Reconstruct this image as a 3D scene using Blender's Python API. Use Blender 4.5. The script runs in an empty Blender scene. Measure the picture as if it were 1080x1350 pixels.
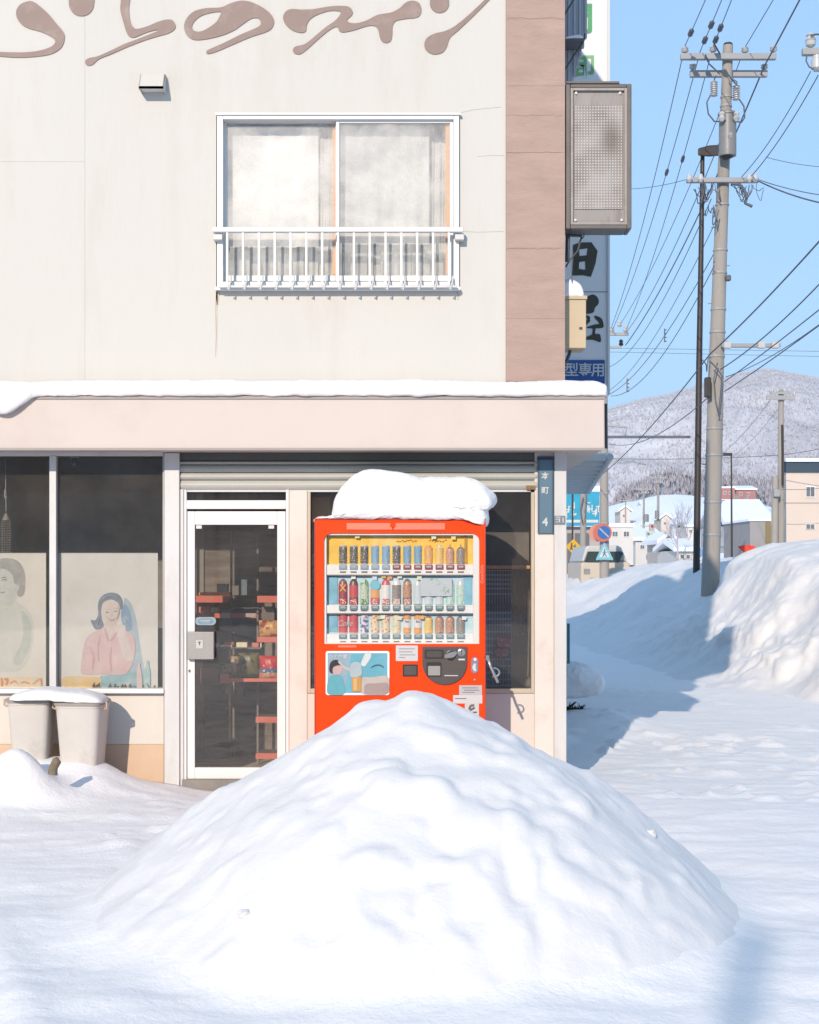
import bpy, bmesh, math, random
import numpy as np
from mathutils import Vector, Matrix

random.seed(7)
scn = bpy.context.scene
COL = scn.collection
R = math.radians
F = 1900.0          # focal length in photo pixels (photo 1080 wide)
CX, HY = 540.0, 745.0
EYE = 1.53

# ------------------------------------------------------------------ camera
cam_d = bpy.data.cameras.new('camera')
cam = bpy.data.objects.new('camera', cam_d)
COL.objects.link(cam)
cam.location = (0, 0, EYE)
cam.rotation_euler = (R(90), 0, 0)
cam_d.sensor_fit = 'HORIZONTAL'
cam_d.sensor_width = 36
cam_d.lens = 36 * F / 1080
cam_d.shift_y = (HY - 675) / 1080
cam_d.clip_start = 0.05
cam_d.clip_end = 20000
scn.camera = cam

# ------------------------------------------------------------------ light
SUN_DIR = Vector((0.30, 1.0, -0.43)).normalized()      # way the light travels
SUN_EL = math.asin(-SUN_DIR.z)
SUN_AZ = math.atan2(-SUN_DIR.x, -SUN_DIR.y)            # from +Y towards +X
world = bpy.data.worlds.new('World')
scn.world = world
world.use_nodes = True
nt = world.node_tree
sky = nt.nodes.new('ShaderNodeTexSky')
sky.sky_type = 'NISHITA'
sky.sun_disc = False
sky.sun_elevation = SUN_EL
sky.sun_rotation = SUN_AZ
sky.air_density = 0.8
sky.dust_density = 0.0
sky.ozone_density = 4.0
bg = nt.nodes['Background']
bg.inputs['Strength'].default_value = 0.15
gam = nt.nodes.new('ShaderNodeGamma')          # softens the contrast of the whole dome evenly (thin high haze)
gam.inputs[1].default_value = 0.25
mulc = nt.nodes.new('ShaderNodeMix')
mulc.data_type = 'RGBA'
mulc.blend_type = 'MULTIPLY'
mulc.inputs[0].default_value = 1.0
mulc.inputs[7].default_value = (1.16, 1.70, 2.26, 1)
nt.links.new(sky.outputs[0], gam.inputs[0])
nt.links.new(gam.outputs[0], mulc.inputs[6])
nt.links.new(mulc.outputs[2], bg.inputs[0])
sun_d = bpy.data.lights.new('sun', 'SUN')
sun_d.energy = 2.15
sun_d.angle = R(0.53)
sun_d.color = (1.0, 0.86, 0.70)
sun = bpy.data.objects.new('sun', sun_d)
COL.objects.link(sun)
sun.location = (-6, -20, 12)
sun.rotation_euler = SUN_DIR.to_track_quat('-Z', 'Y').to_euler()

scn.view_settings.view_transform = 'Standard'
scn.view_settings.look = 'None'
scn.view_settings.gamma = 1
scn.view_settings.use_curve_mapping = False
scn.view_settings.exposure = 1.1
scn.render.engine = 'CYCLES'
scn.cycles.use_denoising = True
scn.cycles.max_bounces = 8
scn.cycles.diffuse_bounces = 4
scn.cycles.transparent_max_bounces = 16
scn.cycles.caustics_reflective = False
scn.cycles.caustics_refractive = False
scn.cycles.sample_clamp_indirect = 8


# ------------------------------------------------------------------ helpers
def P(px, py, d):
    """photo pixel seen at distance d along the view axis -> world point"""
    return Vector(((px - CX) / F * d, d, EYE + (HY - py) / F * d))


def PX(px, d): return (px - CX) / F * d
def PZ(py, d): return EYE + (HY - py) / F * d


def lin(c):
    c /= 255.0
    return c / 12.92 if c <= 0.04045 else ((c + 0.055) / 1.055) ** 2.4


def C(r, g, b, k=0.62):
    k *= 0.80
    return (lin(r) * k, lin(g) * k, lin(b) * k, 1)


_mats = {}


def pm(name, col, rough=0.6, var=0.08, scale=6.0, bump=0.0, bscale=None, metal=0.0, dirt=None,
       stretch=(1, 1, 1), spec=0.5, coat=0.0):
    """procedural principled material: base colour mottled by noise, optional bump and dirt"""
    if name in _mats:
        return _mats[name]
    m = bpy.data.materials.new(name)
    m.use_nodes = True
    n = m.node_tree.nodes
    l = m.node_tree.links
    b = n['Principled BSDF']
    b.inputs['Roughness'].default_value = rough
    b.inputs['Metallic'].default_value = metal
    b.inputs['Specular IOR Level'].default_value = spec
    b.inputs['Coat Weight'].default_value = coat
    tc = n.new('ShaderNodeTexCoord')
    mp = n.new('ShaderNodeMapping')
    mp.inputs['Scale'].default_value = stretch
    l.new(tc.outputs['Object'], mp.inputs[0])
    no = n.new('ShaderNodeTexNoise')
    no.inputs['Scale'].default_value = scale
    no.inputs['Detail'].default_value = 6
    no.inputs['Roughness'].default_value = 0.6
    l.new(mp.outputs[0], no.inputs['Vector'])
    ramp = n.new('ShaderNodeValToRGB')
    ramp.color_ramp.elements[0].position = 0.3
    ramp.color_ramp.elements[1].position = 0.7
    ramp.color_ramp.elements[0].color = tuple(c * (1 - var) for c in col[:3]) + (1,)
    ramp.color_ramp.elements[1].color = tuple(min(1, c * (1 + var)) for c in col[:3]) + (1,)
    l.new(no.outputs[0], ramp.inputs[0])
    out = ramp.outputs[0]
    if dirt:
        dcol, amount, dscale = dirt
        n2 = n.new('ShaderNodeTexNoise')
        n2.inputs['Scale'].default_value = dscale
        n2.inputs['Detail'].default_value = 8
        n2.inputs['Roughness'].default_value = 0.7
        l.new(mp.outputs[0], n2.inputs['Vector'])
        r2 = n.new('ShaderNodeValToRGB')
        r2.color_ramp.elements[0].position = 0.52
        r2.color_ramp.elements[1].position = 0.75
        r2.color_ramp.elements[0].color = (0, 0, 0, 1)
        r2.color_ramp.elements[1].color = (amount, amount, amount, 1)
        l.new(n2.outputs[0], r2.inputs[0])
        mx = n.new('ShaderNodeMix')
        mx.data_type = 'RGBA'
        l.new(r2.outputs[0], mx.inputs[0])
        l.new(out, mx.inputs[6])
        mx.inputs[7].default_value = dcol
        out = mx.outputs[2]
    l.new(out, b.inputs['Base Color'])
    if bump:
        bn = n.new('ShaderNodeTexNoise')
        bn.inputs['Scale'].default_value = bscale or scale * 4
        bn.inputs['Detail'].default_value = 5
        l.new(mp.outputs[0], bn.inputs['Vector'])
        bp = n.new('ShaderNodeBump')
        bp.inputs['Strength'].default_value = bump
        bp.inputs['Distance'].default_value = 0.01
        l.new(bn.outputs[0], bp.inputs['Height'])
        l.new(bp.outputs[0], b.inputs['Normal'])
    _mats[name] = m
    return m


def glass_mat(name, tint, refl=1.0, haze=0.0, hcol=(0.6, 0.6, 0.6, 1), hscale=3.0, ior=1.45, spread=0.18):
    """thin pane: see-through with fresnel reflection, optional film of dirt/frost"""
    m = bpy.data.materials.new(name)
    m.use_nodes = True
    n = m.node_tree.nodes
    l = m.node_tree.links
    n.remove(n['Principled BSDF'])
    out = n['Material Output']
    tr = n.new('ShaderNodeBsdfTransparent')
    tr.inputs[0].default_value = tint
    gl = n.new('ShaderNodeBsdfGlossy')
    gl.inputs['Roughness'].default_value = 0.02
    fr = n.new('ShaderNodeFresnel')
    fr.inputs[0].default_value = ior
    mul = n.new('ShaderNodeMath')
    mul.operation = 'MULTIPLY'
    mul.inputs[1].default_value = refl
    l.new(fr.outputs[0], mul.inputs[0])
    mx = n.new('ShaderNodeMixShader')
    l.new(mul.outputs[0], mx.inputs[0])
    l.new(tr.outputs[0], mx.inputs[1])
    l.new(gl.outputs[0], mx.inputs[2])
    res = mx.outputs[0]
    if haze:
        df = n.new('ShaderNodeBsdfDiffuse')
        df.inputs[0].default_value = hcol
        tl = n.new('ShaderNodeBsdfTranslucent')
        tl.inputs[0].default_value = hcol
        ms = n.new('ShaderNodeMixShader')
        ms.inputs[0].default_value = 0.35
        l.new(df.outputs[0], ms.inputs[1])
        l.new(tl.outputs[0], ms.inputs[2])
        tc = n.new('ShaderNodeTexCoord')
        no = n.new('ShaderNodeTexNoise')
        no.inputs['Scale'].default_value = hscale
        no.inputs['Detail'].default_value = 7
        no.inputs['Roughness'].default_value = 0.65
        l.new(tc.outputs['Object'], no.inputs['Vector'])
        mr = n.new('ShaderNodeMapRange')
        mr.inputs[1].default_value = 0.3
        mr.inputs[2].default_value = 0.7
        mr.inputs[3].default_value = max(0, haze - spread)
        mr.inputs[4].default_value = min(1, haze + spread)
        l.new(no.outputs[0], mr.inputs[0])
        m2 = n.new('ShaderNodeMixShader')
        l.new(mr.outputs[0], m2.inputs[0])
        l.new(res, m2.inputs[1])
        l.new(ms.outputs[0], m2.inputs[2])
        res = m2.outputs[0]
    l.new(res, out.inputs[0])
    return m


def print_mat(name, base, ink, scale=60.0, cover=0.5, rough=0.4):
    """flat print: base colour broken up by small ink marks"""
    m = bpy.data.materials.new(name)
    m.use_nodes = True
    n = m.node_tree.nodes
    l = m.node_tree.links
    b = n['Principled BSDF']
    b.inputs['Roughness'].default_value = rough
    tc = n.new('ShaderNodeTexCoord')
    no = n.new('ShaderNodeTexNoise')
    no.inputs['Scale'].default_value = scale
    no.inputs['Detail'].default_value = 3
    l.new(tc.outputs['Object'], no.inputs['Vector'])
    rp = n.new('ShaderNodeValToRGB')
    rp.color_ramp.elements[0].position = cover
    rp.color_ramp.elements[1].position = cover + 0.06
    rp.color_ramp.elements[0].color = base
    rp.color_ramp.elements[1].color = ink
    l.new(no.outputs[0], rp.inputs[0])
    l.new(rp.outputs[0], b.inputs['Base Color'])
    return m


def org(o):
    v = Vector((0, 0, 0))
    while o is not None:
        v += o.location
        o = o.parent
    return v


def tag(o, label=None, cat=None, group=None, kind=None):
    if label: o['label'] = label
    if cat: o['category'] = cat
    if group: o['group'] = group
    if kind: o['kind'] = kind
    return o


def thing(name, loc, label, cat, group=None):
    o = bpy.data.objects.new(name, None)
    o.empty_display_size = 0.1
    o.location = loc
    COL.objects.link(o)
    return tag(o, label, cat, group)


class MB:
    def __init__(s):
        s.v, s.f, s.mi = [], [], []

    def add(s, verts, faces, mi=0):
        k = len(s.v)
        s.v += [tuple(v) for v in verts]
        s.f += [tuple(i + k for i in f) for f in faces]
        s.mi += [mi] * len(faces)
        return s

    def box(s, x0, x1, y0, y1, z0, z1, mi=0):
        x0, x1 = min(x0, x1), max(x0, x1)
        y0, y1 = min(y0, y1), max(y0, y1)
        z0, z1 = min(z0, z1), max(z0, z1)
        v = [(x0, y0, z0), (x1, y0, z0), (x1, y1, z0), (x0, y1, z0), (x0, y0, z1), (x1, y0, z1), (x1, y1, z1), (x0, y1, z1)]
        f = [(0, 3, 2, 1), (4, 5, 6, 7), (0, 1, 5, 4), (1, 2, 6, 5), (2, 3, 7, 6), (3, 0, 4, 7)]
        return s.add(v, f, mi)

    def fb(s, px0, px1, py0, py1, y, depth, mi=0):
        """box whose front face fills photo pixels px0..px1, py0..py1 at distance y"""
        return s.box(PX(px0, y), PX(px1, y), y, y + depth, PZ(py1, y), PZ(py0, y), mi)

    def tube(s, pts, r, n=8, mi=0, cap=True):
        pts = [Vector(p) for p in pts]
        rs = r if isinstance(r, (list, tuple)) else [r] * len(pts)
        rings = []
        up = None
        for i, p in enumerate(pts):
            t = (pts[min(i + 1, len(pts) - 1)] - pts[max(i - 1, 0)])
            if t.length < 1e-9: t = Vector((0, 0, 1))
            t.normalize()
            if up is None or abs(up.dot(t)) > 0.98:
                up = Vector((0, 0, 1)) if abs(t.z) < 0.9 else Vector((0, 1, 0))
            a = t.cross(up).normalized()
            b = a.cross(t).normalized()
            up = b
            rings.append([p + (a * math.cos(2 * math.pi * k / n) + b * math.sin(2 * math.pi * k / n)) * rs[i] for k in range(n)])
        return s.loft(rings, mi, cap)

    def loft(s, rings, mi=0, cap=True):
        n = len(rings[0])
        v = [q for ring in rings for q in ring]
        f = []
        for i in range(len(rings) - 1):
            for k in range(n):
                f.append((i * n + k, i * n + (k + 1) % n, (i + 1) * n + (k + 1) % n, (i + 1) * n + k))
        if cap:
            f.append(tuple(range(n))[::-1])
            f.append(tuple((len(rings) - 1) * n + k for k in range(n)))
        return s.add(v, f, mi)

    def lathe(s, c, prof, n=16, axis='z', mis=None, cap=True):
        """prof: list of (radius, height); mis: material index per segment"""
        c = Vector(c)
        for i in range(len(prof) - 1):
            (r0, h0), (r1, h1) = prof[i], prof[i + 1]
            v = []
            for (r, h) in ((r0, h0), (r1, h1)):
                for k in range(n):
                    a = 2 * math.pi * k / n
                    if axis == 'z': q = Vector((r * math.cos(a), r * math.sin(a), h))
                    elif axis == 'y': q = Vector((r * math.cos(a), h, r * math.sin(a)))
                    else: q = Vector((h, r * math.cos(a), r * math.sin(a)))
                    v.append(c + q)
            f = [(k, (k + 1) % n, n + (k + 1) % n, n + k) for k in range(n)]
            s.add(v, f, mis[i] if mis else 0)
            if cap and i == 0: s.add(v[:n], [tuple(range(n))[::-1]], mis[0] if mis else 0)
            if cap and i == len(prof) - 2: s.add(v[n:], [tuple(range(n))], mis[-1] if mis else 0)
        return s

    def prism(s, pts, y0, y1, mi=0):
        """polygon in (x, z) pushed from y0 back to y1"""
        n = len(pts)
        v = [(x, y0, z) for x, z in pts] + [(x, y1, z) for x, z in pts]
        f = [tuple(range(n)), tuple(range(n, 2 * n))[::-1]]
        f += [(i, n + i, n + (i + 1) % n, (i + 1) % n) for i in range(n)]
        return s.add(v, f, mi)

    def build(s, name, mat, parent=None, bevel=0.0, smooth=None, seg=2, fix=True, weld=False):
        me = bpy.data.meshes.new(name)
        if parent is not None:
            o0 = org(parent)
        else:
            a = np.array(s.v)
            lo, hi = a.min(0), a.max(0)
            o0 = Vector(((lo[0] + hi[0]) / 2, (lo[1] + hi[1]) / 2, lo[2]))
        me.from_pydata([(v[0] - o0.x, v[1] - o0.y, v[2] - o0.z) for v in s.v], [], s.f)
        mats = mat if isinstance(mat, (list, tuple)) else [mat]
        for m in mats: me.materials.append(m)
        if len(mats) > 1:
            me.polygons.foreach_set('material_index', s.mi)
        if bevel or fix or weld:
            bm = bmesh.new()
            bm.from_mesh(me)
            if weld: bmesh.ops.remove_doubles(bm, verts=bm.verts, dist=1e-5)
            if fix: bmesh.ops.recalc_face_normals(bm, faces=bm.faces)
            if bevel:
                ed = [e for e in bm.edges if len(e.link_faces) == 2 and e.calc_face_angle(0) > 0.6]
                bmesh.ops.bevel(bm, geom=ed, offset=bevel, segments=seg, affect='EDGES', profile=0.5, clamp_overlap=True)
            bm.to_mesh(me)
            bm.free()
        if smooth is not None:
            me.shade_smooth()
            me.set_sharp_from_angle(angle=R(smooth))
        o = bpy.data.objects.new(name, me)
        COL.objects.link(o)
        if parent is not None: o.parent = parent
        else: o.location = o0
        return o


def copy_tree(o, parent=None):
    c = o.copy()
    COL.objects.link(c)
    c.parent = parent
    for ch in list(o.children): copy_tree(ch, c)
    return c


# ---- smooth outlines (lettering, prints): union/difference of strokes and polygons -> clean solid
def catmull(pts, closed=True, sub=5):
    a = np.array(pts, float)
    n = len(a)
    out = []
    rng = range(n) if closed else range(n - 1)
    for i in rng:
        if closed: p0, p1, p2, p3 = a[(i - 1) % n], a[i], a[(i + 1) % n], a[(i + 2) % n]
        else: p0, p1, p2, p3 = a[max(i - 1, 0)], a[i], a[i + 1], a[min(i + 2, n - 1)]
        for k in range(sub):
            t = k / sub
            out.append(0.5 * ((2 * p1) + (-p0 + p2) * t + (2 * p0 - 5 * p1 + 4 * p2 - p3) * t * t + (-p0 + 3 * p1 - 3 * p2 + p3) * t ** 3))
    if not closed: out.append(a[-1])
    return np.array(out)


def field(prims, gx, gy):
    d = np.full(gx.shape, 1e9)
    for kind, pts in prims:
        if kind == 's':
            q = catmull(pts, False, 6) if len(pts) > 2 else np.array(pts, float)
            for i in range(len(q) - 1):
                ax, ay, ar = q[i]
                bx, by, br = q[i + 1]
                vx, vy = bx - ax, by - ay
                L = vx * vx + vy * vy + 1e-9
                t = np.clip(((gx - ax) * vx + (gy - ay) * vy) / L, 0, 1)
                d = np.minimum(d, np.hypot(gx - ax - t * vx, gy - ay - t * vy) - (ar + t * (br - ar)))
        else:
            q = catmull(pts) if kind in 'pn' else np.array(pts, float)
            dd = np.full(gx.shape, 1e9)
            ins = np.zeros(gx.shape, bool)
            for i in range(len(q)):
                ax, ay = q[i]
                bx, by = q[(i + 1) % len(q)]
                vx, vy = bx - ax, by - ay
                L = vx * vx + vy * vy + 1e-9
                t = np.clip(((gx - ax) * vx + (gy - ay) * vy) / L, 0, 1)
                dd = np.minimum(dd, np.hypot(gx - ax - t * vx, gy - ay - t * vy))
                c = ((ay > gy) != (by > gy)) & (gx < (bx - ax) * (gy - ay) / (by - ay + 1e-12) + ax)
                ins ^= c
            dd = np.where(ins, -dd, dd)
            d = np.maximum(d, -dd) if kind in 'nN' else np.minimum(d, dd)
    return d


def outline_solid(mb, prims, step, tf, y0, thick, mi=0):
    """marching squares over the field; tf maps shape units to (x, z)"""
    xs = [p[0] for k, pts in prims for p in pts]
    ys = [p[1] for k, pts in prims for p in pts]
    pad = max([p[2] for k, pts in prims if k == 's' for p in pts] + [0]) + 2 * step
    ax = np.arange(min(xs) - pad, max(xs) + pad + step, step)
    ay = np.arange(min(ys) - pad, max(ys) + pad + step, step)
    gx, gy = np.meshgrid(ax, ay)
    d = field(prims, gx, gy)
    d = np.where(np.abs(d) < 1e-6, 1e-6, d)
    vid, V, Fc = {}, [], []

    def vert(key, x, y):
        if key not in vid:
            vid[key] = len(V)
            V.append((x, y))
        return vid[key]
    ny, nx = d.shape
    act = (np.minimum(np.minimum(d[:-1, :-1], d[1:, :-1]), np.minimum(d[:-1, 1:], d[1:, 1:])) < 0)
    for j, i in zip(*np.nonzero(act)):
        cs = [(i, j), (i + 1, j), (i + 1, j + 1), (i, j + 1)]
        poly = []
        for a in range(4):
            p, q = cs[a], cs[(a + 1) % 4]
            dp, dq = d[p[1], p[0]], d[q[1], q[0]]
            if dp < 0: poly.append(vert(('c',) + p, ax[p[0]], ay[p[1]]))
            if (dp < 0) != (dq < 0):
                t = dp / (dp - dq)
                key = ('e',) + (min(p, q) + max(p, q))
                poly.append(vert(key, ax[p[0]] + t * (ax[q[0]] - ax[p[0]]), ay[p[1]] + t * (ay[q[1]] - ay[p[1]])))
        if len(poly) > 2: Fc.append(tuple(poly))
    cnt = {}
    for f in Fc:
        for a in range(len(f)):
            e = (f[a], f[(a + 1) % len(f)])
            cnt[e] = 1
    n = len(V)
    vv = []
    for x, y in V:
        X, Z = tf(x, y)
        vv.append((X, y0, Z))
    for x, y in V:
        X, Z = tf(x, y)
        vv.append((X, y0 + thick, Z))
    faces = list(Fc)
    for (a, b) in list(cnt):
        if (b, a) not in cnt: faces.append((a, b, b + n, a + n))
    mb.add(vv, faces, mi)
    return mb


def text_shape(mb, body, x, z, height, y, depth=0.002, align='CENTER', mi=0, rot=0.0, wide=1.0, bold=0.0, shear=0.0):
    """lettering facing the camera side (-Y), centred at x, baseline-centred at z"""
    cu = bpy.data.curves.new('lettering', 'FONT')
    cu.body = body
    cu.size = 1.0
    cu.align_x = align
    cu.align_y = 'CENTER'
    cu.offset = bold
    cu.shear = shear
    cu.resolution_u = 3
    ob = bpy.data.objects.new('lettering', cu)
    me = ob.to_mesh()
    ca, sa = math.cos(rot), math.sin(rot)
    vv = []
    for v in me.vertices:
        a, b = v.co.x * height * wide, v.co.y * height
        vv.append((x + a * ca - b * sa, y, z + a * sa + b * ca))
    ff = [tuple(p.vertices) for p in me.polygons]
    mb.add(vv, ff, mi)
    ob.to_mesh_clear()
    bpy.data.objects.remove(ob)
    bpy.data.curves.remove(cu)
    return mb


# ---- value noise for terrain
def vnoise(x, y, seed=0):
    xi, yi = np.floor(x).astype(np.int64), np.floor(y).astype(np.int64)
    fx, fy = x - xi, y - yi
    fx, fy = fx * fx * fx * (fx * (fx * 6 - 15) + 10), fy * fy * fy * (fy * (fy * 6 - 15) + 10)

    def h(a, b):
        n = (a * 374761393 + b * 668265263 + seed * 974634721) & 0xFFFFFFFF
        n = ((n ^ (n >> 13)) * 1274126177) & 0xFFFFFFFF
        return ((n ^ (n >> 16)) & 0xFFFF) / 65535.0
    return (h(xi, yi) * (1 - fx) + h(xi + 1, yi) * fx) * (1 - fy) + (h(xi, yi + 1) * (1 - fx) + h(xi + 1, yi + 1) * fx) * fy


def fbm(x, y, oct=4, seed=0, gain=0.5):
    s, a, t = 0, 1.0, 0
    for o in range(oct):
        s = s + a * (vnoise(x * 2 ** o + 17.3 * o, y * 2 ** o - 9.1 * o, seed + o) - 0.5)
        t += a
        a *= gain
    return s / t * 2


def sstep(a, b, x):
    t = np.clip((x - a) / (b - a), 0, 1)
    return t * t * (3 - 2 * t)


def grid_mesh(name, xs, ys, zf, mat, smooth=True, parent=None):
    gx, gy = np.meshgrid(xs, ys)
    gz = zf(gx, gy)
    nx, ny = len(xs), len(ys)
    co = np.stack([gx, gy, gz], -1).reshape(-1, 3)
    idx = np.arange(nx * ny).reshape(ny, nx)
    q = np.stack([idx[:-1, :-1], idx[:-1, 1:], idx[1:, 1:], idx[1:, :-1]], -1).reshape(-1, 4)
    me = bpy.data.meshes.new(name)
    me.vertices.add(len(co))
    me.vertices.foreach_set('co', co.ravel())
    me.loops.add(q.size)
    me.loops.foreach_set('vertex_index', q.ravel().astype(np.int32))
    me.polygons.add(len(q))
    me.polygons.foreach_set('loop_start', (np.arange(len(q)) * 4).astype(np.int32))
    me.update(calc_edges=True)
    me.validate()
    me.materials.append(mat)
    if smooth: me.shade_smooth()
    o = bpy.data.objects.new(name, me)
    COL.objects.link(o)
    if parent: o.parent = parent
    return o


def vnoise3(x, y, z, seed=0):
    zi = np.floor(z).astype(np.int64)
    fz = z - zi
    fz = fz * fz * fz * (fz * (fz * 6 - 15) + 10)
    out = 0
    # hash the layer into an offset of the 2D lattice
    def layer(k):
        h = ((k * 2654435761) & 0xFFFF) / 7.31
        return vnoise(x + h, y - 1.7 * h, seed)
    return layer(zi) * (1 - fz) + layer(zi + 1) * fz


def push_out(o, nx, ny, fn):
    """move the vertices of a grid along its own normals by fn(x, y, z)"""
    me = o.data
    co = np.empty(nx * ny * 3)
    me.vertices.foreach_get('co', co)
    co = co.reshape(ny, nx, 3)
    du = np.gradient(co, axis=1)
    dv = np.gradient(co, axis=0)
    n = np.cross(du, dv)
    n /= np.linalg.norm(n, axis=-1, keepdims=True) + 1e-9
    d = fn(co[..., 0], co[..., 1], co[..., 2])
    co = co + n * d[..., None]
    me.vertices.foreach_set('co', co.ravel())
    me.update()

# ------------------------------------------------------------------ snow and ground
def snow_mat(name, col=(0.80, 0.825, 0.87), b1=0.35, s1=14.0, b2=0.25, s2=90.0):
    m = bpy.data.materials.new(name)
    m.use_nodes = True
    n = m.node_tree.nodes
    l = m.node_tree.links
    b = n['Principled BSDF']
    b.inputs['Base Color'].default_value = tuple(col) + (1,)
    b.inputs['Roughness'].default_value = 0.75
    b.inputs['Specular IOR Level'].default_value = 0.25
    b.inputs['Sheen Weight'].default_value = 0.08
    tc = n.new('ShaderNodeTexCoord')
    prev = None
    for st, sc, dist in ((b1, s1, 0.05), (b2, s2, 0.01)):
        no = n.new('ShaderNodeTexNoise')
        no.inputs['Scale'].default_value = sc
        no.inputs['Detail'].default_value = 6
        no.inputs['Roughness'].default_value = 0.6
        l.new(tc.outputs['Object'], no.inputs['Vector'])
        bp = n.new('ShaderNodeBump')
        bp.inputs['Strength'].default_value = st
        bp.inputs['Distance'].default_value = dist
        l.new(no.outputs[0], bp.inputs['Height'])
        if prev is not None: l.new(prev, bp.inputs['Normal'])
        prev = bp.outputs[0]
    l.new(prev, b.inputs['Normal'])
    return m


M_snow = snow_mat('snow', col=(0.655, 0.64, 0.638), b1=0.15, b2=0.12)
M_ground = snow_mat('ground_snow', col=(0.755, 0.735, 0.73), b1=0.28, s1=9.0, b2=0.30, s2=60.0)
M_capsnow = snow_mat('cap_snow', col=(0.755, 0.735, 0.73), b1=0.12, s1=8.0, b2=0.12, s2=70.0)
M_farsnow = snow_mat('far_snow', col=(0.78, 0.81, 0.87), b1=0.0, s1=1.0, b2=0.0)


# the shovelled heap in front of the vending machine
def pile_z(x, y):
    u = np.abs(x - 0.03) / np.where(x < 0, 1.52, 1.50)
    v = (y - 6.55)
    v = np.abs(v) / np.where(v < 0, 1.62, 1.38)
    wob = 0.07 * fbm(x * 1.3, y * 1.3, 2, 5)
    r = (u ** 2.1 + v ** 2.1) ** (1 / 2.1) + wob
    core = np.clip(1 - np.clip(r, 0, 1.6) ** 1.55, -0.5, 1)
    z = 0.895 * core
        # a small crest on top, shovel-thrown lumps and slides on the flanks
    z += 0.055 * np.exp(-((x - 0.03) / 0.15) ** 2 - ((y - 6.6) / 0.3) ** 2)
    z += 0.04 * np.exp(-((x + 0.22) / 0.10) ** 2 - ((y - 6.6) / 0.2) ** 2)
    inn = np.clip((1.1 - r) * 4, 0, 1)
    z += 0.04 * fbm(x * 1.7, y * 1.7, 3, 41) * inn
    z += 0.012 * fbm(x * 5.5 + y * 1.5, y * 5.0, 3, 47) * inn
    lump = fbm(x * 7.0, y * 7.0, 2, 53)
    z += 0.035 * np.maximum(0, lump - 0.2) * inn
    g = (x * 0.72 - (y - 6.5) * 0.2)
    z += 0.009 * np.sin(9 * (x * 0.55 + (y - 5) * 0.9) + 4 * fbm(x, y, 2, 3)) * inn * sstep(0.15, -0.6, x)
    z += 0.010 * fbm(x * 3 - y * 5, y * 1.2 + x, 3, 61) * inn
    return z + 0.0 * g - 0.02



def ground_z(x, y):
    near = 1 - sstep(30, 60, y)
    z = 0.03 * fbm(x * 0.9, y * 0.9, 3, 3) * near
    # wind-packed, trampled crust: long low ripples across the view
    z += 0.014 * fbm(x * 2.0, y * 7.0, 4, 11) * (1 - sstep(16, 26, y))
    z += 0.016 * np.maximum(0, fbm(x * 4.5, y * 9.0, 3, 23)) * (1 - sstep(12, 22, y))
    fl = vnoise(x * 8.0, y * 8.0, 27)
    z += 0.10 * np.maximum(0, fl - 0.70) ** 0.8 * sstep(0.45, 0.6, vnoise(x * 0.8, y * 0.8, 29)) * (1 - sstep(15, 22, y)) * sstep(6.5, 8, y)
    # softer, churned snow in the foreground with old tyre ruts on the left
    z += 0.03 * fbm(x * 1.6 + 3, y * 1.6, 3, 31) * (1 - sstep(5.5, 8.0, y))
    rut = (x + 1.75) + 0.42 * (y - 5.2)
    for c in (-0.35, 0.15):
        z += -0.035 * np.exp(-((rut - c) / 0.10) ** 2) * (1 - sstep(5.5, 7.5, y))
        z += 0.022 * np.exp(-((rut - c - 0.18) / 0.08) ** 2) * (1 - sstep(5.5, 7.5, y))
    # drifted snow along the wall on the left, under the shop windows
    z += 0.10 * np.exp(-((y - 9.75) / 0.32) ** 2) * sstep(-1.35, -2.2, x)
    z += 0.13 * np.exp(-((x + 2.4) / 0.45) ** 4 - ((y - 9.65) / 0.24) ** 2)
    z += 0.33 * np.exp(-((x + 2.52) / 0.23) ** 2 - ((y - 9.2) / 0.17) ** 2)
    z += 0.18 * np.exp(-((x + 3.0) / 0.35) ** 2 - ((y - 9.0) / 0.25) ** 2)
    z += 0.05 * np.exp(-((x + 2.2) / 0.3) ** 2 - ((y - 9.35) / 0.2) ** 2)
    z += 0.02 * np.exp(-((x + 1.95) / 0.6) ** 2 - ((y - 9.0) / 0.3) ** 2)
    z += -0.03 * np.exp(-((x + 1.2) / 0.5) ** 2 - ((y - 9.9) / 0.25) ** 2)
    # low snow hump on the walk beside the corner of the building
    z += 0.16 * np.exp(-((x - 1.75) / 0.55) ** 2 - ((y - 13.6) / 0.8) ** 2)
    # ground keeps low under the building and in the distance
    z = np.where((y > 10.0) & (x < 1.07), np.minimum(z, 0.0) - 0.06, z)
    # the foot of the heap melts into the ground
    p = np.where((np.abs(x) < 3) & (y > 3.5) & (y < 9.6), pile_z(np.clip(x, -3, 3), np.clip(y, 3.5, 9.6)), -1.0) - 0.032
    k = 0.16
    h = np.maximum(k - np.abs(z - p), 0) / k
    z = np.maximum(z, p) + h * h * k * 0.25
    return z


xs = np.concatenate([-np.geomspace(4000, 4.4, 40), np.arange(-4.2, 8.0, 0.05), np.geomspace(8.1, 4000, 40)])
ys = np.concatenate([-np.geomspace(400, 1, 14), np.arange(0, 4.2, 0.2), np.arange(4.2, 14, 0.045), np.arange(14, 34, 0.12), np.geomspace(34.3, 6000, 50)])
ground = tag(grid_mesh('snow_ground', xs, ys, ground_z, M_ground), kind='structure')


# the shovelled heap
xsp, ysp = np.arange(-1.85, 1.86, 0.02), np.arange(4.6, 8.2, 0.02)
pile = grid_mesh('snow_pile', xsp, ysp, pile_z, M_snow)


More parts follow.
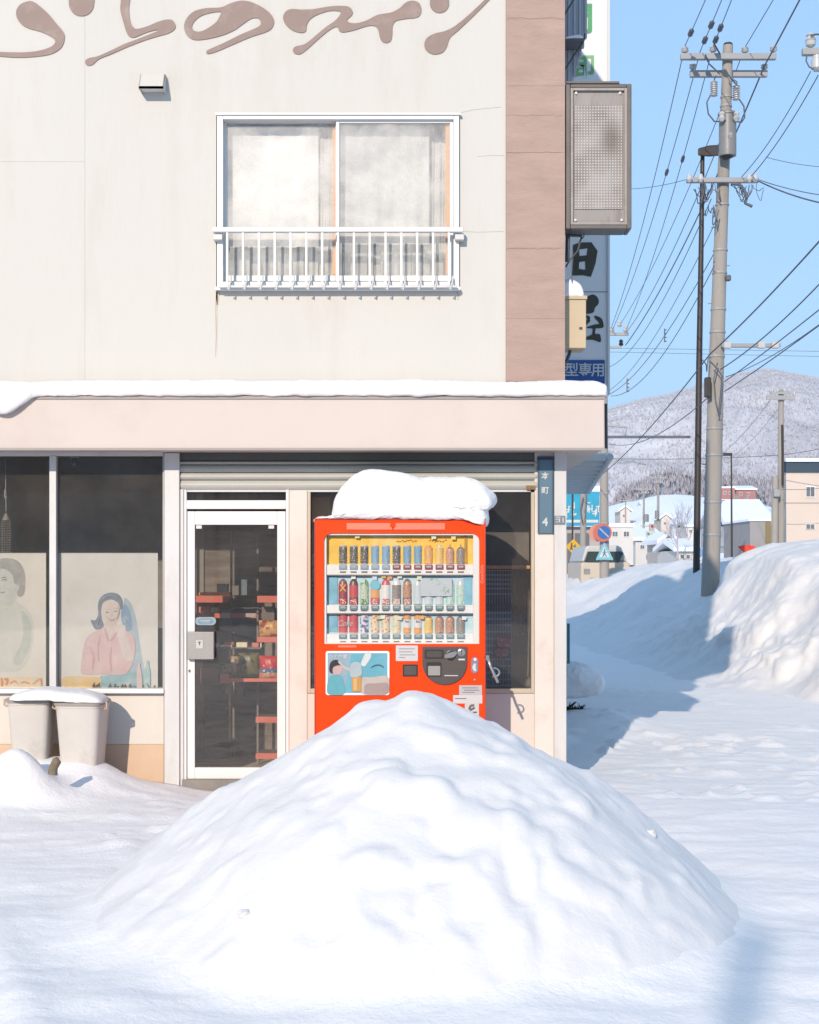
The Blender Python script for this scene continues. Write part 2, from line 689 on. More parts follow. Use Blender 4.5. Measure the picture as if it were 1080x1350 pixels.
def pile_clods(x, y, z):
    m = sstep(0.05, 0.25, z) * (1 - sstep(0.7, 0.85, z))
    patch = sstep(0.45, 0.7, vnoise(x * 1.1 + 3, y * 1.1, 221))
    c = vnoise3(x * 6, y * 6, z * 6, 223)
    d = 0.07 * np.maximum(0, c - 0.58) ** 0.7 * m * patch + 0.03 * np.maximum(0, vnoise3(x * 12, y * 12, z * 12, 231) - 0.66) * m
    d = d + 0.028 * (vnoise3(x * 2.6, y * 2.6, z * 2.6, 225) - 0.5) * m
    # scooped hollow with a lip below it, where the shovel bit in
    q = np.hypot((x - 0.22) / 0.42, (z - 0.52) / 0.13)
    d = d + 0.014 * np.exp(-((q - 1.0) / 0.30) ** 2) * (1 - sstep(6.2, 6.6, y))
    return d


push_out(pile, len(xsp), len(ysp), pile_clods)
tag(pile, 'large rounded heap of shovelled snow in front of the red vending machine', 'snow pile')

# blocks of broken snow lying on and around the heap
def snow_block(x, y, z, s, label):
    bm = bmesh.new()
    bmesh.ops.create_icosphere(bm, subdivisions=3, radius=1)
    for v in bm.verts:
        p = np.array(v.co)
        k = 1 + 0.55 * fbm(np.array([p[0] * 1.3 + x * 9]), np.array([p[1] * 1.3 + p[2] * 1.7 + y * 5]), 3, 71)[0]
        v.co = Vector(p * k)
    me = bpy.data.meshes.new('snow_lump')
    bm.to_mesh(me)
    bm.free()
    me.shade_smooth()
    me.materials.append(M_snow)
    o = bpy.data.objects.new('snow_lump', me)
    COL.objects.link(o)
    o.location = (x, y, z)
    o.scale = (s * 1.2, s, s * 0.75)
    o.rotation_euler = (0.3 * s, 0.2, x * 7)
    return tag(o, label, 'snow lump', 'snow lumps on the heap')


def pz1(x, y): return float(pile_z(np.array([x]), np.array([y]))[0])


for (x, y, s, lb) in ((1.05, 6.3, 0.028, 'fist-sized snow lump caught high on the right flank of the snow heap'),
                      (-0.62, 5.42, 0.022, 'small snow lump resting on the lower left flank of the heap'),
                      ):
    snow_block(x, y, pz1(x, y) - s * 0.1, s, lb)

# ploughed bank along the pavement
bx = np.array([2.0, 3.2, 3.7, 4.0, 4.3, 4.6, 4.9, 5.2, 5.8, 6.5, 7.5, 9.0, 14.0])
by = np.array([14.6, 15.6, 16.6, 18.0, 20.0, 21.5, 23.0, 25.0, 27.0, 30.0, 34.0, 40.0, 46.0, 52.0, 60.0, 75.0])
bz = np.array([
    [-.1, -.1, -.1, -.1, -.1, -.1, -.1, -.05, .1, .4, .9, 1.3, 1.4],
    [-.1, -.1, -.1, -.1, -.1, -.05, .2, .55, 1.1, 1.5, 1.7, 1.8, 1.7],
    [-.1, -.1, -.1, -.1, -.05, .12, .42, .78, 1.35, 1.72, 1.85, 1.9, 1.8],
    [-.1, -.1, -.02, .10, .32, .60, .90, 1.18, 1.62, 1.86, 1.9, 1.9, 1.9],
    [-.1, -.1, .04, .25, .52, .85, 1.20, 1.52, 1.80, 1.9, 1.9, 1.9, 1.9],
    [-.1, -.1, .05, .22, .44, .78, 1.20, 1.60, 1.86, 1.92, 1.9, 1.9, 1.9],
    [-.1, -.05, .08, .18, .32, .62, 1.02, 1.48, 1.82, 1.9, 1.9, 1.9, 1.9],
    [-.1, -.03, .12, .22, .33, .45,   .58, .76, 1.16, 1.70, 1.85, 1.85, 1.8],
    [-.1, 0.0, .15, .25, .36, .48, .58, .66, .92, 1.60, 1.8, 1.8, 1.8],
    [-.1, -.02, .10, .20, .32, .45, .60, .78, 1.10, 1.56, 1.70, 1.7, 1.7],
    [-.1, -.05, .05, .15, .25, .42, .62, .85, 1.25, 1.56, 1.6, 1.6, 1.6],
    [-.05, .05, .1, .15, .22, .32, .48, .65, 1.0, 1.42, 1.55, 1.6, 1.6],
    [.5, .75, .85, .85, .8, .8, .8, .82, 1.0, 1.25, 1.45, 1.5, 1.5],
    [.8, .95, 1.0, 1.0, 1.0, 1.0, 1.0, 1.05, 1.1, 1.2, 1.35, 1.4, 1.4],
    [.6, .8, .9, .9, .9, .9, .9, .9, 1.0, 1.1, 1.2, 1.2, 1.2],
    [-.2, -.2, -.2, -.2, -.2, -.2, -.2, -.2, -.2, -.2, -.2, -.2, -.2]])


def bank_z(x, y):
    sh = x.shape
    xf, yf = x.ravel(), y.ravel()
    rows = np.array([np.interp(xf, bx, r) for r in bz])
    j = np.clip(np.searchsorted(by, yf) - 1, 0, len(by) - 2)
    t = np.clip((yf - by[j]) / (by[j + 1] - by[j]), 0, 1)
    t = t * t * (3 - 2 * t)
    k = np.arange(len(xf))
    z = (rows[j, k] * (1 - t) + rows[j + 1, k] * t).reshape(sh)
    m = np.clip(z * 3, 0, 1)
    steep = m * (1 - sstep(22, 25, y)) + 0.7 * m * sstep(22, 25, y)
    top = 1 - 0.75 * sstep(1.45, 1.8, z)
    z = z + 0.20 * fbm(x * 0.8, y * 0.8, 3, 81) * steep
    z = z + 0.02 * fbm(x * 1.4, y * 3, 3, 95)
    return z


xsb = np.concatenate([np.arange(2.0, 3.6, 0.06), np.arange(3.6, 5.8, 0.022), np.arange(5.8, 7.6, 0.05), np.arange(7.7, 14.01, 0.3)])
ysb = np.concatenate([np.arange(14.6, 24, 0.035), np.arange(24, 36, 0.08), np.arange(36, 75.1, 0.4)])
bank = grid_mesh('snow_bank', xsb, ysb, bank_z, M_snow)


def bank_clods(x, y, z):
    m = np.clip(z * 3, 0, 1) * (1 - 0.35 * sstep(23, 27, y))
    face = m * (1 - 0.8 * sstep(1.55, 1.85, z))
    low = 0.18 + 0.82 * (1 - sstep(0.45, 1.05, z)) * sstep(0.3, 0.6, vnoise(x * .6 + 2, y * .6, 205))
    d = 0.34 * (vnoise3(x * 1.1, y * 1.1, z * 1.1, 201) - 0.5) * face
    c1 = vnoise3(x * 3.4, y * 3.4, z * 3.4, 203)
    d = d + 0.20 * np.maximum(0, c1 - 0.52) ** 0.75 * face * low
    c2 = vnoise3(x * 7.5, y * 7.5, z * 7.5, 207)
    d = d + 0.11 * np.maximum(0, c2 - 0.52) ** 0.8 * face * low
    d = d + 0.02 * (vnoise3(x * 13, y * 13, z * 13, 209) - 0.5) * face
    return d


push_out(bank, len(xsb), len(ysb), bank_clods)
tag(bank, 'high lumpy ploughed snow bank along the right side of the pavement', 'snow bank')


def ground_at(x, y):
    return max(float(ground_z(np.array([[x]]), np.array([[y]]))[0, 0]), float(bank_z(np.array([[x]]), np.array([[y]]))[0, 0]) if (2 <= x <= 14 and 14.6 <= y <= 75) else -9)


# snow-covered rise behind the town, wooded foothill, far mountain
def from_px(tab, x, y):
    """ridge height (photo row) looked up by photo column for points at distance y"""
    px = CX + x / y * F
    t = np.array(tab, float)
    return EYE + (HY - np.interp(px, t[:, 0], t[:, 1])) / F


RISE = [(300, 742), (700, 735), (780, 705), (800, 690), (830, 664), (850, 654), (880, 652), (905, 655), (930, 662), (960, 664), (1000, 668), (1060, 690), (1200, 712), (1500, 735)]


def rise_z(x, y):
    px = CX + x / 300.0 * F
    t = np.array(RISE, float)
    top = EYE + (HY - np.interp(px, t[:, 0], t[:, 1])) / F * 300.0
    k = sstep(150, 300, y) * (1 - 0.3 * sstep(330, 480, y))
    return top * k + 1.6 * fbm(x * 0.03, y * 0.03, 4, 101) * k - 0.6 * (1 - k)


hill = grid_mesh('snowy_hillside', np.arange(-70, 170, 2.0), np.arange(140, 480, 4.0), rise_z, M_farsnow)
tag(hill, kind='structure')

FOOT = [(300, 720), (700, 705), (800, 668), (826, 642), (850, 630), (866, 622), (886, 619), (905, 622), (935, 624), (966, 628), (1000, 632), (1040, 640), (1090, 640), (1300, 655), (1600, 700)]


def foot_z(x, y):
    px = CX + x / 760.0 * F
    t = np.array(FOOT, float)
    top = (HY - np.interp(px, t[:, 0], t[:, 1])) / F * 760.0 - 6
    k = sstep(480, 760, y) * (1 - 0.35 * sstep(800, 1050, y))
    return top * k + 2.5 * fbm(x * 0.02, y * 0.02, 4, 111) * k


M_foot = pm('foothill_ground', (0.38, 0.38, 0.42, 1), 0.9, 0.35, 0.06)
foot = grid_mesh('wooded_foothill', np.arange(-260, 520, 8.0), np.arange(470, 1100, 12.0), foot_z, M_foot)
tag(foot, kind='structure')

MTN = [(100, 640), (300, 600), (500, 575), (650, 560), (760, 548), (803, 541), (850, 527), (885, 520), (919, 510), (940, 503), (961, 498), (985, 490), (1002, 486), (1020, 488), (1049, 494), (1080, 500), (1130, 507), (1200, 528), (1300, 560), (1450, 600), (1700, 660)]


def mtn_z(x, y):
    D = 3300.0
    px = CX + x / D * F
    t = np.array(MTN, float)
    top = (HY - np.interp(px, t[:, 0], t[:, 1])) / F * D
    s = np.clip((y - 1300) / (D - 1300), 0, 1)
    face = 0.10 * s + 0.90 * s ** 1.55
    back = 1 - 0.5 * sstep(D, D + 1500, y)
    z = top * face * back
    rid = 1 - np.abs(fbm(x * 0.0021 + y * 0.0004, y * 0.0011, 5, 121))
    z += (rid - 0.75) * 150 * np.sin(np.pi * np.clip(s, 0, 1)) ** 0.8
    z += 16 * fbm(x * 0.012, y * 0.012, 4, 131) * s * (1 - 0.7 * sstep(0.93, 1.0, s))
    return z


def forest_mat(name):
    m = bpy.data.materials.new(name)
    m.use_nodes = True
    n = m.node_tree.nodes
    l = m.node_tree.links
    b = n['Principled BSDF']
    b.inputs['Roughness'].default_value = 0.95
    b.inputs['Specular IOR Level'].default_value = 0.1
    tc = n.new('ShaderNodeTexCoord')
    a = n.new('ShaderNodeTexNoise')
    a.inputs['Scale'].default_value = 0.055
    a.inputs['Detail'].default_value = 5
    a.inputs['Roughness'].default_value = 0.75
    c = n.new('ShaderNodeTexNoise')
    c.inputs['Scale'].default_value = 0.0032
    c.inputs['Detail'].default_value = 6
    c.inputs['Roughness'].default_value = 0.6
    for q in (a, c): l.new(tc.outputs['Object'], q.inputs['Vector'])
    ad = n.new('ShaderNodeMath')
    ad.operation = 'ADD'
    l.new(a.outputs[0], ad.inputs[0])
    l.new(c.outputs[0], ad.inputs[1])
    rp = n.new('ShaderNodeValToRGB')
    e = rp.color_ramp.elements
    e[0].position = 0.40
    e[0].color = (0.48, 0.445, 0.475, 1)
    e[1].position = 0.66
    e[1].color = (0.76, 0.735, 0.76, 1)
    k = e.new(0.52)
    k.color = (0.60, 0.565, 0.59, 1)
    sc = n.new('ShaderNodeMath')
    sc.operation = 'MULTIPLY'
    sc.inputs[1].default_value = 0.5
    l.new(ad.outputs[0], sc.inputs[0])
    l.new(sc.outputs[0], rp.inputs[0])
    l.new(rp.outputs[0], b.inputs['Base Color'])
    return m


M_forest = forest_mat('winter_forest_slope')
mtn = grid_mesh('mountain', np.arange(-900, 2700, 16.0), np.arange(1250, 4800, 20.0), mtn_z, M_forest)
tag(mtn, kind='structure')


def scatter_crowns(name, zf, xr, yr, count, hmin, hmax, wide, mats, keep=None, seed=3, spikes=5, thick=0.05):
    """a far bare wood: many small twiggy crowns (spindles on stems), one mass"""
    rg = np.random.RandomState(seed)
    x = rg.uniform(*xr, count)
    y = rg.uniform(*yr, count)
    if keep is not None:
        k = keep(x, y, rg)
        x, y = x[k], y[k]
    z = zf(x[None, :], y[None, :])[0]
    h = rg.uniform(hmin, hmax, len(x))
    w = h * wide * rg.uniform(0.7, 1.3, len(x))
    K = spikes
    n = len(x)
    # every crown is a fan of thin upward branches (open three-sided spikes)
    az = rg.uniform(0, 6.28, (n, K))
    lean = rg.uniform(0.15, 1.0, (n, K)) * w[:, None]
    lean[:, 0] *= 0.2
    tip = np.stack([x[:, None] + lean * np.cos(az), y[:, None] + lean * np.sin(az), z[:, None] + h[:, None] * rg.uniform(0.62, 1.0, (n, K)) * (1 - 0.25 * lean / (w[:, None] + .01))], -1)
    root = np.stack([x[:, None] + 0.1 * lean * np.cos(az), y[:, None] + 0.1 * lean * np.sin(az), np.where(np.arange(K) == 0, z[:, None] - 1, z[:, None] + h[:, None] * rg.uniform(0.0, 0.35, (n, K)))], -1)
    tw = h[:, None] * thick * rg.uniform(.7, 1.4, (n, K))
    tri = []
    for q in range(3):
        a_ = 2.094 * q + az
        mid = root * 0.5 + tip * 0.5
        tri.append(mid + np.stack([np.cos(a_), np.sin(a_), 0 * a_], -1) * tw[..., None])
    co = np.stack([root, tri[0], tri[1], tri[2], tip], 2).reshape(-1, 3)
    fa = np.array([[0, 2, 1], [0, 3, 2], [0, 1, 3], [4, 1, 2], [4, 2, 3], [4, 3, 1]])
    f = (np.arange(n * K) * 5)[:, None, None] + fa[None]
    f = f.reshape(-1, 3)
    me = bpy.data.meshes.new(name)
    me.vertices.add(len(co))
    me.vertices.foreach_set('co', co.ravel())
    me.loops.add(f.size)
    me.loops.foreach_set('vertex_index', f.ravel().astype(np.int32))
    me.polygons.add(len(f))
    me.polygons.foreach_set('loop_start', (np.arange(len(f)) * 3).astype(np.int32))
    for m in mats: me.materials.append(m)
    me.polygons.foreach_set('material_index', np.repeat(rg.randint(0, len(mats), len(x)), 6 * K).astype(np.int32))
    me.update(calc_edges=True)
    o = bpy.data.objects.new(name, me)
    COL.objects.link(o)
    return tag(o, kind='stuff')


M_wood1 = pm('bare_wood_dark', (0.42, 0.385, 0.41, 1), 0.95, 0.2, 0.2, spec=0.1)
M_wood2 = pm('bare_wood_pale', (0.34, 0.32, 0.345, 1), 0.95, 0.2, 0.2, spec=0.1)
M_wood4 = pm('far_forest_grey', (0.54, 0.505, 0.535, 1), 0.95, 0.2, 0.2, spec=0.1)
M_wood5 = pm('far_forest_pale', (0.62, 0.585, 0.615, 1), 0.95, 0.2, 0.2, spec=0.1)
M_wood3 = pm('bare_wood_grey', (0.36, 0.35, 0.39, 1), 0.95, 0.2, 0.2, spec=0.1)
tag(scatter_crowns('foothill_wood', foot_z, (-120, 400), (520, 800), 6500, 6, 11, 0.30, [M_wood1, M_wood1, M_wood2], spikes=5, thick=0.07),
    'dark bare wood covering the low foothill below the mountain', 'wood')
tag(scatter_crowns('mountain_wood', mtn_z, (250, 1300), (1500, 3330), 60000, 5, 10, 0.32, [M_wood4, M_wood5, M_wood4], spikes=3, thick=0.09,
                   keep=lambda x, y, rg: fbm(x * 0.004, y * 0.004, 4, 141) + rg.uniform(-0.25, 0.25, len(x)) > -0.12),
    'pale bare winter forest covering the mountain', 'forest')
tag(scatter_crowns('hillside_scrub', rise_z, (30, 110), (200, 320), 240, 2.0, 4.5, 0.34, [M_wood2, M_wood3], spikes=12, thick=0.025,
                   keep=lambda x, y, rg: (fbm(x * 0.05, y * 0.05, 3, 151) + np.where(x > 56, 0.25, -0.25)) > 0.0),
    'bare grey scrub on the snowy hillside behind the town', 'scrub')

# ------------------------------------------------------------------ the shop building
WY = 10.0                     # wall face
ROOF = 8.0
M_wall = pm('cream_render', C(248, 243, 235, .715), 0.85, 0.03, 1.2, 0.12, 35, dirt=(C(235, 223, 211, .67), 0.5, 2.4), spec=0.2, stretch=(1, 1, .22))
M_brown = pm('brown_render', C(203, 175, 162, .77), 0.85, 0.09, 3.0, 0.35, 30, stretch=(1, 1, 3.2), dirt=(C(180, 153, 142, .73), 0.5, 2.2), spec=0.2)
M_fascia = pm('pinkish_metal', C(242, 226, 216, .73), 0.6, 0.04, 1.0, 0.03, 20, dirt=(C(230, 208, 197, .7), 0.5, 1.3))
M_fascia_edge = pm('canopy_edge', C(214, 200, 192, .55), 0.6, 0.05)
M_alu = pm('white_aluminium', C(248, 247, 245, .86), 0.42, 0.03, 4)
M_alug = pm('grey_aluminium', C(216, 214, 212, .98), 0.45, 0.06, 5, stretch=(1, 1, .3), dirt=(C(190, 180, 165, .6), 0.4, 3))
M_post = pm('cream_post', C(243, 234, 225, .85), 0.6, 0.04, 3, dirt=(C(215, 195, 175, .6), 0.45, 2.5))
M_dado = pm('cream_dado', C(250, 241, 230, .76), 0.7, 0.03, 2, dirt=(C(235, 215, 190, .62), 0.4, 2))
M_orange = pm('peach_plinth', C(246, 212, 180, .74), 0.75, 0.07, 3, 0.1, 40)
M_slat = pm('shutter_slat', C(200, 200, 193, .85), 0.5, 0.07, 4, stretch=(.4, 1, 2), dirt=(C(170, 160, 140, .5), 0.4, 4))
M_dark = pm('dark_metal', (0.05, 0.05, 0.055, 1), 0.5)
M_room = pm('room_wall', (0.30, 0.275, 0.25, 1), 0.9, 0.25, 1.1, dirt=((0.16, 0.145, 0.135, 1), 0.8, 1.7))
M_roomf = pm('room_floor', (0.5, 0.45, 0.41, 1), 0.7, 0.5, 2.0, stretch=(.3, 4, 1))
M_glass = glass_mat('shop_glass', (0.965, 0.96, 0.95, 1), 1.3, 0.05, (0.46, 0.42, 0.38, 1), 1.6, spread=0.04)
M_frost = glass_mat('foggy_glass', (0.985, 0.985, 0.985, 1), 0.8, 0.26, (0.90, 0.885, 0.86, 1), 3.2, spread=0.2)
M_wood = pm('bright_wood', C(250, 176, 84, 1.1), 0.6, 0.15, 4, stretch=(6, 6, .5))
M_back = pm('structure_core', (0.3, 0.29, 0.28, 1), 0.9)

bld = thing('shop_building', (-1.9, WY, 0), 'two-storey cream shop with a brown corner strip, long pinkish canopy and glazed front', 'building')

# body behind the facing (sides, back, roof) leaving the shop room open to the front
m = MB()
m.box(-6.2, 1.06, 15.0, 18.0, 0, ROOF - .02)
m.box(-6.2, 1.06, WY + .9, 14.99, 2.75, ROOF - .02)
m.box(-6.2, 1.06, WY + .09, WY + .899, 2.75, 2.9)
m.box(.99, 1.06, WY + .09, WY + .899, 2.9, ROOF - .02)
m.box(-6.2, -6.1, WY + .09, WY + .899, 2.9, ROOF - .02)
m.box(-6.2, -6.0, WY + .1, 14.99, 0, 2.74)
m.box(0.985, 1.06, WY + .1, 14.99, 0, 2.74)
m.build('outer_wall', M_back, bld)
m = MB().box(-6.3, 1.12, WY - .03, 18.1, ROOF, ROOF + .12)
m.build('roof', M_fascia_edge, bld, bevel=.01)

# upper facade: rendered panels with fine recessed joints, a hole for the window
J = 0.12


def panel(x0, x1, y0, y1, extra=()):
    m_ = MB()
    for q in ([(x0, x1, y0, y1)] if not extra else extra):
        m_.fb(*q, WY, .07)
    return m_.build('wall_panel', M_wall, bld)


for (x0, x1) in ((-620, -330), (-330, 112)):
    for (y0, y1) in ((-484, -330), (-330, 213), (213, 505)):
        panel(x0 + J, x1 - J, y0 + J, y1 - J)
panel(0, 0, 0, 0, [(112 + J, 285, -484, 505), (606, 667, -484, 505), (285, 606, -484, 149.5), (285, 606, 380.5, 505)])
# mortar just behind the joints
m = MB()
for q in ((-331.5, -328.5, -484, 505), (110.5, 113.5, -484, 505)): m.fb(*q, WY + .0025, .06)
for yy in (-330, 213):
    for (a, b) in ((-620, -331.6), (-328.4, 110.4)): m.fb(a, b, yy - 1.5, yy + 1.5, WY + .0025, .06)
tag(m.build('joint_mortar', M_wall, bld), kind='stuff')
# brown corner strip in courses
rows = [-484, -350, -210, -95, 25, 113, 201, 327, 420, 503]
for i in range(len(rows) - 1):
    MB().fb(667.4, 745, rows[i] + .12, rows[i + 1] - .12, WY - .014, .09).build('corner_panel', M_brown, bld)
m = MB()
for yy in rows[1:-1]: m.fb(667.5, 744.9, yy - 1.2, yy + 1.2, WY - .0118, .05)
tag(m.build('joint_mortar', M_brown, bld), kind='stuff')
# fine cracks in the brown render
M_crack = pm('crack', C(150, 124, 113, .5), 0.9)
rg = random.Random(4)
m = MB()
for (y, x0, x1) in ((24, 669, 743), (152, 668, 742), (201, 668, 742), (328, 668, 737)):
    pts = []
    n = 16
    for k in range(n + 1):
        pts.append(P(x0 + (x1 - x0) * k / n, y + rg.uniform(-1.1, 1.1), WY - .0145))
    m.tube(pts, rg.uniform(.0005, .0009), 4)
tag(m.build('crack_line', M_crack, bld), kind='stuff')
# hairline cracks running off the window corners on the cream wall
m = MB()
for pts in (((606, 149), (622, 145), (640, 143), (661, 141)), ((610, 305), (630, 306), (664, 305)), ((630, 206), (650, 205), (665, 205)), ((285, 384), (284, 410), (285, 440), (284, 470))):
    m.tube([P(a, b, WY - .0005) for a, b in pts], .0013, 4)
tag(m.build('hairline_crack', pm('hairline', C(232, 222, 212, .60), .9), bld), kind='stuff')

m = MB()
for (a, b0, b1, w_) in ((287, 383, 402, 3.2), (286, 384, 468, 1.1), (604, 384, 396, 2.0)):
    m.add([(PX(a - w_, WY), WY - .0006, PZ(b0, WY)), (PX(a + w_, WY), WY - .0006, PZ(b0, WY)), (PX(a + w_ * .3, WY), WY - .0006, PZ(b1, WY)), (PX(a - w_ * .3, WY), WY - .0006, PZ(b1, WY))], [(3, 2, 1, 0)])
tag(m.build('rust_stain', pm('rust_wash', C(246, 226, 202, .64), .9, .1, 12), bld), kind='stuff')

# vent hood on the wall
m = MB()
x0, x1, z0, z1 = PX(187, WY), PX(219, WY), PZ(124, WY), PZ(100, WY)
prof = [(0, z1), (-.05, z1 - .004), (-.115, z0 + .018), (-.115, z0), (0, z0 + .0)]
t = .008
# open hood: top/front sheet, two cheeks, recessed louvre
for (a, b) in zip(prof[:-2], prof[1:-1]):
    m.add([(x0, WY + a[0], a[1]), (x1, WY + a[0], a[1]), (x1, WY + b[0], b[1]), (x0, WY + b[0], b[1]),
           (x0, WY + a[0] + t, a[1] - t), (x1, WY + a[0] + t, a[1] - t), (x1, WY + b[0] + t, b[1] - t * .2), (x0, WY + b[0] + t, b[1] - t * .2)],
          [(0, 1, 2, 3), (7, 6, 5, 4), (0, 4, 5, 1), (1, 5, 6, 2), (2, 6, 7, 3), (3, 7, 4, 0)])
m.box(x0, x1, WY - .115, WY - .107, z0, z0 + .02)
for xa in (x0, x1 - .006):
    n = len(prof)
    v = [(xa, WY + a, b) for a, b in prof] + [(xa + .006, WY + a, b) for a, b in prof]
    m.add(v, [tuple(range(n)), tuple(range(n, 2 * n))[::-1]] + [(i, n + i, n + (i + 1) % n, (i + 1) % n) for i in range(n)])
hood = m.build('vent_hood', M_wall, bld)
MB().box(x0 + .008, x1 - .008, WY - .1, WY - .002, z0 + .012, z0 + .02).build('vent_grille', M_alu, hood)

# ---- upper window: frame, two sliding sashes, curtains behind, railing
win = MB()
for q in ((286, 294, 151, 381), (598, 605.5, 151, 381), (294, 598, 151, 157), (294, 598, 371, 381)):
    win.fb(*q, WY - .03, .10)
win = win.build('window', M_alu, bld, bevel=.004)
MB().fb(284, 608, 148.6, 150.9, WY - .045, .06).build('head_flashing', M_alu, win)
MB().fb(284, 607, 378, 382, WY - .06, .05).build('sill', M_alu, win)


def sash(x0, x1, y, st):
    s = MB()
    w = 4.5
    for q in ((x0, x0 + w, 157.5, 370.5), (x1 - w, x1, 157.5, 370.5), (x0 + w, x1 - w, 157.5, 162), (x0 + w, x1 - w, 363, 370.5)):
        s.fb(*q, y, .03)
    s.build('sash', M_alu, win, bevel=.003)
    MB().fb(x0 + w - .5, x1 - w + .5, 161.5, 363.5, y + .012, .005).build('pane', M_frost, win)


sash(294.3, 447, WY + .035, 0)
sash(443, 597.7, WY + .0, 1)
MB().fb(438.3, 442.6, 163, 362, WY + .069, .02).build('wooden_post', M_wood, win)
MB().fb(587.5, 593, 165, 362, WY + .034, .02).build('wooden_post', M_wood, win)
# room behind the upper window and the white sheets hung in it
M_sheet = pm('white_sheet', (0.90, 0.89, 0.87, 1), 0.9, 0.04, 2)
M_sheet2 = pm('grey_sheet', (0.74, 0.735, 0.72, 1), 0.9, 0.14, 3.0, dirt=((0.45, 0.43, 0.40, 1), 0.5, 5))
M_clutter = pm('stored_goods', (0.66, 0.655, 0.61, 1), 0.9, 0.25, 6, dirt=((0.34, 0.335, 0.31, 1), 0.7, 9), stretch=(1, 1, .35))


def sheet(x0, x1, y0, y1, d, mat, amp, seed):
    n, k = 44, 10
    v, f = [], []
    for j in range(k + 1):
        for i in range(n + 1):
            a, b = i / n, j / k
            yy = d + amp * (math.sin(a * 19 + seed) + .6 * math.sin(a * 41 + seed * 2 + b * 1.5)) * (.25 + .75 * b)
            v.append((PX(x0 + (x1 - x0) * a, d), yy, PZ(y0 + (y1 - y0) * b, d)))
    for j in range(k):
        for i in range(n):
            q = j * (n + 1) + i
            f.append((q, q + 1, q + n + 2, q + n + 1))
    return MB().add(v, f).build('curtain', mat, win, smooth=80)


sheet(297, 420, 166, 326, WY + .13, M_sheet, .006, 1)
sheet(410, 441, 160, 330, WY + .16, M_sheet2, .01, 2)
sheet(446, 566, 166, 322, WY + .13, M_sheet2, .012, 3)
sheet(560, 590, 160, 340, WY + .19, M_sheet2, .02, 4)
m = MB()
rg = random.Random(9)
x = 296
while x < 592:
    w = rg.uniform(6, 20)
    m.fb(x, x + w, rg.uniform(314, 326), 372, WY + .2 + rg.uniform(0, .05), .1)
    x += w + rg.uniform(.1, .8)
tag(m.build('stored_box', M_clutter, win, bevel=.004), kind='stuff')
m = MB()
m.fb(280, 612, 140, 390, WY + .45, .02)
m.build('room_back', M_sheet2, win)

# railing in front of the window
rail = MB().fb(280, 611, 299, 305.5, WY - .11, .045).build('railing', M_alu, bld, bevel=.006)
for (a, b) in ((281, 293), (600, 612)):
    MB().box(PX(a, WY - .08), PX(b, WY - .08), WY - .08, WY, PZ(315, WY - .1), PZ(306.4, WY - .1)).build('bracket', M_alug, rail, bevel=.004)
MB().fb(288, 603, 376, 379, WY - .10, .02).build('bottom_rail', M_alug, rail, bevel=.003)
for k in range(15):
    px = 299.5 + k * (592 - 299.5) / 14
    m = MB().fb(px - 1.5, px + 1.5, 305.8, 376, WY - .10, .016)
    m.build('baluster', M_alu, rail, bevel=.002)
    d = WY - .09
    m = MB().tube([P(px + 5.2, 364, WY - .06), P(px + 4.8, 371, WY - .08), P(px + 3, 377, WY - .105), P(px + 2.4, 382, WY - .11), P(px, 380, WY - .108)], .0062, 6)
    m.build('hook', M_alug, rail, smooth=50)

# ---- canopy
CY = 9.70
cz0, cz1 = PZ(593, CY), PZ(523, CY)
m = MB().box(-6.2, PX(797, CY), CY, WY - .02, cz0 + .004, cz1)
m.box(1.098, PX(797, CY), WY - .0199, 12.5, cz0 + .004, cz1)
m.build('canopy', M_fascia, bld, bevel=.006)
MB().box(-6.2, PX(797.6, CY), CY - .012, CY - .0005, cz0 - .004, cz0 + .012).build('canopy_trim', M_fascia_edge, bld)
MB().box(-6.2, PX(797.4, CY), CY - .010, CY - .0005, cz1 - .016, cz1 + .004).build('canopy_flashing', M_fascia_edge, bld)
MB().tube([(PX(799, CY + .15), CY + .15, cz1 - .03), (PX(799.5, CY + .15), CY + .15, cz0 + .02)], .010, 8).build('rain_pipe', M_dark, bld)

# ---- lower front
y = WY
# corner post (two faces) and grey soffit strip
MB().fb(705, 730.6, 596, 1052, y - .012, .11).build('corner_post', M_post, bld, bevel=.004)
MB().fb(730.9, 747, 594, 1052, y - .03, .12).build('corner_post', M_alug, bld, bevel=.004)
# column between left bay and door
MB().fb(216.5, 236.5, 597, 1045, y - .04, .12).build('front_column', M_alug, bld, bevel=.004)
MB().fb(237, 242, 645, 1045, y - .02, .08).build('shutter_guide', M_alug, bld, bevel=.002)
# left display windows
fr = MB()
fr.fb(-620, 216, 592, 601, y - .02, .08)
for q in ((65, 74),):
    fr.fb(q[0], q[1], 601, 908, y - .025, .085)
fr.fb(214.5, 216, 601, 908, y - .02, .08)
for q in (-90, -250, -410):
    fr.fb(q, q + 9, 601, 908, y - .025, .085)
fr.build('window_frame', M_alug, bld, bevel=.003)
for (a, b) in ((-81, 65.5), (73.5, 215), (-241, -89.5), (-401, -249.5), (-620, -409.5)):
    MB().fb(a, b, 600.5, 908.5, y + .02, .006).build('window_pane', M_glass, bld)
MB().fb(-620, 216, 908, 914.5, y - .055, .12).build('window_sill', M_alu, bld, bevel=.005)
MB().fb(-620, 216, 914.8, 981, y, .1).build('dado', M_dado, bld)
MB().fb(-620, 216, 981.3, 1050, y + .004, .1).build('plinth', M_orange, bld)
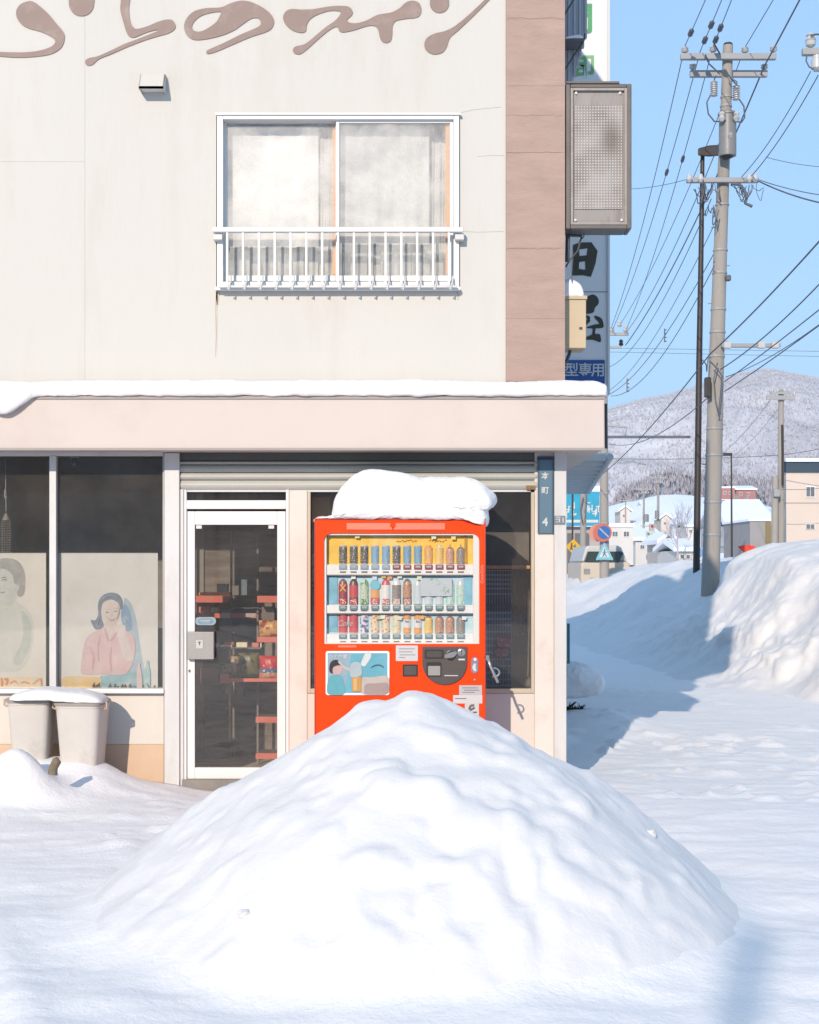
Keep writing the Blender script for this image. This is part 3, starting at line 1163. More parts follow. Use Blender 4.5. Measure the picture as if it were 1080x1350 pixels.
# shutter box above the door
sh = MB().fb(236.8, 704.8, 593, 607, y - .01, .1).build('shutter_housing', pm('shutter_shade_band', C(120, 122, 118, .5), .5, .1, 4), bld)  # canopy shadow along the shutter top is put into this darker colour
ys_ = [607.4, 613, 623.4, 633, 646]
for i in range(4):
    z0, z1 = PZ(ys_[i + 1] - .5, y), PZ(ys_[i] + .5, y)
    n = 7
    ring0, ring1 = [], []
    prof = [(y + .05, z0)] + [(y - .004 - .016 * math.sin(math.pi * k / n), z0 + (z1 - z0) * k / n) for k in range(n + 1)] + [(y + .05, z1)]
    m = MB()
    N = len(prof)
    xa, xb = PX(237, y), PX(708, y)
    m.add([(xa, a, b) for a, b in prof] + [(xb, a, b) for a, b in prof],
          [tuple(range(N)), tuple(range(N, 2 * N))[::-1]] + [(k, N + k, N + (k + 1) % N, (k + 1) % N) for k in range(N)])
    m.build('slat', M_slat, sh, smooth=40)
# rust at the right end of the bottom slat
MB().fb(694, 706, 640, 645.5, y - .0235, .002).build('rust_patch', pm('rust', C(196, 160, 110, .5), .9, .3, 30), sh)

# door
dm = MB()
for q in ((242.5, 246, 645.5, 1033), (377, 381, 645.5, 1033), (246, 377, 659.5, 671)):
    dm.fb(*q, y - .01, .07)
MB().fb(236.8, 700, 645.6, 648.5, y + .001, .06).build('door_lintel', M_alug, bld)
door = dm.build('door', M_alu, bld, bevel=.003)
MB().fb(245.5, 377.5, 648, 660, y + .03, .006).build('transom_pane', M_glass, door)
lf = MB()
for q in ((246.8, 257, 674, 1027), (365.5, 376.5, 674, 1027), (257, 365.5, 674, 692), (257, 365.5, 1012, 1027)):
    lf.fb(*q, y + .005, .04)
lf.build('door_leaf', M_alu, door, bevel=.004)
MB().fb(256.5, 366, 691.5, 1012.5, y + .02, .006).build('door_pane', M_glass, door)
MB().fb(240, 382, 1028, 1046, y - .03, .12).build('threshold', pm('concrete_step', C(190, 182, 172, .55), .9, .15, 8, .3), door)
M_lock = pm('brushed_plate', C(206, 202, 198, .60), .38, .05, 5, stretch=(8, 1, 1), metal=0.35)
lk = MB().fb(246.5, 282, 833, 869.5, y - .045, .049).build('lock_cover', M_lock, door, bevel=.004)
MB().fb(258.5, 267.5, 844, 855, y - .0485, .0034).build('maker_label', pm('label_white', C(240, 240, 238, .65), .5), door)
MB().fb(261, 265, 846, 847.2, y - .0492, .0006).build('label_mark', M_dark, door)
m = MB().fb(262.3, 263.7, 847.2, 850.5, y - .0492, .0006).build('label_mark', M_dark, door)
m = MB().lathe(P(249.8, 884.5, y + .004), [(.0, -.006), (.0085, -.006), (.0095, 0)], 14, 'y').build('keyhole', M_lock, door, smooth=40)
MB().fb(249.3, 250.3, 882.5, 886.5, y - .0028, .0007).build('key_slot', M_dark, door)
for px in (258.5, 354):
    MB().fb(px, px + 7.5, 692.5, 697, y + .015, .004).build('pane_clip', M_alug, door, bevel=.001)
st = MB()
outline_solid(st, [('s', [(262, 819, 5.4), (279, 819, 5.4)])], .6, lambda a, b: (PX(a, y), PZ(b, y)), y + .0175, .002)
st.build('oval_sticker', pm('sticker_blue', C(176, 206, 222, .62), .4), door)
st = MB()
outline_solid(st, [('s', [(264, 819, 3.2), (277, 819, 3.2)])], .5, lambda a, b: (PX(a, y), PZ(b, y)), y + .0168, .0006)
st.build('sticker_ring', pm('sticker_teal', C(140, 178, 200, .6), .4), door)
st = MB()
for q in ((263, 278, 817.4, 818.3), (264.5, 276.5, 819.6, 820.4)): st.fb(*q, y + .0162, .0005)
st.build('sticker_print', pm('label_white', C(240, 240, 238, .65), .5), door)

# beige post right of the door, then the window behind the vending machine
MB().fb(381.3, 405, 646, 1046, y - .005, .09).build('door_post', M_post, bld, bevel=.003)
fr = MB()
for q in ((405.3, 409.5, 648.7, 914), (700.5, 704.7, 648.7, 914), (409.5, 700.5, 908, 914)):
    fr.fb(*q, y - .008, .07)
fr.build('window_frame', pm('ivory_frame', C(244, 230, 205, .62), .5, .06, 4), bld, bevel=.003)
MB().fb(408.8, 701.2, 648, 908.6, y + .022, .006).build('window_pane', M_glass, bld)
MB().fb(405.3, 704.7, 914.3, 1000, y + .003, .09).build('dado', M_dado, bld)
MB().fb(405.3, 704.7, 1000.3, 1050, y + .006, .09).build('plinth', M_orange, bld)

# room inside
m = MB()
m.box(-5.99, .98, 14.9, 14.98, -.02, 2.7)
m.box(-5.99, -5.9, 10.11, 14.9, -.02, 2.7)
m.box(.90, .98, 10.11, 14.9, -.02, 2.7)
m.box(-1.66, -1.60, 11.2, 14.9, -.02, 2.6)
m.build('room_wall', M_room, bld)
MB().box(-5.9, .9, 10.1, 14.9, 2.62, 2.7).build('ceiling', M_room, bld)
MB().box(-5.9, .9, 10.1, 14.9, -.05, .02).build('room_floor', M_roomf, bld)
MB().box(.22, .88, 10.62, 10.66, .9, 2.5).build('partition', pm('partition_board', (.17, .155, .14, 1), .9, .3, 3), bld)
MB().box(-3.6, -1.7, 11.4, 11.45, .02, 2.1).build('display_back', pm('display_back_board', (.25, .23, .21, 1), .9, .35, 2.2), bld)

# ------------------------------------------------------------------ raised lettering on the wall
M_letter = pm('letter_brown', C(186, 158, 148, .56), 0.6, 0.07, 3, 0.1, 20, dirt=(C(225, 205, 196, .6), .55, 7))
M_letter_edge = pm('letter_edge', C(200, 180, 170, .6), .6)
sgn = thing('wall_lettering', P(320, 60, WY), 'row of brown brush-style raised characters along the top of the cream wall', 'lettering')
Z1 = lambda a, b: (PX(a / 4.5, WY), PZ(b / 4.5, WY))
Z2 = lambda a, b: (PX(220 + a / 4.5, WY), PZ(b / 4.5, WY))
Z3 = lambda a, b: (PX(440 + a / 4.5, WY), PZ(b / 4.5, WY))
fu = [(175, 8), (125, 25), (98, 65), (103, 110), (135, 150), (180, 172), (240, 188), (300, 215), (328, 240), (323, 262), (300, 280), (240, 300), (150, 311), (0, 309), (-160, 295), (-170, 320), (0, 335), (100, 342), (200, 338), (290, 325), (345, 300), (375, 265), (385, 215), (370, 180), (335, 140), (290, 85), (240, 40), (205, 15)]
ra = [(715, -130), (718, 0), (715, 60), (735, 140), (755, 200), (775, 220), (800, 222), (830, 210), (880, 190), (938, 176), (935, 185), (900, 200), (820, 232), (740, 262), (660, 300), (580, 335), (530, 345), (508, 360), (510, 382), (530, 390), (555, 380), (590, 350), (660, 322), (760, 278), (860, 240), (940, 215), (1000, 198), (1035, 175), (1042, 150), (1025, 122), (990, 117), (940, 130), (880, 155), (820, 172), (795, 165), (775, 130), (766, 60), (772, 0), (785, -130)]
no_o = [(440, 5), (380, 20), (320, 45), (230, 50), (160, 70), (115, 115), (103, 165), (120, 210), (165, 237), (240, 232), (330, 210), (400, 180), (450, 145), (500, 112), (540, 108), (558, 130), (550, 155), (500, 180), (430, 210), (340, 255), (250, 295), (235, 308), (245, 320), (300, 305), (400, 262), (500, 220), (590, 190), (625, 165), (637, 130), (625, 95), (590, 60), (540, 30), (490, 10)]
no_h = [(322, 72), (270, 75), (210, 92), (170, 120), (150, 155), (160, 182), (200, 188), (250, 165), (295, 130), (315, 95)]
wai = [(0, 37), (50, 36), (90, 42), (112, 65), (108, 90), (80, 118), (95, 135), (140, 138), (200, 120), (260, 90), (340, 75), (390, 50), (430, 15), (470, 5), (505, 18), (520, 50), (515, 85), (490, 105), (430, 112), (370, 125), (350, 155), (348, 200), (340, 240), (315, 255), (290, 248), (275, 225), (265, 180), (245, 155), (200, 155), (120, 180), (60, 192),
       (35, 185), (25, 165), (10, 160), (-40, 190), (-110, 250), (-160, 295), (-200, 322), (-235, 315), (-240, 290), (-220, 275), (-170, 262), (-110, 215), (-50, 165), (0, 130), (30, 100), (40, 70), (-20, 65), (-90, 85), (-140, 115), (-160, 150), (-165, 185), (-195, 195), (-245, 180), (-285, 145), (-300, 105), (-285, 70), (-250, 55), (-190, 58), (-120, 55), (-60, 45)]
n_t = [(985, -75), (925, -2), (830, 95), (740, 180), (690, 225), (670, 280), (640, 315), (590, 322), (550, 300), (538, 262), (555, 225), (600, 200), (660, 185), (720, 155), (800, 90), (895, 0), (955, -70)]
for prims, tf in (([('p', fu)], Z1), ([('s', [(487, -70, 60), (485, -20, 76), (484, 22, 74)])], Z1), ([('p', ra)], Z1),
                  ([('p', no_o), ('n', no_h)], Z2), ([('p', wai)], Z3), ([('s', [(626, -120, 50), (628, 20, 57)])], Z3), ([('p', n_t)], Z3)):
    m = MB()
    outline_solid(m, prims, 5.0, tf, WY - .007, .0065)
    m.build('letter', M_letter, sgn)

# ------------------------------------------------------------------ illuminated-sign box on the corner
M_boxgrey = pm('sign_box_grey', C(120, 112, 107, .75), .5, .1, 4, dirt=(C(80, 70, 64, .5), .5, 3))


def dots_mat(name):
    m_ = bpy.data.materials.new(name)
    m_.use_nodes = True
    n = m_.node_tree.nodes
    l = m_.node_tree.links
    b = n['Principled BSDF']
    b.inputs['Roughness'].default_value = .55
    tc = n.new('ShaderNodeTexCoord')
    mp = n.new('ShaderNodeMapping')
    p = 190 / 3.75
    mp.inputs['Scale'].default_value = (p, 0, p)
    l.new(tc.outputs['Object'], mp.inputs[0])
    fr_ = n.new('ShaderNodeVectorMath')
    fr_.operation = 'FRACTION'
    l.new(mp.outputs[0], fr_.inputs[0])
    sb = n.new('ShaderNodeVectorMath')
    sb.operation = 'SUBTRACT'
    sb.inputs[1].default_value = (.5, 0, .5)
    l.new(fr_.outputs[0], sb.inputs[0])
    ln = n.new('ShaderNodeVectorMath')
    ln.operation = 'LENGTH'
    l.new(sb.outputs[0], ln.inputs[0])
    lt = n.new('ShaderNodeMath')
    lt.operation = 'LESS_THAN'
    lt.inputs[1].default_value = .26
    l.new(ln.outputs[1], lt.inputs[0])
    no = n.new('ShaderNodeTexNoise')
    no.inputs['Scale'].default_value = 4.5
    no.inputs['Detail'].default_value = 5
    l.new(tc.outputs['Object'], no.inputs['Vector'])
    rp = n.new('ShaderNodeValToRGB')
    rp.color_ramp.elements[0].position = .40
    rp.color_ramp.elements[1].position = .72
    rp.color_ramp.elements[0].color = C(180, 172, 167, .75)
    rp.color_ramp.elements[1].color = C(132, 120, 112, .72)
    l.new(no.outputs[0], rp.inputs[0])
    mx = n.new('ShaderNodeMix')
    mx.data_type = 'RGBA'
    l.new(lt.outputs[0], mx.inputs[0])
    l.new(rp.outputs[0], mx.inputs[6])
    mx.inputs[7].default_value = C(240, 236, 230, .6)
    # soft soot stain with its own place on the sheet
    so = n.new('ShaderNodeMapping')
    so.inputs['Location'].default_value = (-PX(806, WY) + PX(790, WY + .05), 0, -PZ(183, WY) + PZ(302, WY + .05))
    l.new(tc.outputs['Object'], so.inputs[0])
    s2 = n.new('ShaderNodeMapping')
    s2.inputs['Scale'].default_value = (13, 0, 7.5)
    l.new(so.outputs[0], s2.inputs[0])
    nz = n.new('ShaderNodeVectorMath')
    nz.operation = 'LENGTH'
    l.new(s2.outputs[0], nz.inputs[0])
    a2 = n.new('ShaderNodeMath')
    a2.operation = 'ADD'
    l.new(nz.outputs[1], a2.inputs[0])
    l.new(no.outputs[0], a2.inputs[1])
    mr = n.new('ShaderNodeMapRange')
    mr.inputs[1].default_value = 0.9
    mr.inputs[2].default_value = 1.7
    mr.inputs[3].default_value = 0.55
    mr.inputs[4].default_value = 0.0
    l.new(a2.outputs[0], mr.inputs[0])
    m3 = n.new('ShaderNodeMix')
    m3.data_type = 'RGBA'
    l.new(mr.outputs[0], m3.inputs[0])
    l.new(mx.outputs[2], m3.inputs[6])
    m3.inputs[7].default_value = C(92, 76, 66, .7)
    l.new(m3.outputs[2], b.inputs['Base Color'])
    return m_


bxs = thing('sign_box', P(790, 302, WY + .05), 'empty grey framed sign box with a dotted panel sticking out beside the brown corner', 'sign box')
yb = WY - .02
m = MB()
for q in ((746.5, 752.5, 110, 301.5), (827, 833, 110, 301.5), (752.5, 827, 110, 115.5), (752.5, 827, 296, 301.5)):
    m.fb(*q, yb, .20)
m.build('frame', M_boxgrey, bxs, bevel=.007)
M_boxin = pm('sign_box_inner', C(182, 172, 164, .75), .5, .08, 6, dirt=(C(110, 95, 86, .5), .5, 5))
m = MB()
for q in ((752.6, 756, 115.6, 296), (823.5, 827, 115.6, 296), (756, 823.5, 115.6, 119), (756, 823.5, 292.5, 296)):
    m.fb(*q, yb + .006, .12)
m.build('inner_trim', M_boxin, bxs, bevel=.002)
MB().fb(755.5, 824, 118.5, 293, yb + .03, .01).build('face_panel', pm('sign_face', C(172, 164, 159, .75), .5, .08, 3, stretch=(3, 1, .6), dirt=(C(120, 105, 95, .5), .6, 4)), bxs)
MB().fb(757.5, 821, 139, 275.5, yb + .022, .008).build('dotted_panel', dots_mat('dotted_sheet'), bxs)
for (a, b) in ((759.5, 123), (817.5, 123), (758.5, 290.5), (819.5, 290.5)):
    MB().lathe(P(a, b, yb + .03), [(.001, -.016), (.009, -.012), (.011, 0)], 10, 'y').build('lamp_socket', M_alu, bxs, smooth=40)
MB().fb(747, 817, 106.8, 109.6, yb - .01, .24).build('top_plate', M_boxgrey, bxs, bevel=.002)
MB().box(1.0895, PX(747, yb), yb + .05, yb + .15, PZ(290, yb), PZ(282, yb)).build('wall_bracket', M_dark, bxs)
MB().box(1.0895, PX(747, yb), yb + .05, yb + .15, PZ(135, yb), PZ(127, yb)).build('wall_bracket', M_dark, bxs)
# wiring under the box
m = MB()
d = WY + .12
m.tube([P(746, 310, d), P(768, 311, d)], .010, 6)
m.tube([P(749, 312, d), P(748, 345, d)], .016, 6)
m.tube([P(767, 312, d), P(762, 330, d), P(752, 342, d), P(746, 352, d)], .006, 6)
m.tube([P(762, 302, d), P(766, 308, d), P(770, 305, d), P(770, 312, d), P(764, 318, d), P(762, 328, d)], .004, 5)
m.tube([P(755, 335, d), P(754, 350, d), P(754, 372, d)], .0035, 5)
m.build('bracket_wiring', M_dark, bxs, smooth=50)

# pale meter cabinet on the side wall
M_cab = pm('cream_cabinet', C(248, 224, 186, .62), .55, .05, 4, dirt=(C(235, 200, 150, .6), .4, 4))
cab = thing('meter_cabinet', P(760, 460, WY + .2), 'cream metal cabinet fixed on the side wall above the canopy end', 'cabinet')
yc = WY + .15
MB().fb(735, 773, 394, 459, yc, .22).build('body', M_cab, cab, bevel=.006)
MB().fb(733, 774.5, 389.5, 394.3, yc - .012, .25).build('lid', M_cab, cab, bevel=.003)
MB().fb(764, 768, 431, 434, yc - .006, .006).build('latch', M_dark, cab)
m = MB().tube([P(752, 459, yc + .1), P(751, 466, yc + .1), P(747, 476, yc + .1), P(744, 480, yc + .1)], .012, 6)
m.build('conduit', M_dark, cab, smooth=50)


def snow_cap(name, label, rings, mat=None, relief=1.0):
    m_ = MB().loft(rings)
    o = m_.build(name, mat or M_capsnow, None, fix=True)
    sub = o.modifiers.new('soft', 'SUBSURF')
    sub.levels = 2
    sub.render_levels = 3
    for sc_, st_ in ((.16, .030), (.045, .009)):
        tx = bpy.data.textures.new('snow_relief', 'CLOUDS')
        tx.noise_scale = sc_
        tx.noise_depth = 3
        dm_ = o.modifiers.new('relief', 'DISPLACE')
        dm_.texture = tx
        dm_.texture_coords = 'GLOBAL'
        dm_.strength = st_ * relief
        dm_.mid_level = .5
    o.data.shade_smooth()
    return tag(o, label, 'snow layer', 'snow lying on things')


def outline_cap(label, outline, y0, y1, base, nse=0.012, seed=1, fore=0.0, nr=13):
    """snow lying on something: photo outline of its front, swelling through its depth"""
    q = catmull(outline, True, 4)
    rings = []
    ym = (y0 + y1) / 2
    cxm = q[:, 0].mean()
    for i in range(nr):
        s = -1 + 2 * i / (nr - 1)
        k = max(0.05, (1 - abs(s) ** 3.2)) ** .42
        yy = ym + s * (y1 - y0) / 2
        ring = []
        for (a, b) in q:
            dz = (base - b)
            kk = .55 + .45 * k
            X = PX(cxm + (a - cxm) * (.80 + .20 * k), y0)
            Z = PZ(base - dz * kk if dz > 0 else base - dz * kk, y0)
            nn = nse * fbm(np.array([X * 5 + seed]), np.array([Z * 5 + yy * 4]), 3, seed)[0]
            ring.append((X + nn, yy, Z + nn * 1.2))
        rings.append(ring)
    return snow_cap('snow_layer', label, rings, relief=min(1.0, (y1 - y0) * 1.6))


outline_cap('smooth dome of snow on top of the cream meter cabinet', [(734, 390), (734, 378), (738, 368), (747, 364.5), (757, 365), (766, 371), (771, 380), (772, 390), (764, 390.2), (752, 390.3), (742, 390.2)], yc - .02, yc + .26, 390, .006, 3)

# snow along the canopy
rings = []
xs_ = np.concatenate([np.arange(-5.6, -2.2, .07), np.arange(-2.2, 1.1, .12), np.arange(1.1, 1.36, .03)])
for X in xs_:
    px_ = CX + X / CY * F
    endk = float(np.clip((1.36 - X) / .10, 0.02, 1)) ** .5
    h = (.115 + .018 * fbm(np.array([X * 1.4]), np.array([2.0]), 3, 7)[0]) * (.35 + .65 * endk)
    droop = .145 * float(sstep(46, 20, px_)) * (.75 + .4 * fbm(np.array([X * 7]), np.array([.3]), 2, 9)[0])
    lip = .022 + .012 * fbm(np.array([X * 3.1]), np.array([5.0]), 2, 13)[0]
    back = WY - .012 if X < 1.085 else 11.3
    zb = cz1 + .0075
    f0 = CY - lip - .035 * float(sstep(46, 25, px_))
    ring = [(X, CY + .02, zb), (X, CY - .014, zb - droop * .9 - .004), (X, f0 - .012, zb - droop - .006), (X, f0 - .03, zb + h * .25 - droop * .6), (X, f0 - .022, zb + h * .62), (X, f0 + .045, zb + h * .93),
            (X, CY + .13, zb + h), (X, min(back, CY + .24), zb + h * 1.02), (X, back, zb + h * 1.0), (X, back, zb + .01), (X, CY + .15, zb)]
    rings.append(ring)
snow_cap('snow_layer', 'long strip of snow lying along the top edge of the pinkish canopy', rings, relief=.8)

# town sign on the corner post
M_signblue = pm('town_sign_blue', C(120, 158, 182, .55), .4, .06, 3, stretch=(1, 1, .5))
M_white = pm('white_paint', C(245, 245, 245, .68), .5, .02)
tsg = thing('street_name_sign', P(719, 703, WY - .03), 'narrow blue vertical sign with white characters on the corner post', 'sign')
yt = WY - .035
MB().fb(709.3, 729.8, 602.5, 703, yt, .02).build('plate', M_signblue, tsg, bevel=.002)
m = MB()
m.fb(709.3, 711.3, 606.3, 703, yt - .003, .003)
m.fb(727.8, 729.8, 606.3, 703, yt - .003, .003)
m.build('side_band', pm('town_sign_mid', C(88, 126, 156, .5), .4), tsg)
MB().fb(708.8, 730.3, 601.8, 606.3, yt - .004, .026).build('top_band', pm('town_sign_dark', C(52, 88, 116, .5), .4), tsg)
for (t, py, h) in (('本', 628, 10), ('町', 647, 10), ('4', 688.5, 15)):
    m = MB()
    text_shape(m, t, PX(718.8, yt), PZ(py, yt), h / 190, yt - .0024, .002, bold=.022)
    m.build('character', M_white, tsg)
pl = thing('number_plate', P(737, 692, WY - .04), 'tiny grey-blue number plate on the grey corner post beside the street sign', 'plate')
MB().fb(731.2, 745.5, 680, 691.5, WY - .036, .005).build('plate', pm('number_plate_blue', C(158, 172, 184, .55), .4, .08, 9), pl, bevel=.001)
m = MB()
for q in ((733, 739, 681.3, 682.3), (732.8, 736.5, 684, 685), (737, 738.5, 683.5, 688.5), (733, 736, 687.5, 688.5)):
    m.fb(*q, WY - .0375, .001)
text_shape(m, '1', PX(742.5, WY - .036), PZ(686, WY - .036), 9 / 190, WY - .0375, bold=.02)
m.build('plate_print', M_white, pl)

# green pole tip beside the corner, and the leafy sprig with snow beyond
MB().box(PX(748.2, 10.6), PX(751.5, 10.6), 10.6, 10.63, PZ(875, 10.6), PZ(822, 10.6)).build('green_stake', pm('teal_paint', C(60, 150, 150, .5), .5), None, bevel=.003)
tag(bpy.data.objects['green_stake'], 'thin teal green stake standing against the side wall by the corner post', 'stake')

# ------------------------------------------------------------------ waste bins under the shop window
M_bin = pm('beige_plastic', C(234, 226, 218, .8), .5, .05, 5, .05, 30, dirt=(C(180, 168, 158, .5), .45, 5))
M_clip = pm('clip_peach', C(240, 205, 180, .6), .5)
M_binp = pm('beige_plastic_dark', C(205, 194, 184, .55), .5, .05, 5)


def waste_bin(px0, px1, py0, py1, yf, label, turn):
    X0, X1 = PX(px0, yf), PX(px1, yf)
    zt, zb = PZ(py0, yf), PZ(py1, yf)
    w = (X1 - X0) / 2
    b = thing('waste_bin', ((X0 + X1) / 2, yf + .16, zb), label, 'waste bin', 'waste bins by the shop front')
    c = Vector(((X0 + X1) / 2, yf + .16, 0))
    m_ = MB()

    def ring(z, hw, hd, r=.035):
        out = []
        for k in range(20):
            a = 2 * math.pi * k / 20
            sx = abs(math.cos(a)) ** .35 * (1 if math.cos(a) >= 0 else -1)
            sy = abs(math.sin(a)) ** .35 * (1 if math.sin(a) >= 0 else -1)
            v = Vector((sx * hw, sy * hd, 0))
            v.rotate(Matrix.Rotation(turn, 3, 'Z'))
            out.append((c.x + v.x, c.y + v.y, z))
        return out
    m_.loft([ring(zb - .03, w * .78, .12), ring(zt - .045, w * .96, .155), ring(zt - .044, w * .985, .16), ring(zt - .03, w * .985, .16)])
    m_.build('body', M_bin, b, smooth=35)
    m_ = MB().loft([ring(zt - .029, w * 1.03, .17), ring(zt - .012, w * 1.03, .17), ring(zt - .005, w * .99, .16), ring(zt + .004, w * .93, .15)])
    m_.build('lid', M_binp, b, smooth=30)
    for sg in (-1, 1):
        v = Vector((sg * w * 1.02, -.06, 0))
        v.rotate(Matrix.Rotation(turn, 3, 'Z'))
        xx, yy = c.x + v.x, c.y + v.y
        m_ = MB().tube([(xx, yy, zt - .01), (xx + sg * .018, yy - .01, zt - .016), (xx + sg * .02, yy - .01, zt - .05), (xx - sg * .002, yy - .008, zt - .06)], .008, 8)
        m_.build('handle', M_clip, b, smooth=50)
    return b


waste_bin(70, 134, 925, 1012, 9.55, 'beige plastic waste bin with snow on its lid, the right one below the shop window', R(-4))
waste_bin(5, 64, 921, 1000, 9.60, 'beige plastic waste bin, the left one below the shop window', R(3))
outline_cap('sloping snow lying across the lids of the two beige waste bins',
            [(8, 922), (14, 916), (28, 912), (45, 909), (60, 909), (80, 911), (100, 913), (118, 916), (131, 922), (133, 928), (120, 928), (100, 927.5), (84, 925), (70, 924), (62, 922.5), (40, 922), (20, 922.5)], 9.52, 9.86, 925, .010, 5)
m = MB().tube([P(69, 1021, 9.05), P(70.5, 1012, 9.05), P(74.5, 1004, 9.05), P(73, 1000.5, 9.06)], [.03, .028, .030, .02], 9)
tag(m.build('wooden_stump', pm('stump_wood', C(176, 158, 130, .5), .9, .25, 20), None, smooth=50), 'stub of weathered wood poking out of the snow in front of the bins', 'stump')

# ------------------------------------------------------------------ vending machine
VY = 9.30
M_red = pm('vending_red', (0.74, 0.050, 0.004, 1), 0.5, 0.05, 2.0, dirt=((0.70, 0.085, 0.02, 1), 0.5, 5), spec=0.12)
M_redl = pm('vending_red_pale', (0.72, 0.17, 0.10, 1), 0.35, 0.1, 6, stretch=(.3, 1, 3))
M_redd = pm('vending_red_dark', (0.40, 0.03, 0.012, 1), 0.4)
M_vwhite = pm('vending_white', C(244, 243, 244, 1.12), 0.45, 0.03, 3)
M_vgrey = pm('vending_grey', C(176, 168, 170, .55), 0.5, 0.05)
M_coin = pm('coin_panel_grey', C(104, 92, 88, .55), 0.45, 0.06, 8)
M_coind = pm('coin_dark', C(62, 54, 52, .5), 0.4)
M_chrome = pm('chrome', C(215, 212, 210, .7), 0.25, 0.04, metal=.7)
vm = thing('vending_machine', P(527.5, 745 + 1.53 * F / VY, VY + .33), 'bright red drinks vending machine half hidden behind the snow heap', 'vending machine')
DX0, DX1, DY0, DY1 = 427, 632, 703, 849         # display opening
m = MB()
t = .70
m.fb(415, DX0, 685, 1042, VY, t)
m.fb(DX1, 640, 685, 1042, VY, t)
m.fb(DX0, DX1, 685, DY0, VY, t)
m.fb(DX0, DX1, DY1, 1042, VY, t)
m.build('cabinet', M_red, vm)
m = MB()
# rounded upper corners of the display opening
for sx, cx_ in ((1, DX0), (-1, DX1)):
    r = 11
    pts = [(PX(cx_, VY), PZ(DY0, VY))]
    for k in range(9):
        a = math.pi / 2 * k / 8
        pts.append((PX(cx_ + sx * (r - r * math.sin(a)), VY), PZ(DY0 + r - r * math.cos(a), VY)))
    if sx > 0: pts = [pts[0]] + pts[1:]
    MB().prism(pts, VY + .0008, VY + .03).build('corner_gusset', M_red, vm)
for q in ((414.6, 416.2, 685.5, 1042), (638.8, 640.4, 685.5, 1042)): MB().fb(*q, VY - .004, .02).build('edge_strip', M_redd, vm)
MB().fb(414.4, 640.6, 683.3, 685.4, VY - .006, .72).build('top_cover', M_redd, vm, bevel=.002)
for (a, b, c, d_) in ((457, 517.5, 689.5, 698.5), (519.5, 587, 689.5, 698.5)):
    MB().fb(a, b, c, d_, VY - .008, .0075).build('trim_band', M_redl, vm, bevel=.003)
MB().fb(514.5, 521.5, 688.5, 695, VY - .012, .0035).build('trim_boss', M_red, vm, bevel=.001)
MB().fb(446, 470, 850.8, 853.6, VY - .003, .0026).build('trim_band', M_redl, vm)
# white liner of the display
IY = VY + .032
m = MB()
for q in ((DX0, DX0 + 3.4, DY0, DY1), (DX1 - 8, DX1, DY0, DY1), (DX0 + 3.4, DX1 - 8, DY0, DY0 + 2.5), (DX0 + 3.4, DX1 - 8, DY1 - 2.2, DY1)):
    m.fb(*q, VY + .012, .08)
m.build('display_liner', M_vwhite, vm)
M_yel = pm('display_yellow', C(255, 206, 78, 1), .5, .12, 7, dirt=(C(255, 232, 150, 1), .8, 9))
M_cy = pm('display_pale_blue', C(205, 234, 244, 1), .5, .06, 6, dirt=(C(160, 220, 240, .95), .7, 9))
MB().fb(DX0 + 3, DX1 - 7, DY0 + 2, 756.4, IY + .03, .01).build('backing_card', M_yel, vm)
MB().fb(DX0 + 3, DX1 - 7, 756.5, DY1, IY + .03, .01).build('backing_card', M_cy, vm)
for (a, b, c, d_) in ((434, 445, 760, 796), (434, 445, 812, 833), (611, 622, 757, 800)):
    MB().fb(a, b, c, d_, IY + .022, .007).build('side_card', pm('display_blue', C(150, 214, 240, .82), .5, .2, 12), vm)
MB().fb(612.5, 616, 706, 746, IY + .02, .006).build('side_card', pm('display_amber', C(238, 180, 60, .64), .5, .2, 12), vm)
# orange scrawl on the yellow header
m = MB()
rg = random.Random(5)
for (a, b, yy) in ((523, 547, 713), (566, 588, 713)):
    x = a
    while x < b:
        m.tube([P(x, yy + rg.uniform(-1.5, 1.5), IY + .028), P(x + 1.6, yy + rg.uniform(-2, 2), IY + .028), P(x + 2.6, yy + rg.uniform(-1, 1.5), IY + .028)], .0028, 5)
        x += 3.4
tag(m.build('header_print', pm('ink_orange', C(226, 122, 40, .6), .5), vm), kind='stuff')
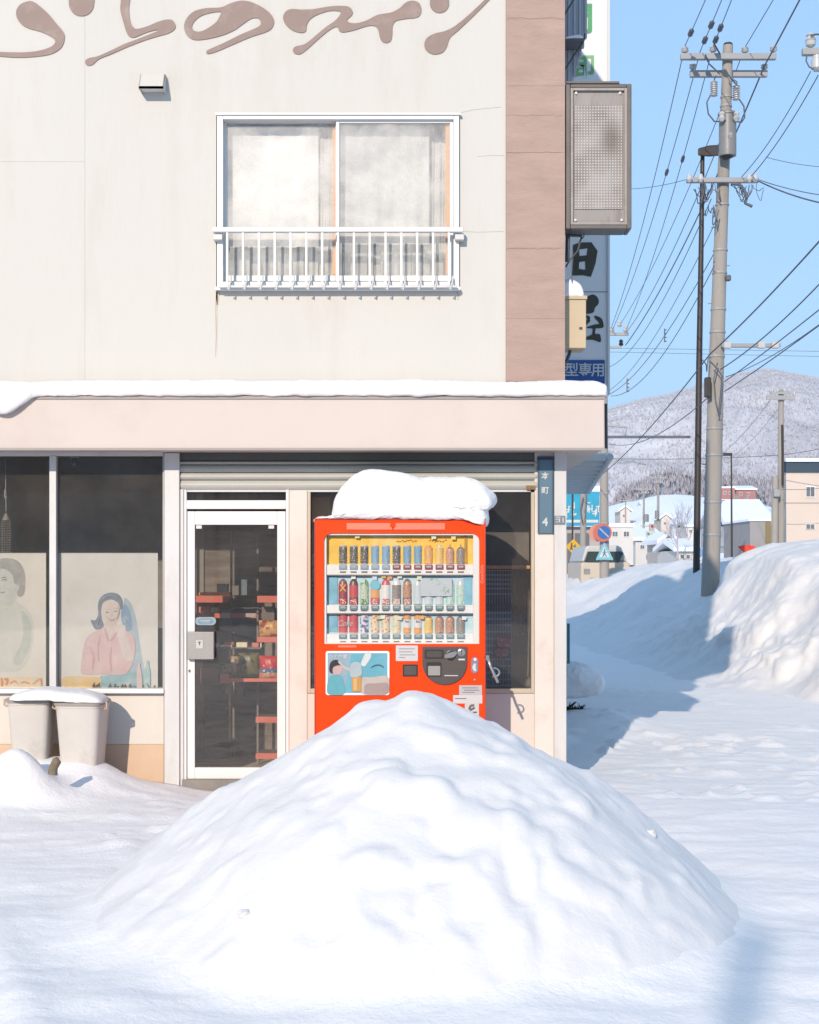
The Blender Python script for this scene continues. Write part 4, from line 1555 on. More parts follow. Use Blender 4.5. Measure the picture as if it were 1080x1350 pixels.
# shelves with their front rails
SH = [(757.8, 744), (808.5, 797.5), (849.5, 835.5)]
for (yb_, yt_) in SH:
    MB().fb(DX0 + 3.5, DX1 - 8.2, yt_ + .2, yb_, IY - .008, .063).build('shelf_rail', M_vwhite, vm, bevel=.002)
    MB().fb(DX0 + 3.5, DX1 - 8.2, yb_ + .05, yb_ + 1.2, IY - .006, .06).build('shelf_edge', M_vgrey, vm)
PITCH = (607.5 - 452.0) / 11
colx_ = [452.2 + PITCH * k for k in range(12)]
M_btn_b = pm('button_blue', C(182, 216, 234, .66), .35)
M_btn_t = pm('button_teal', C(150, 196, 210, .62), .35)
M_btn_r = pm('button_red', C(214, 92, 104, .6), .35)
M_btn_w = pm('button_face', C(226, 238, 244, .68), .35)
M_tag = pm('price_tag', C(160, 150, 142, .55), .5)
first = {}
for r_, (yb_, yt_) in enumerate(SH):
    yy = yt_ + .8
    for k, cx_ in enumerate(colx_):
        mt = (M_btn_b if k < 5 else M_btn_r) if r_ == 0 else M_btn_t
        key = mt.name
        if key not in first:
            b = MB().fb(cx_ - 5.2, cx_ + 5.2, yy, yy + 6, IY - .0158, .0076).build('button', mt, vm, bevel=.0015)
            f_ = MB().fb(cx_ - 3.2, cx_ + 3.2, yy + 1.0, yy + 3.6, IY - .0172, .0013).build('button_face', M_btn_w, b)
            first[key] = (b, cx_, yy)
        else:
            b0, x0, y0 = first[key]
            b = copy_tree(b0, vm)
            b.location = (PX(cx_, IY) - PX(x0, IY), 0, PZ(yy, IY) - PZ(y0, IY))
    m = MB()
    for cx_ in colx_:
        m.fb(cx_ - 4, cx_ + 4, yb_ - 4.6 if r_ < 2 else yb_ - 4.2, yb_ - 2.6, IY - .0104, .002)
    tag(m.build('price_tag', M_tag, vm), kind='stuff')
# clear front of the display
MB().fb(DX0 + .4, DX1 - .4, DY0 + .4, DY1 - .4, VY + .008, .003).build('display_front', glass_mat('display_acrylic', (.98, .98, .98, 1), 1.0), vm)

# lower door fittings
def rrect(m_, x0, x1, y0, y1, r, yf, th, mi=0):
    pts = []
    for (cx_, cy_, a0) in ((x1 - r, y0 + r, -90), (x1 - r, y1 - r, 0), (x0 + r, y1 - r, 90), (x0 + r, y0 + r, 180)):
        for k in range(5):
            a = R(a0 + 90 * k / 4)
            pts.append((PX(cx_ + r * math.cos(a), yf), PZ(cy_ + r * math.sin(a), yf)))
    return m_.prism(pts, yf, yf + th, mi)


ad = rrect(MB(), 429.5, 513.5, 858.5, 916.5, 3, VY - .010, .0095).build('poster_frame', M_vwhite, vm, bevel=.002)
adp = MB().fb(432, 511, 861, 914, VY - .0112, .001).build('poster_print', pm('poster_sky', C(128, 206, 226, .66), .35, .12, 4, dirt=(C(190, 228, 236, .66), .8, 5)), vm)
tfv = lambda a, b: (PX(a, VY), PZ(b, VY))
Z6 = lambda a, b: (PX(410 + a / 4.32, VY), PZ(840 + b / 4.32, VY))
layers = [
    ([('P', [(95, 88), (230, 88), (215, 200), (190, 320), (95, 320)])], C(176, 206, 222, .64)),
    ([('p', [(290, 235), (350, 228), (440, 225), (437, 322), (290, 322)])], C(232, 216, 204, .64)),
    ([('p', [(310, 270), (380, 262), (437, 262), (437, 322), (310, 322)])], C(206, 182, 176, .6)),
    ([('s', [(300, 150, 16), (322, 110, 20), (330, 95, 12)])], C(246, 248, 248, .68)),
    ([('s', [(345, 172, 3), (368, 160, 3.5), (395, 160, 3.5), (415, 172, 3)])], C(70, 120, 150, .55)),
    ([('p', [(105, 175), (115, 140), (145, 128), (170, 145), (172, 165), (140, 170), (128, 205), (110, 200)])], C(70, 58, 60, .5)),
    ([('p', [(128, 172), (165, 160), (182, 178), (172, 205), (150, 222), (128, 210)])], C(238, 200, 192, .64)),
    ([('p', [(100, 240), (130, 215), (165, 215), (185, 250), (190, 322), (98, 322)])], C(120, 200, 214, .64)),
    ([('s', [(160, 140, 5), (190, 170, 6), (225, 185, 9)])], C(240, 214, 206, .64)),
    ([('p', [(222, 180), (232, 148), (262, 140), (285, 155), (288, 215), (230, 225)])], C(206, 222, 226, .64)),
    ([('P', [(232, 228), (288, 224), (286, 308), (236, 310)])], C(240, 178, 90, .66)),
    ([('P', [(242, 236), (262, 234), (262, 300), (244, 302)])], C(250, 206, 140, .68)),
]
for i, (pr, cc) in enumerate(layers):
    m = MB()
    outline_solid(m, pr, 3.0, Z6, VY - .0112 - .0005 * (i + 1), .0004)
    m.build('poster_shape', pm('poster_ink_%d' % i, cc, .35, .06, 20), vm)
m = MB()
text_shape(m, 'ひとの夏', PX(446, VY), PZ(866, VY), 6.2 / 204, VY - .0185, .0004, bold=.01)
m.build('poster_lettering', M_white, vm)

rrect(MB(), 522, 551, 851, 871.5, 1, VY - .003, .0025).build('notice_sticker', pm('sticker_white', C(244, 240, 240, .66), .5, .03), vm)
m = MB()
for yy, a, b in ((855, 526, 547), (859, 526, 544), (863, 527, 548), (866.5, 526, 534)): m.fb(a, b, yy, yy + .9, VY - .0034, .0004)
tag(m.build('sticker_print', pm('ink_grey', C(170, 160, 165, .5), .6), vm), kind='stuff')
rrect(MB(), 531, 551, 876, 892, 1, VY - .004, .0035).build('card_reader', M_coind, vm, bevel=.001)
rrect(MB(), 533, 549, 878, 890, .6, VY - .0052, .0011).build('reader_face', M_coin, vm)
# coin panel: flat top, round bottom right
m = MB()
pts = [(557, 852.5), (616, 852.5)]
for k in range(0, 21):
    a = math.pi * k / 20
    pts.append((586.5 + 29.5 * math.cos(a), 872 + 31 * math.sin(a) ** .9))
m.prism([(PX(a, VY), PZ(b, VY)) for a, b in pts], VY - .012, VY - .0005)
cp = m.build('coin_panel', M_coin, vm, bevel=.003)
rrect(MB(), 560, 585, 856.5, 868.5, 1.5, VY - .0155, .0033).build('screen_bezel', M_coind, cp)
rrect(MB(), 562.5, 582.5, 858.5, 866.5, 1, VY - .0165, .0009).build('price_screen', pm('lcd', C(120, 112, 104, .5), .2), cp)
rrect(MB(), 562.5, 582, 873, 892, 1.5, VY - .0155, .0033).build('note_bezel', M_coind, cp)
rrect(MB(), 564.5, 580.5, 878, 890.5, 1, VY - .018, .0024).build('note_slot', pm('note_steel', C(196, 190, 184, .6), .4), cp)
MB().lathe(P(594.5, 864, VY - .012), [(.034, 0), (.034, -.003), (.028, -.0045), (.001, -.0045)][::-1], 20, 'y').build('lever_ring', M_coind, cp, smooth=40)
m = MB()
outline_solid(m, [('s', [(588.5, 865, 2.6), (596, 863, 3.6), (600, 861, 2.4)])], .7, tfv, VY - .024, .007)
m.build('return_lever', M_chrome, cp)
MB().lathe(P(608.5, 860.5, VY - .012), [(.025, 0), (.025, -.004), (.019, -.006), (.016, -.003), (.001, -.003)][::-1], 20, 'y').build('coin_slot', M_chrome, cp, smooth=40)
MB().fb(607.9, 609.1, 857.5, 863.5, VY - .0165, .001).build('slot_gap', M_dark, cp)
m = MB()
for q in ((604.5, 613, 868.5, 870.5), (586, 604, 890.2, 891.3)): m.fb(*q, VY - .0128, .0006)
m.build('panel_print', M_white, cp)
m = MB()
outline_solid(m, [('s', [(626, 871, 4.6), (626, 883, 4.6)])], .7, tfv, VY - .007, .0065)
m.build('service_plate', pm('plate_lilac', C(170, 160, 186, .6), .4), vm)
MB().lathe(P(626.5, 869.5, VY - .007), [(.001, -.004), (.008, -.003), (.0095, 0)], 12, 'y').build('service_light', M_vwhite, vm, smooth=40)
m = MB()
outline_solid(m, [('s', [(626, 876, 1.6), (625, 880, 2.2), (626.5, 883.5, 1.6)])], .5, tfv, VY - .0078, .0007)
m.build('plate_symbol', M_white, vm)
MB().lathe(P(626, 896.5, VY - .001), [(.001, -.009), (.007, -.008), (.009, 0)], 12, 'y').build('door_lock', M_chrome, vm, smooth=40)
for (q, cc, nm) in (((605.5, 635.5, 903.5, 917), C(226, 220, 222, .64), 'a'), ((597.5, 636, 916.5, 927.5), C(246, 240, 236, .66), 'b'), ((613, 631.5, 927.2, 945.5), C(240, 234, 230, .66), 'c')):
    dy = .0022 if nm != 'b' else .0030
    rrect(MB(), *q, .5, VY - dy, .0016).build('notice_sticker', pm('sticker_paper_' + nm, cc, .5, .03), vm)
m = MB()
for q in ((610, 630, 906.5, 907.4), (612, 632, 909.5, 910.4), (610, 626, 912.5, 913.2)): m.fb(*q, VY - .0026, .0004)
for q in ((600, 615, 920.5, 921.6),): m.fb(*q, VY - .0034, .0004)
outline_solid(m, [('s', [(619, 934, 1.5), (621, 930.5, 1.4), (624, 930, 1.6)]), ('s', [(620.5, 936, 1.4), (625, 933.5, 1.5)])], .45, tfv, VY - .0026, .0004)
for q in ((615.5, 618, 938.2, 940.2), (619, 622.5, 938.2, 940.2), (623.5, 629, 938.2, 940.2), (617, 621, 941.8, 943.8), (622, 627.5, 941.8, 943.8)): m.fb(*q, VY - .0026, .0004)
tag(m.build('sticker_print', pm('ink_brown', C(140, 122, 118, .5), .6), vm), kind='stuff')
m = MB()
text_shape(m, 'Coca-Cola', PX(635.6, VY), PZ(757, VY), 5.6 / 204, VY - .0008, .0004, rot=R(90), bold=.004)
m.build('side_lettering', pm('ink_pink', C(250, 176, 160, .6), .5), vm)
# lock hasp sticking out on the right
m = MB()
m.tube([P(639, 868.5, VY + .02), P(644, 870, VY - .01), P(646.5, 878, VY - .02), P(656.5, 900, VY - .02)], .0095, 8)
m.build('hasp_bar', M_chrome, vm, smooth=50)
m = MB()
cc = P(651.5, 886.5, VY - .012)
m.tube([cc + Vector((.034 * math.cos(a), 0, .028 * math.sin(a))) for a in np.linspace(-1.9, 1.7, 14)], .0055, 7)
m.build('hasp_ring', M_chrome, vm, smooth=50)
MB().fb(639, 645, 864, 869, VY - .004, .03).build('hasp_base', M_chrome, vm, bevel=.002)

# ---- the drinks on display
def band_profile(kind):
    # radius factor, height fraction
    if kind == 'can':
        return [(.86, 0), (1, .05), (1, .30), (1, .72), (1, .93), (.84, 1.0)]
    if kind == 'slim':
        return [(.9, 0), (1, .04), (1, .34), (1, .86), (.72, .92), (.72, 1.0)]
    if kind == 'wide':
        return [(.92, 0), (1, .04), (1, .06), (1, .94), (1, .96), (.9, 1.0)]
    return [(.9, 0), (1, .03), (1, .24), (1, .66), (.86, .78), (.52, .87), (.40, .90), (.45, .905), (.45, 1.0)]


def drink(cx_, py_bot, h_px, w_px, kind, mats, mis, label, group, extra=None):
    d_ = IY + .012
    k_ = F / d_
    r = w_px / k_ / 2
    h = h_px / k_
    x, z = PX(cx_, d_), PZ(py_bot, d_)
    nm = 'drink_can' if kind in ('can', 'wide') else 'drink_bottle'
    m_ = MB().lathe((x, d_ + r, z), [(a * r, b * h) for a, b in band_profile(kind)], 14, 'z', mis)
    o = m_.build(nm, mats, None, smooth=50, weld=False, fix=False)
    tag(o, label, 'drink can' if nm == 'drink_can' else 'drink bottle', group)
    if extra: extra(o, x, z, r, h, d_)
    return o


def mk(name, r, g, b, ro=.35, k=1.0):
    r, g, b = [c + (255 - c) * .28 for c in (r, g, b)]
    return pm(name, C(r, g, b, k), ro, .05, 30)


D_blk = print_mat('can_black', C(107, 105, 106, 1.0), C(218, 214, 211, 1.0), 130, .56)
D_red = mk('drink_red', 206, 44, 50)
D_dred = mk('drink_dark_red', 140, 30, 40)
D_blue = print_mat('can_blue', C(137, 178, 212, 1.0), C(212, 224, 224, 1.0), 110, .58)
D_grey = mk('can_top', 190, 186, 184)
D_cola = mk('cola_brown', 70, 40, 38)
D_green = mk('drink_green', 122, 176, 110)
D_greenl = print_mat('label_green', C(212, 230, 212, 1.0), C(139, 178, 139, 1.0), 90, .56)
D_white = mk('drink_white', 240, 238, 236)
D_orange = mk('drink_orange', 240, 150, 60)
D_amber = print_mat('label_amber', C(241, 186, 120, 1.0), C(250, 229, 186, 1.0), 100, .56)
D_yel = print_mat('label_yellow', C(249, 214, 139, 1.0), C(222, 164, 106, 1.0), 100, .58)
D_pink = print_mat('label_pinkbrown', C(218, 175, 159, 1.0), C(178, 135, 125, 1.0), 110, .56)
D_tea = mk('tea_brown', 150, 88, 62)
D_teal = print_mat('label_tea', C(212, 167, 142, 1.0), C(156, 118, 106, 1.0), 90, .55)
D_coffee = print_mat('label_coffee', C(156, 148, 145, 1.0), C(212, 205, 200, 1.0), 120, .58)
D_dk = mk('coffee_dark', 96, 82, 80)
D_cream = print_mat('label_cream', C(243, 233, 205, 1.0), C(218, 191, 156, 1.0), 80, .58)
D_fig = print_mat('label_figure', C(248, 230, 197, 1.0), C(218, 131, 120, 1.0), 60, .54)
D_clear = mk('water_clear', 206, 220, 232)
D_mint = print_mat('label_mint', C(212, 235, 229, 1.0), C(164, 212, 193, 1.0), 70, .56)
D_cyan = mk('label_cyan', 80, 186, 214)
D_globe = print_mat('label_globe', C(237, 239, 243, 1.0), C(120, 128, 178, 1.0), 42, .50)
D_cap = mk('cap_white', 244, 244, 244)

ordn = ['leftmost', 'second from the left', 'third from the left', 'fourth from the left', 'fifth from the left', 'sixth from the left', 'seventh from the left',
        'sixth from the right', 'fourth from the right', 'third from the right', 'second from the right', 'rightmost']
ordn = ['leftmost', '2nd from left', '3rd from left', '4th from left', '5th from left', '6th from left', '7th from left', '5th from right', '4th from right', '3rd from right', '2nd from right', 'rightmost']
GR = 'sample drinks on display in the vending machine'


def front_text(txt, mat, size, rot=0, zf=.55, bold=.02):
    def f(o, x, z, r, h, d_):
        mm = MB()
        text_shape(mm, txt, x, z + h * zf, size, d_ - .0015, .001, rot=rot, bold=bold)
        mm.build('print', mat, o)
    return f


def disc_print(mat, fr, zf):
    def f(o, x, z, r, h, d_):
        MB().lathe((x, d_ - .0005, z + h * zf), [(.001, -.001), (r * fr, -.001), (r * fr, .004)], 14, 'y').build('print', mat, o)
    return f


M_ink_o = mk('ink_bright_orange', 250, 160, 50)
M_ink_b = mk('ink_blue', 40, 60, 150)
row1 = [('can', [D_blk, D_grey], 'black can with white lettering'), ('can', [D_blk, D_grey], 'black can with white lettering'), ('can', [D_blk, D_grey], 'black can with white lettering'),
        ('can', [D_blue, D_grey], 'blue can with pale print'), ('can', [D_blue, D_grey], 'blue can with pale print'), ('can', [D_blk, D_grey], 'black can with white lettering'),
        ('can', [D_blue, D_grey], 'blue can with pale print'), ('can', [D_blue, D_grey], 'blue can with pale print'),
        ('slim', [D_amber, D_orange], 'orange capped can'), ('slim', [D_yel, D_cream], 'yellow capped can'), ('bottle', [D_pink, D_tea], 'squat pinkish bottle'), ('bottle', [D_coffee, D_dk], 'squat grey-brown bottle')]
for k, (kd, mats, nm) in enumerate(row1):
    if kd == 'can': mis = [1, 0, 0, 0, 1]
    elif kd == 'slim': mis = [1, 0, 0, 1, 1]
    else: mis = [0, 0, 0, 0, 1, 1, 1, 1]
    drink(colx_[k], 743.8, 25.0 if kd != 'bottle' else 26, 11.6 if kd == 'can' else 12.8, kd, mats, mis, '%s, %s in the machine\'s top row' % (nm, ordn[k]), GR)
B = [1, 0, 0, 1, 1, 1, 2, 2]
row2 = [('bottle', [D_dred, D_dk, D_red], [0, 0, 0, 0, 1, 2, 2, 2], 'dark red bottle with orange X', front_text('X', M_ink_o, .062)),
        ('bottle', [D_red, D_cola, D_red], [1, 1, 0, 1, 1, 1, 2, 2], 'cola bottle with red label', None),
        ('bottle', [D_greenl, D_green, D_cap], B, 'green bottle with pale label', None),
        ('bottle', [D_red, D_orange, D_orange], [0, 0, 1, 0, 1, 1, 1, 1], 'orange bottle with blue disc', disc_print(D_cyan, .95, .66)),
        ('bottle', [D_white, D_red, D_red], [1, 0, 0, 1, 1, 1, 1, 2], 'white bottle with red top', None),
        ('bottle', [D_coffee, D_white, D_red], [1, 0, 0, 1, 1, 2, 2, 2], 'pale bottle with brown band', None),
        ('bottle', [D_teal, D_dk, D_dk], [2, 1, 0, 0, 1, 1, 2, 2], 'brown banded coffee bottle', None),
        ('bottle', [D_clear, D_green, D_cap], [1, 0, 0, 0, 0, 0, 2, 2], 'clear bottle with green foot', None),
        ('bottle', [D_clear, D_mint, D_cap], [1, 0, 0, 0, 0, 0, 2, 2], 'clear bottle with pale label', None),
        ('bottle', [D_clear, D_mint, D_cap], [1, 0, 0, 0, 0, 0, 2, 2], 'clear bottle with pale label', None),
        ('bottle', [D_mint, D_clear, D_cap], B, 'pale mint bottle', None), ('bottle', [D_mint, D_clear, D_cap], B, 'pale mint bottle', None)]
for k, (kd, mats, mis, nm, ex) in enumerate(row2):
    drink(colx_[k], 797.3, 39.3, 14.2, kd, mats, mis, '%s, %s in the machine\'s middle row' % (nm, ordn[k]), GR, ex)
MB().fb(554.5, 596, 762.5, 786, IY + .004, .003).build('clear_card', print_mat('clear_card', C(222, 232, 242, .9), C(170, 210, 180, .8), 26, .60), vm)
W5 = [0, 0, 0, 0, 0]
row3 = [('wide', [D_red, D_white], [1, 0, 0, 0, 1], 'broad bright red can', None, 13.6), ('wide', [D_red, D_white], [1, 0, 0, 0, 1], 'broad bright red can', None, 13.6),
        ('can', [D_globe, D_white], [1, 0, 0, 0, 1], 'white can with blue globe', None, 12.4), ('can', [D_fig, D_cream], [1, 0, 0, 0, 1], 'cream can with red figure', None, 12),
        ('can', [D_fig, D_cream], [1, 0, 0, 0, 1], 'cream can with red figure', None, 12), ('can', [D_cream, D_cream], [1, 0, 0, 0, 1], 'plain cream can', None, 12.6),
        ('can', [D_orange, D_white], [0, 0, 1, 0, 0], 'orange can with white band', front_text('fan', M_ink_b, .022, zf=.62), 11), ('can', [D_orange, D_white], [0, 0, 1, 0, 0], 'orange can with white band', front_text('fan', M_ink_b, .022, zf=.62), 11),
        ('bottle', [D_yel, D_tea, D_orange], [0, 0, 0, 0, 1, 1, 2, 2], 'amber bottle with yellow label', None, 12.6), ('bottle', [D_teal, D_tea, D_tea], [1, 0, 0, 0, 1, 1, 2, 2], 'brown tea bottle', None, 13.4),
        ('bottle', [D_teal, D_tea, D_tea], [1, 0, 0, 0, 1, 1, 2, 2], 'brown tea bottle', None, 13.4), ('bottle', [D_coffee, D_dk, D_dk], [1, 0, 0, 0, 1, 1, 2, 2], 'dark grey bottle', None, 12.6)]
for k, (kd, mats, mis, nm, ex, w_) in enumerate(row3):
    drink(colx_[k], 835.2, 25.4 if kd != 'bottle' else 26.4, w_ + .6, kd, mats, mis, '%s, %s in the machine\'s bottom row' % (nm, ordn[k]), GR, ex)
dd = IY + .004
m = MB()
text_shape(m, 'Coke', PX(454.5, dd), PZ(822, dd), 11 / 203, IY + .0105, .0012, shear=.35, bold=.004, wide=.8)
m.build('pack_lettering', M_white, vm)

# small shelf-talker cards tucked between the samples
rg = random.Random(17)
cards = [(466, 761, (250, 250, 250)), (478.5, 766, (210, 232, 240)), (494, 762, (214, 232, 246)), (506, 759.5, (250, 206, 70)), (514, 761, (246, 160, 60)), (527, 760, (250, 240, 240)), (553, 762, (236, 246, 214)), (500, 814, (200, 222, 150)), (505, 813.5, (250, 250, 246)), (527, 815, (236, 240, 220)), (556, 814, (250, 190, 120)), (612, 815, (246, 250, 250)), (471, 707, (255, 240, 190)), (572, 708, (255, 246, 214)), (598, 709, (255, 228, 150))]
for i, (a, b, rgb) in enumerate(cards):
    MB().fb(a - 3, a + 3, b - 2.4, b + 2.4, IY + .008 - .0007 * i, .0006).build('shelf_card', pm('shelf_card_%d' % i, C(*rgb, 1), .5, .05), vm)
for (a, c) in ((452.2, (210, 60, 60)), (466.3, (214, 70, 70)), (480.5, (90, 160, 100)), (494.6, (196, 90, 80)), (508.7, (200, 90, 90)), (522.9, (214, 180, 170)), (537, (214, 150, 130))):
    MB().fb(a - 4.4, a + 4.4, 789.5, 797, IY + .009, .002).build('shelf_card', print_mat('flavour_card_%d' % int(a), C(*c, .95), C(246, 236, 230, 1), 120, .53), vm)

# thick pillow of snow on the machine
outline_cap('thick overhanging pillow of snow on top of the red vending machine',
            [(414.5, 684.5), (416, 679.5), (434, 677.5), (436.5, 668), (440, 654), (448, 641), (458, 630), (470, 620.5), (484, 614.8), (498, 613.8), (514, 616), (530, 620), (545, 624), (558, 626.3), (574, 626.6), (592, 625.5), (610, 626), (624, 629), (638, 636), (650, 645),
             (656, 653), (657, 660.5), (652.5, 667), (646.5, 669.5), (647, 675), (648.5, 683), (646, 691), (642.2, 690), (641.2, 684.5), (620, 683.4), (560, 683.3), (500, 683.3), (450, 683.3)], VY - .05, VY + .66, 683.4, .012, 11, nr=15)

# ------------------------------------------------------------------ things in the shop windows and inside the shop
PYW = WY + .045
def poster(name, px0, px1, py0, py1, label, layers, Z, paper):
    p = thing(name, P((px0 + px1) / 2, py1, PYW), label, 'poster', 'faded posters in the shop window')
    MB().fb(px0, px1, py0, py1, PYW, .004).build('paper', paper, p)
    m_ = MB()
    for q in ((px0 - .6, px1 + .6, py0 - 1, py0), (px0 - .6, px0, py0, py1), (px1, px1 + .6, py0, py1)): m_.fb(*q, PYW - .003, .008)
    m_.build('edge_strip', M_alu, p)
    for i, (pr, mat) in enumerate(layers):
        m_ = MB()
        outline_solid(m_, pr, 5.0, Z, PYW - .0006 * (i + 1), .0005)
        m_.build('printed_shape', mat, p)
    return p


def ink(name, r, g, b, var=.08): return pm('ink_' + name, C(r, g, b, .95), .7, var, 14, dirt=(C(237, 235, 234, .95), .85, 12))


M_paper = pm('poster_paper', C(238, 238, 237, .98), .7, .03, 4, dirt=(C(218, 222, 222, .95), .5, 6))
M_paper2 = pm('poster_paper_warm', C(238, 236, 230, .98), .7, .03, 4, dirt=(C(224, 218, 208, .95), .5, 6))
Zp = lambda a, b: (PX(a / 4.217, PYW), PZ(720 + b / 4.217, PYW))
K = ink
woman = [
    ([('p', [(690, 290), (735, 330), (760, 420), (775, 520), (790, 620), (800, 730), (680, 740), (600, 700), (640, 520), (690, 420)])], K('haze', 186, 208, 226)),
    ([('p', [(695, 320), (728, 380), (735, 460), (700, 470), (680, 430), (672, 370)])], K('haze_deep', 150, 182, 212)),
    ([('P', [(556, 722), (640, 716), (745, 700), (800, 715), (800, 792), (556, 792)])], K('cyan_wash', 160, 204, 218, .15)),
    ([('p', [(345, 735), (400, 722), (480, 726), (556, 730), (556, 775), (515, 788), (360, 784)])], K('yellow_wash', 246, 216, 158, .12)),
    ([('p', [(505, 410), (530, 412), (546, 380), (545, 330), (556, 290), (585, 266), (625, 258), (662, 270), (682, 305), (680, 350), (662, 345), (640, 310), (600, 300), (570, 322), (562, 370), (572, 420), (578, 445), (555, 462), (530, 462), (515, 440)])], K('hair_blue', 140, 154, 174)),
    ([('p', [(585, 420), (640, 420), (650, 470), (615, 530), (590, 480)])], K('skin_neck', 232, 218, 214)),
    ([('p', [(567, 330), (590, 305), (625, 298), (658, 318), (668, 350), (660, 395), (640, 425), (612, 438), (588, 425), (570, 390)])], K('skin_face', 236, 226, 222)),
    ([('p', [(585, 455), (540, 470), (495, 495), (468, 550), (455, 630), (450, 695), (470, 715), (560, 712), (640, 716), (700, 708), (735, 660), (752, 590), (750, 530), (725, 485), (680, 470), (640, 470), (618, 500), (600, 530), (592, 500)])], K('shirt_pink', 234, 204, 206, .06)),
    ([('p', [(640, 470), (642, 448), (668, 436), (695, 442), (702, 470), (712, 520), (735, 590), (745, 625), (715, 640), (690, 620), (672, 560), (656, 510)])], K('skin_arm', 234, 222, 222)),
    ([('s', [(588, 372, 2.2), (596, 366, 2.6), (606, 370, 2.0)]), ('s', [(636, 366, 2.0), (646, 361, 2.6), (655, 365, 2.0)])], K('eyes', 120, 128, 144)),
    ([('s', [(585, 355, 1.8), (597, 349, 2.2), (609, 353, 1.6)]), ('s', [(634, 350, 1.6), (646, 344, 2.2), (656, 348, 1.6)]), ('s', [(622, 378, 1.6), (624, 390, 2.2)])], K('brows', 176, 180, 190)),
    ([('s', [(606, 404, 2.0), (618, 412, 4.0), (632, 410, 4.0), (641, 400, 2.0)])], K('smile', 222, 178, 182)),
    ([('s', [(608, 405, 1.0), (620, 409, 1.8), (638, 402, 1.0)])], K('teeth', 246, 246, 246)),
    ([('s', [(500, 560, 3), (520, 610, 5), (515, 680, 3)]), ('s', [(620, 560, 3), (612, 620, 5), (620, 690, 3)]), ('s', [(560, 500, 2), (545, 560, 4), (550, 640, 3)]), ('s', [(580, 456, 4), (592, 490, 5), (600, 525, 3)]), ('s', [(650, 480, 3), (632, 505, 4), (612, 530, 2)])], K('shirt_fold', 224, 188, 194)),
    ([('s', [(570, 300, 2), (590, 282, 3), (625, 272, 3), (655, 284, 2)]), ('s', [(555, 360, 2), (552, 400, 3), (540, 440, 3)]), ('s', [(530, 430, 2), (548, 448, 3), (565, 446, 2)])], K('hair_sheen', 168, 180, 196)),
    ([('s', [(655, 330, 3), (660, 365, 5), (648, 400, 4)]), ('s', [(590, 392, 3), (598, 398, 4)]), ('s', [(652, 388, 3), (646, 396, 3)])], K('cheek_shade', 228, 206, 204)),
    ([('s', [(775, 655, 7), (775, 680, 8), (776, 715, 14), (778, 775, 15)])], K('bottle_pink', 236, 214, 214)),
    ([('s', [(822, 640, 7), (821, 670, 9), (820, 700, 17), (820, 775, 17)])], K('bottle_cyan', 176, 220, 226)),
]
poster('window_poster', 77.5, 207.5, 730, 906, 'faded poster of a smiling woman in a pink shirt in the shop window', woman, Zp, M_paper)
man = [
    ([('p', [(-150, 700), (-190, 520), (-160, 400), (-90, 320), (-30, 295), (60, 292), (110, 320), (165, 370), (188, 450), (180, 560), (150, 650), (100, 695), (20, 700)])], K('body_grey', 226, 230, 224, .05)),
    ([('p', [(120, 360), (160, 400), (175, 470), (160, 580), (110, 660), (70, 640), (110, 560), (130, 470)])], K('body_shade', 206, 214, 208)),
    ([('p', [(-40, 190), (-20, 120), (40, 105), (85, 140), (100, 210), (92, 290), (60, 330), (0, 320), (-35, 270)])], K('face_grey', 218, 222, 220)),
    ([('p', [(-60, 190), (-50, 110), (0, 72), (60, 68), (110, 92), (138, 150), (140, 220), (132, 268), (108, 282), (95, 262), (104, 225), (80, 205), (70, 160), (30, 128), (-10, 130), (-35, 160)])], K('hair_grey', 178, 180, 180, .12)),
    ([('s', [(10, 192, 3), (24, 186, 3.5), (40, 190, 2.5)]), ('s', [(8, 180, 2), (25, 172, 2.6), (44, 178, 2)]), ('s', [(-8, 200, 2), (-12, 225, 3), (0, 232, 2.5)])], K('features_grey', 132, 140, 146)),
    ([('s', [(0, 256, 2.4), (16, 258, 3), (32, 252, 2)])], K('mouth_grey', 170, 160, 160)),
    ([('P', [(-290, 728), (235, 728), (240, 790), (-290, 790)])], K('orange_base', 250, 228, 196, .06)),
    ([('s', [(10, 738, 7), (14, 760, 8), (12, 775, 6)]), ('s', [(30, 740, 7), (45, 742, 6), (38, 768, 8)]), ('s', [(60, 762, 5), (85, 752, 6), (100, 766, 5)]), ('s', [(115, 760, 4), (140, 756, 5), (165, 764, 4)]), ('s', [(185, 766, 4), (205, 750, 6), (228, 740, 5), (232, 775, 5)])], K('orange_marks', 226, 160, 100)),
]
poster('window_poster', -69, 60, 730, 906, 'faded grey poster of a dark-haired man, cut by the left edge, in the shop window', man, Zp, M_paper2)
# debris along the window bottom
m = MB()
rg = random.Random(12)
for k in range(26):
    a = rg.uniform(120, 205)
    p = P(a, 906.5, WY + .035)
    m.tube([p, p + Vector((rg.uniform(-.02, .02), 0, rg.uniform(.008, .035)))], [.007, .002], 5)
tag(m.build('dead_insects', pm('debris_brown', (.12, .1, .07, 1), .9), None), 'brown dried debris along the bottom of the window below the woman poster', 'debris', kind='stuff')

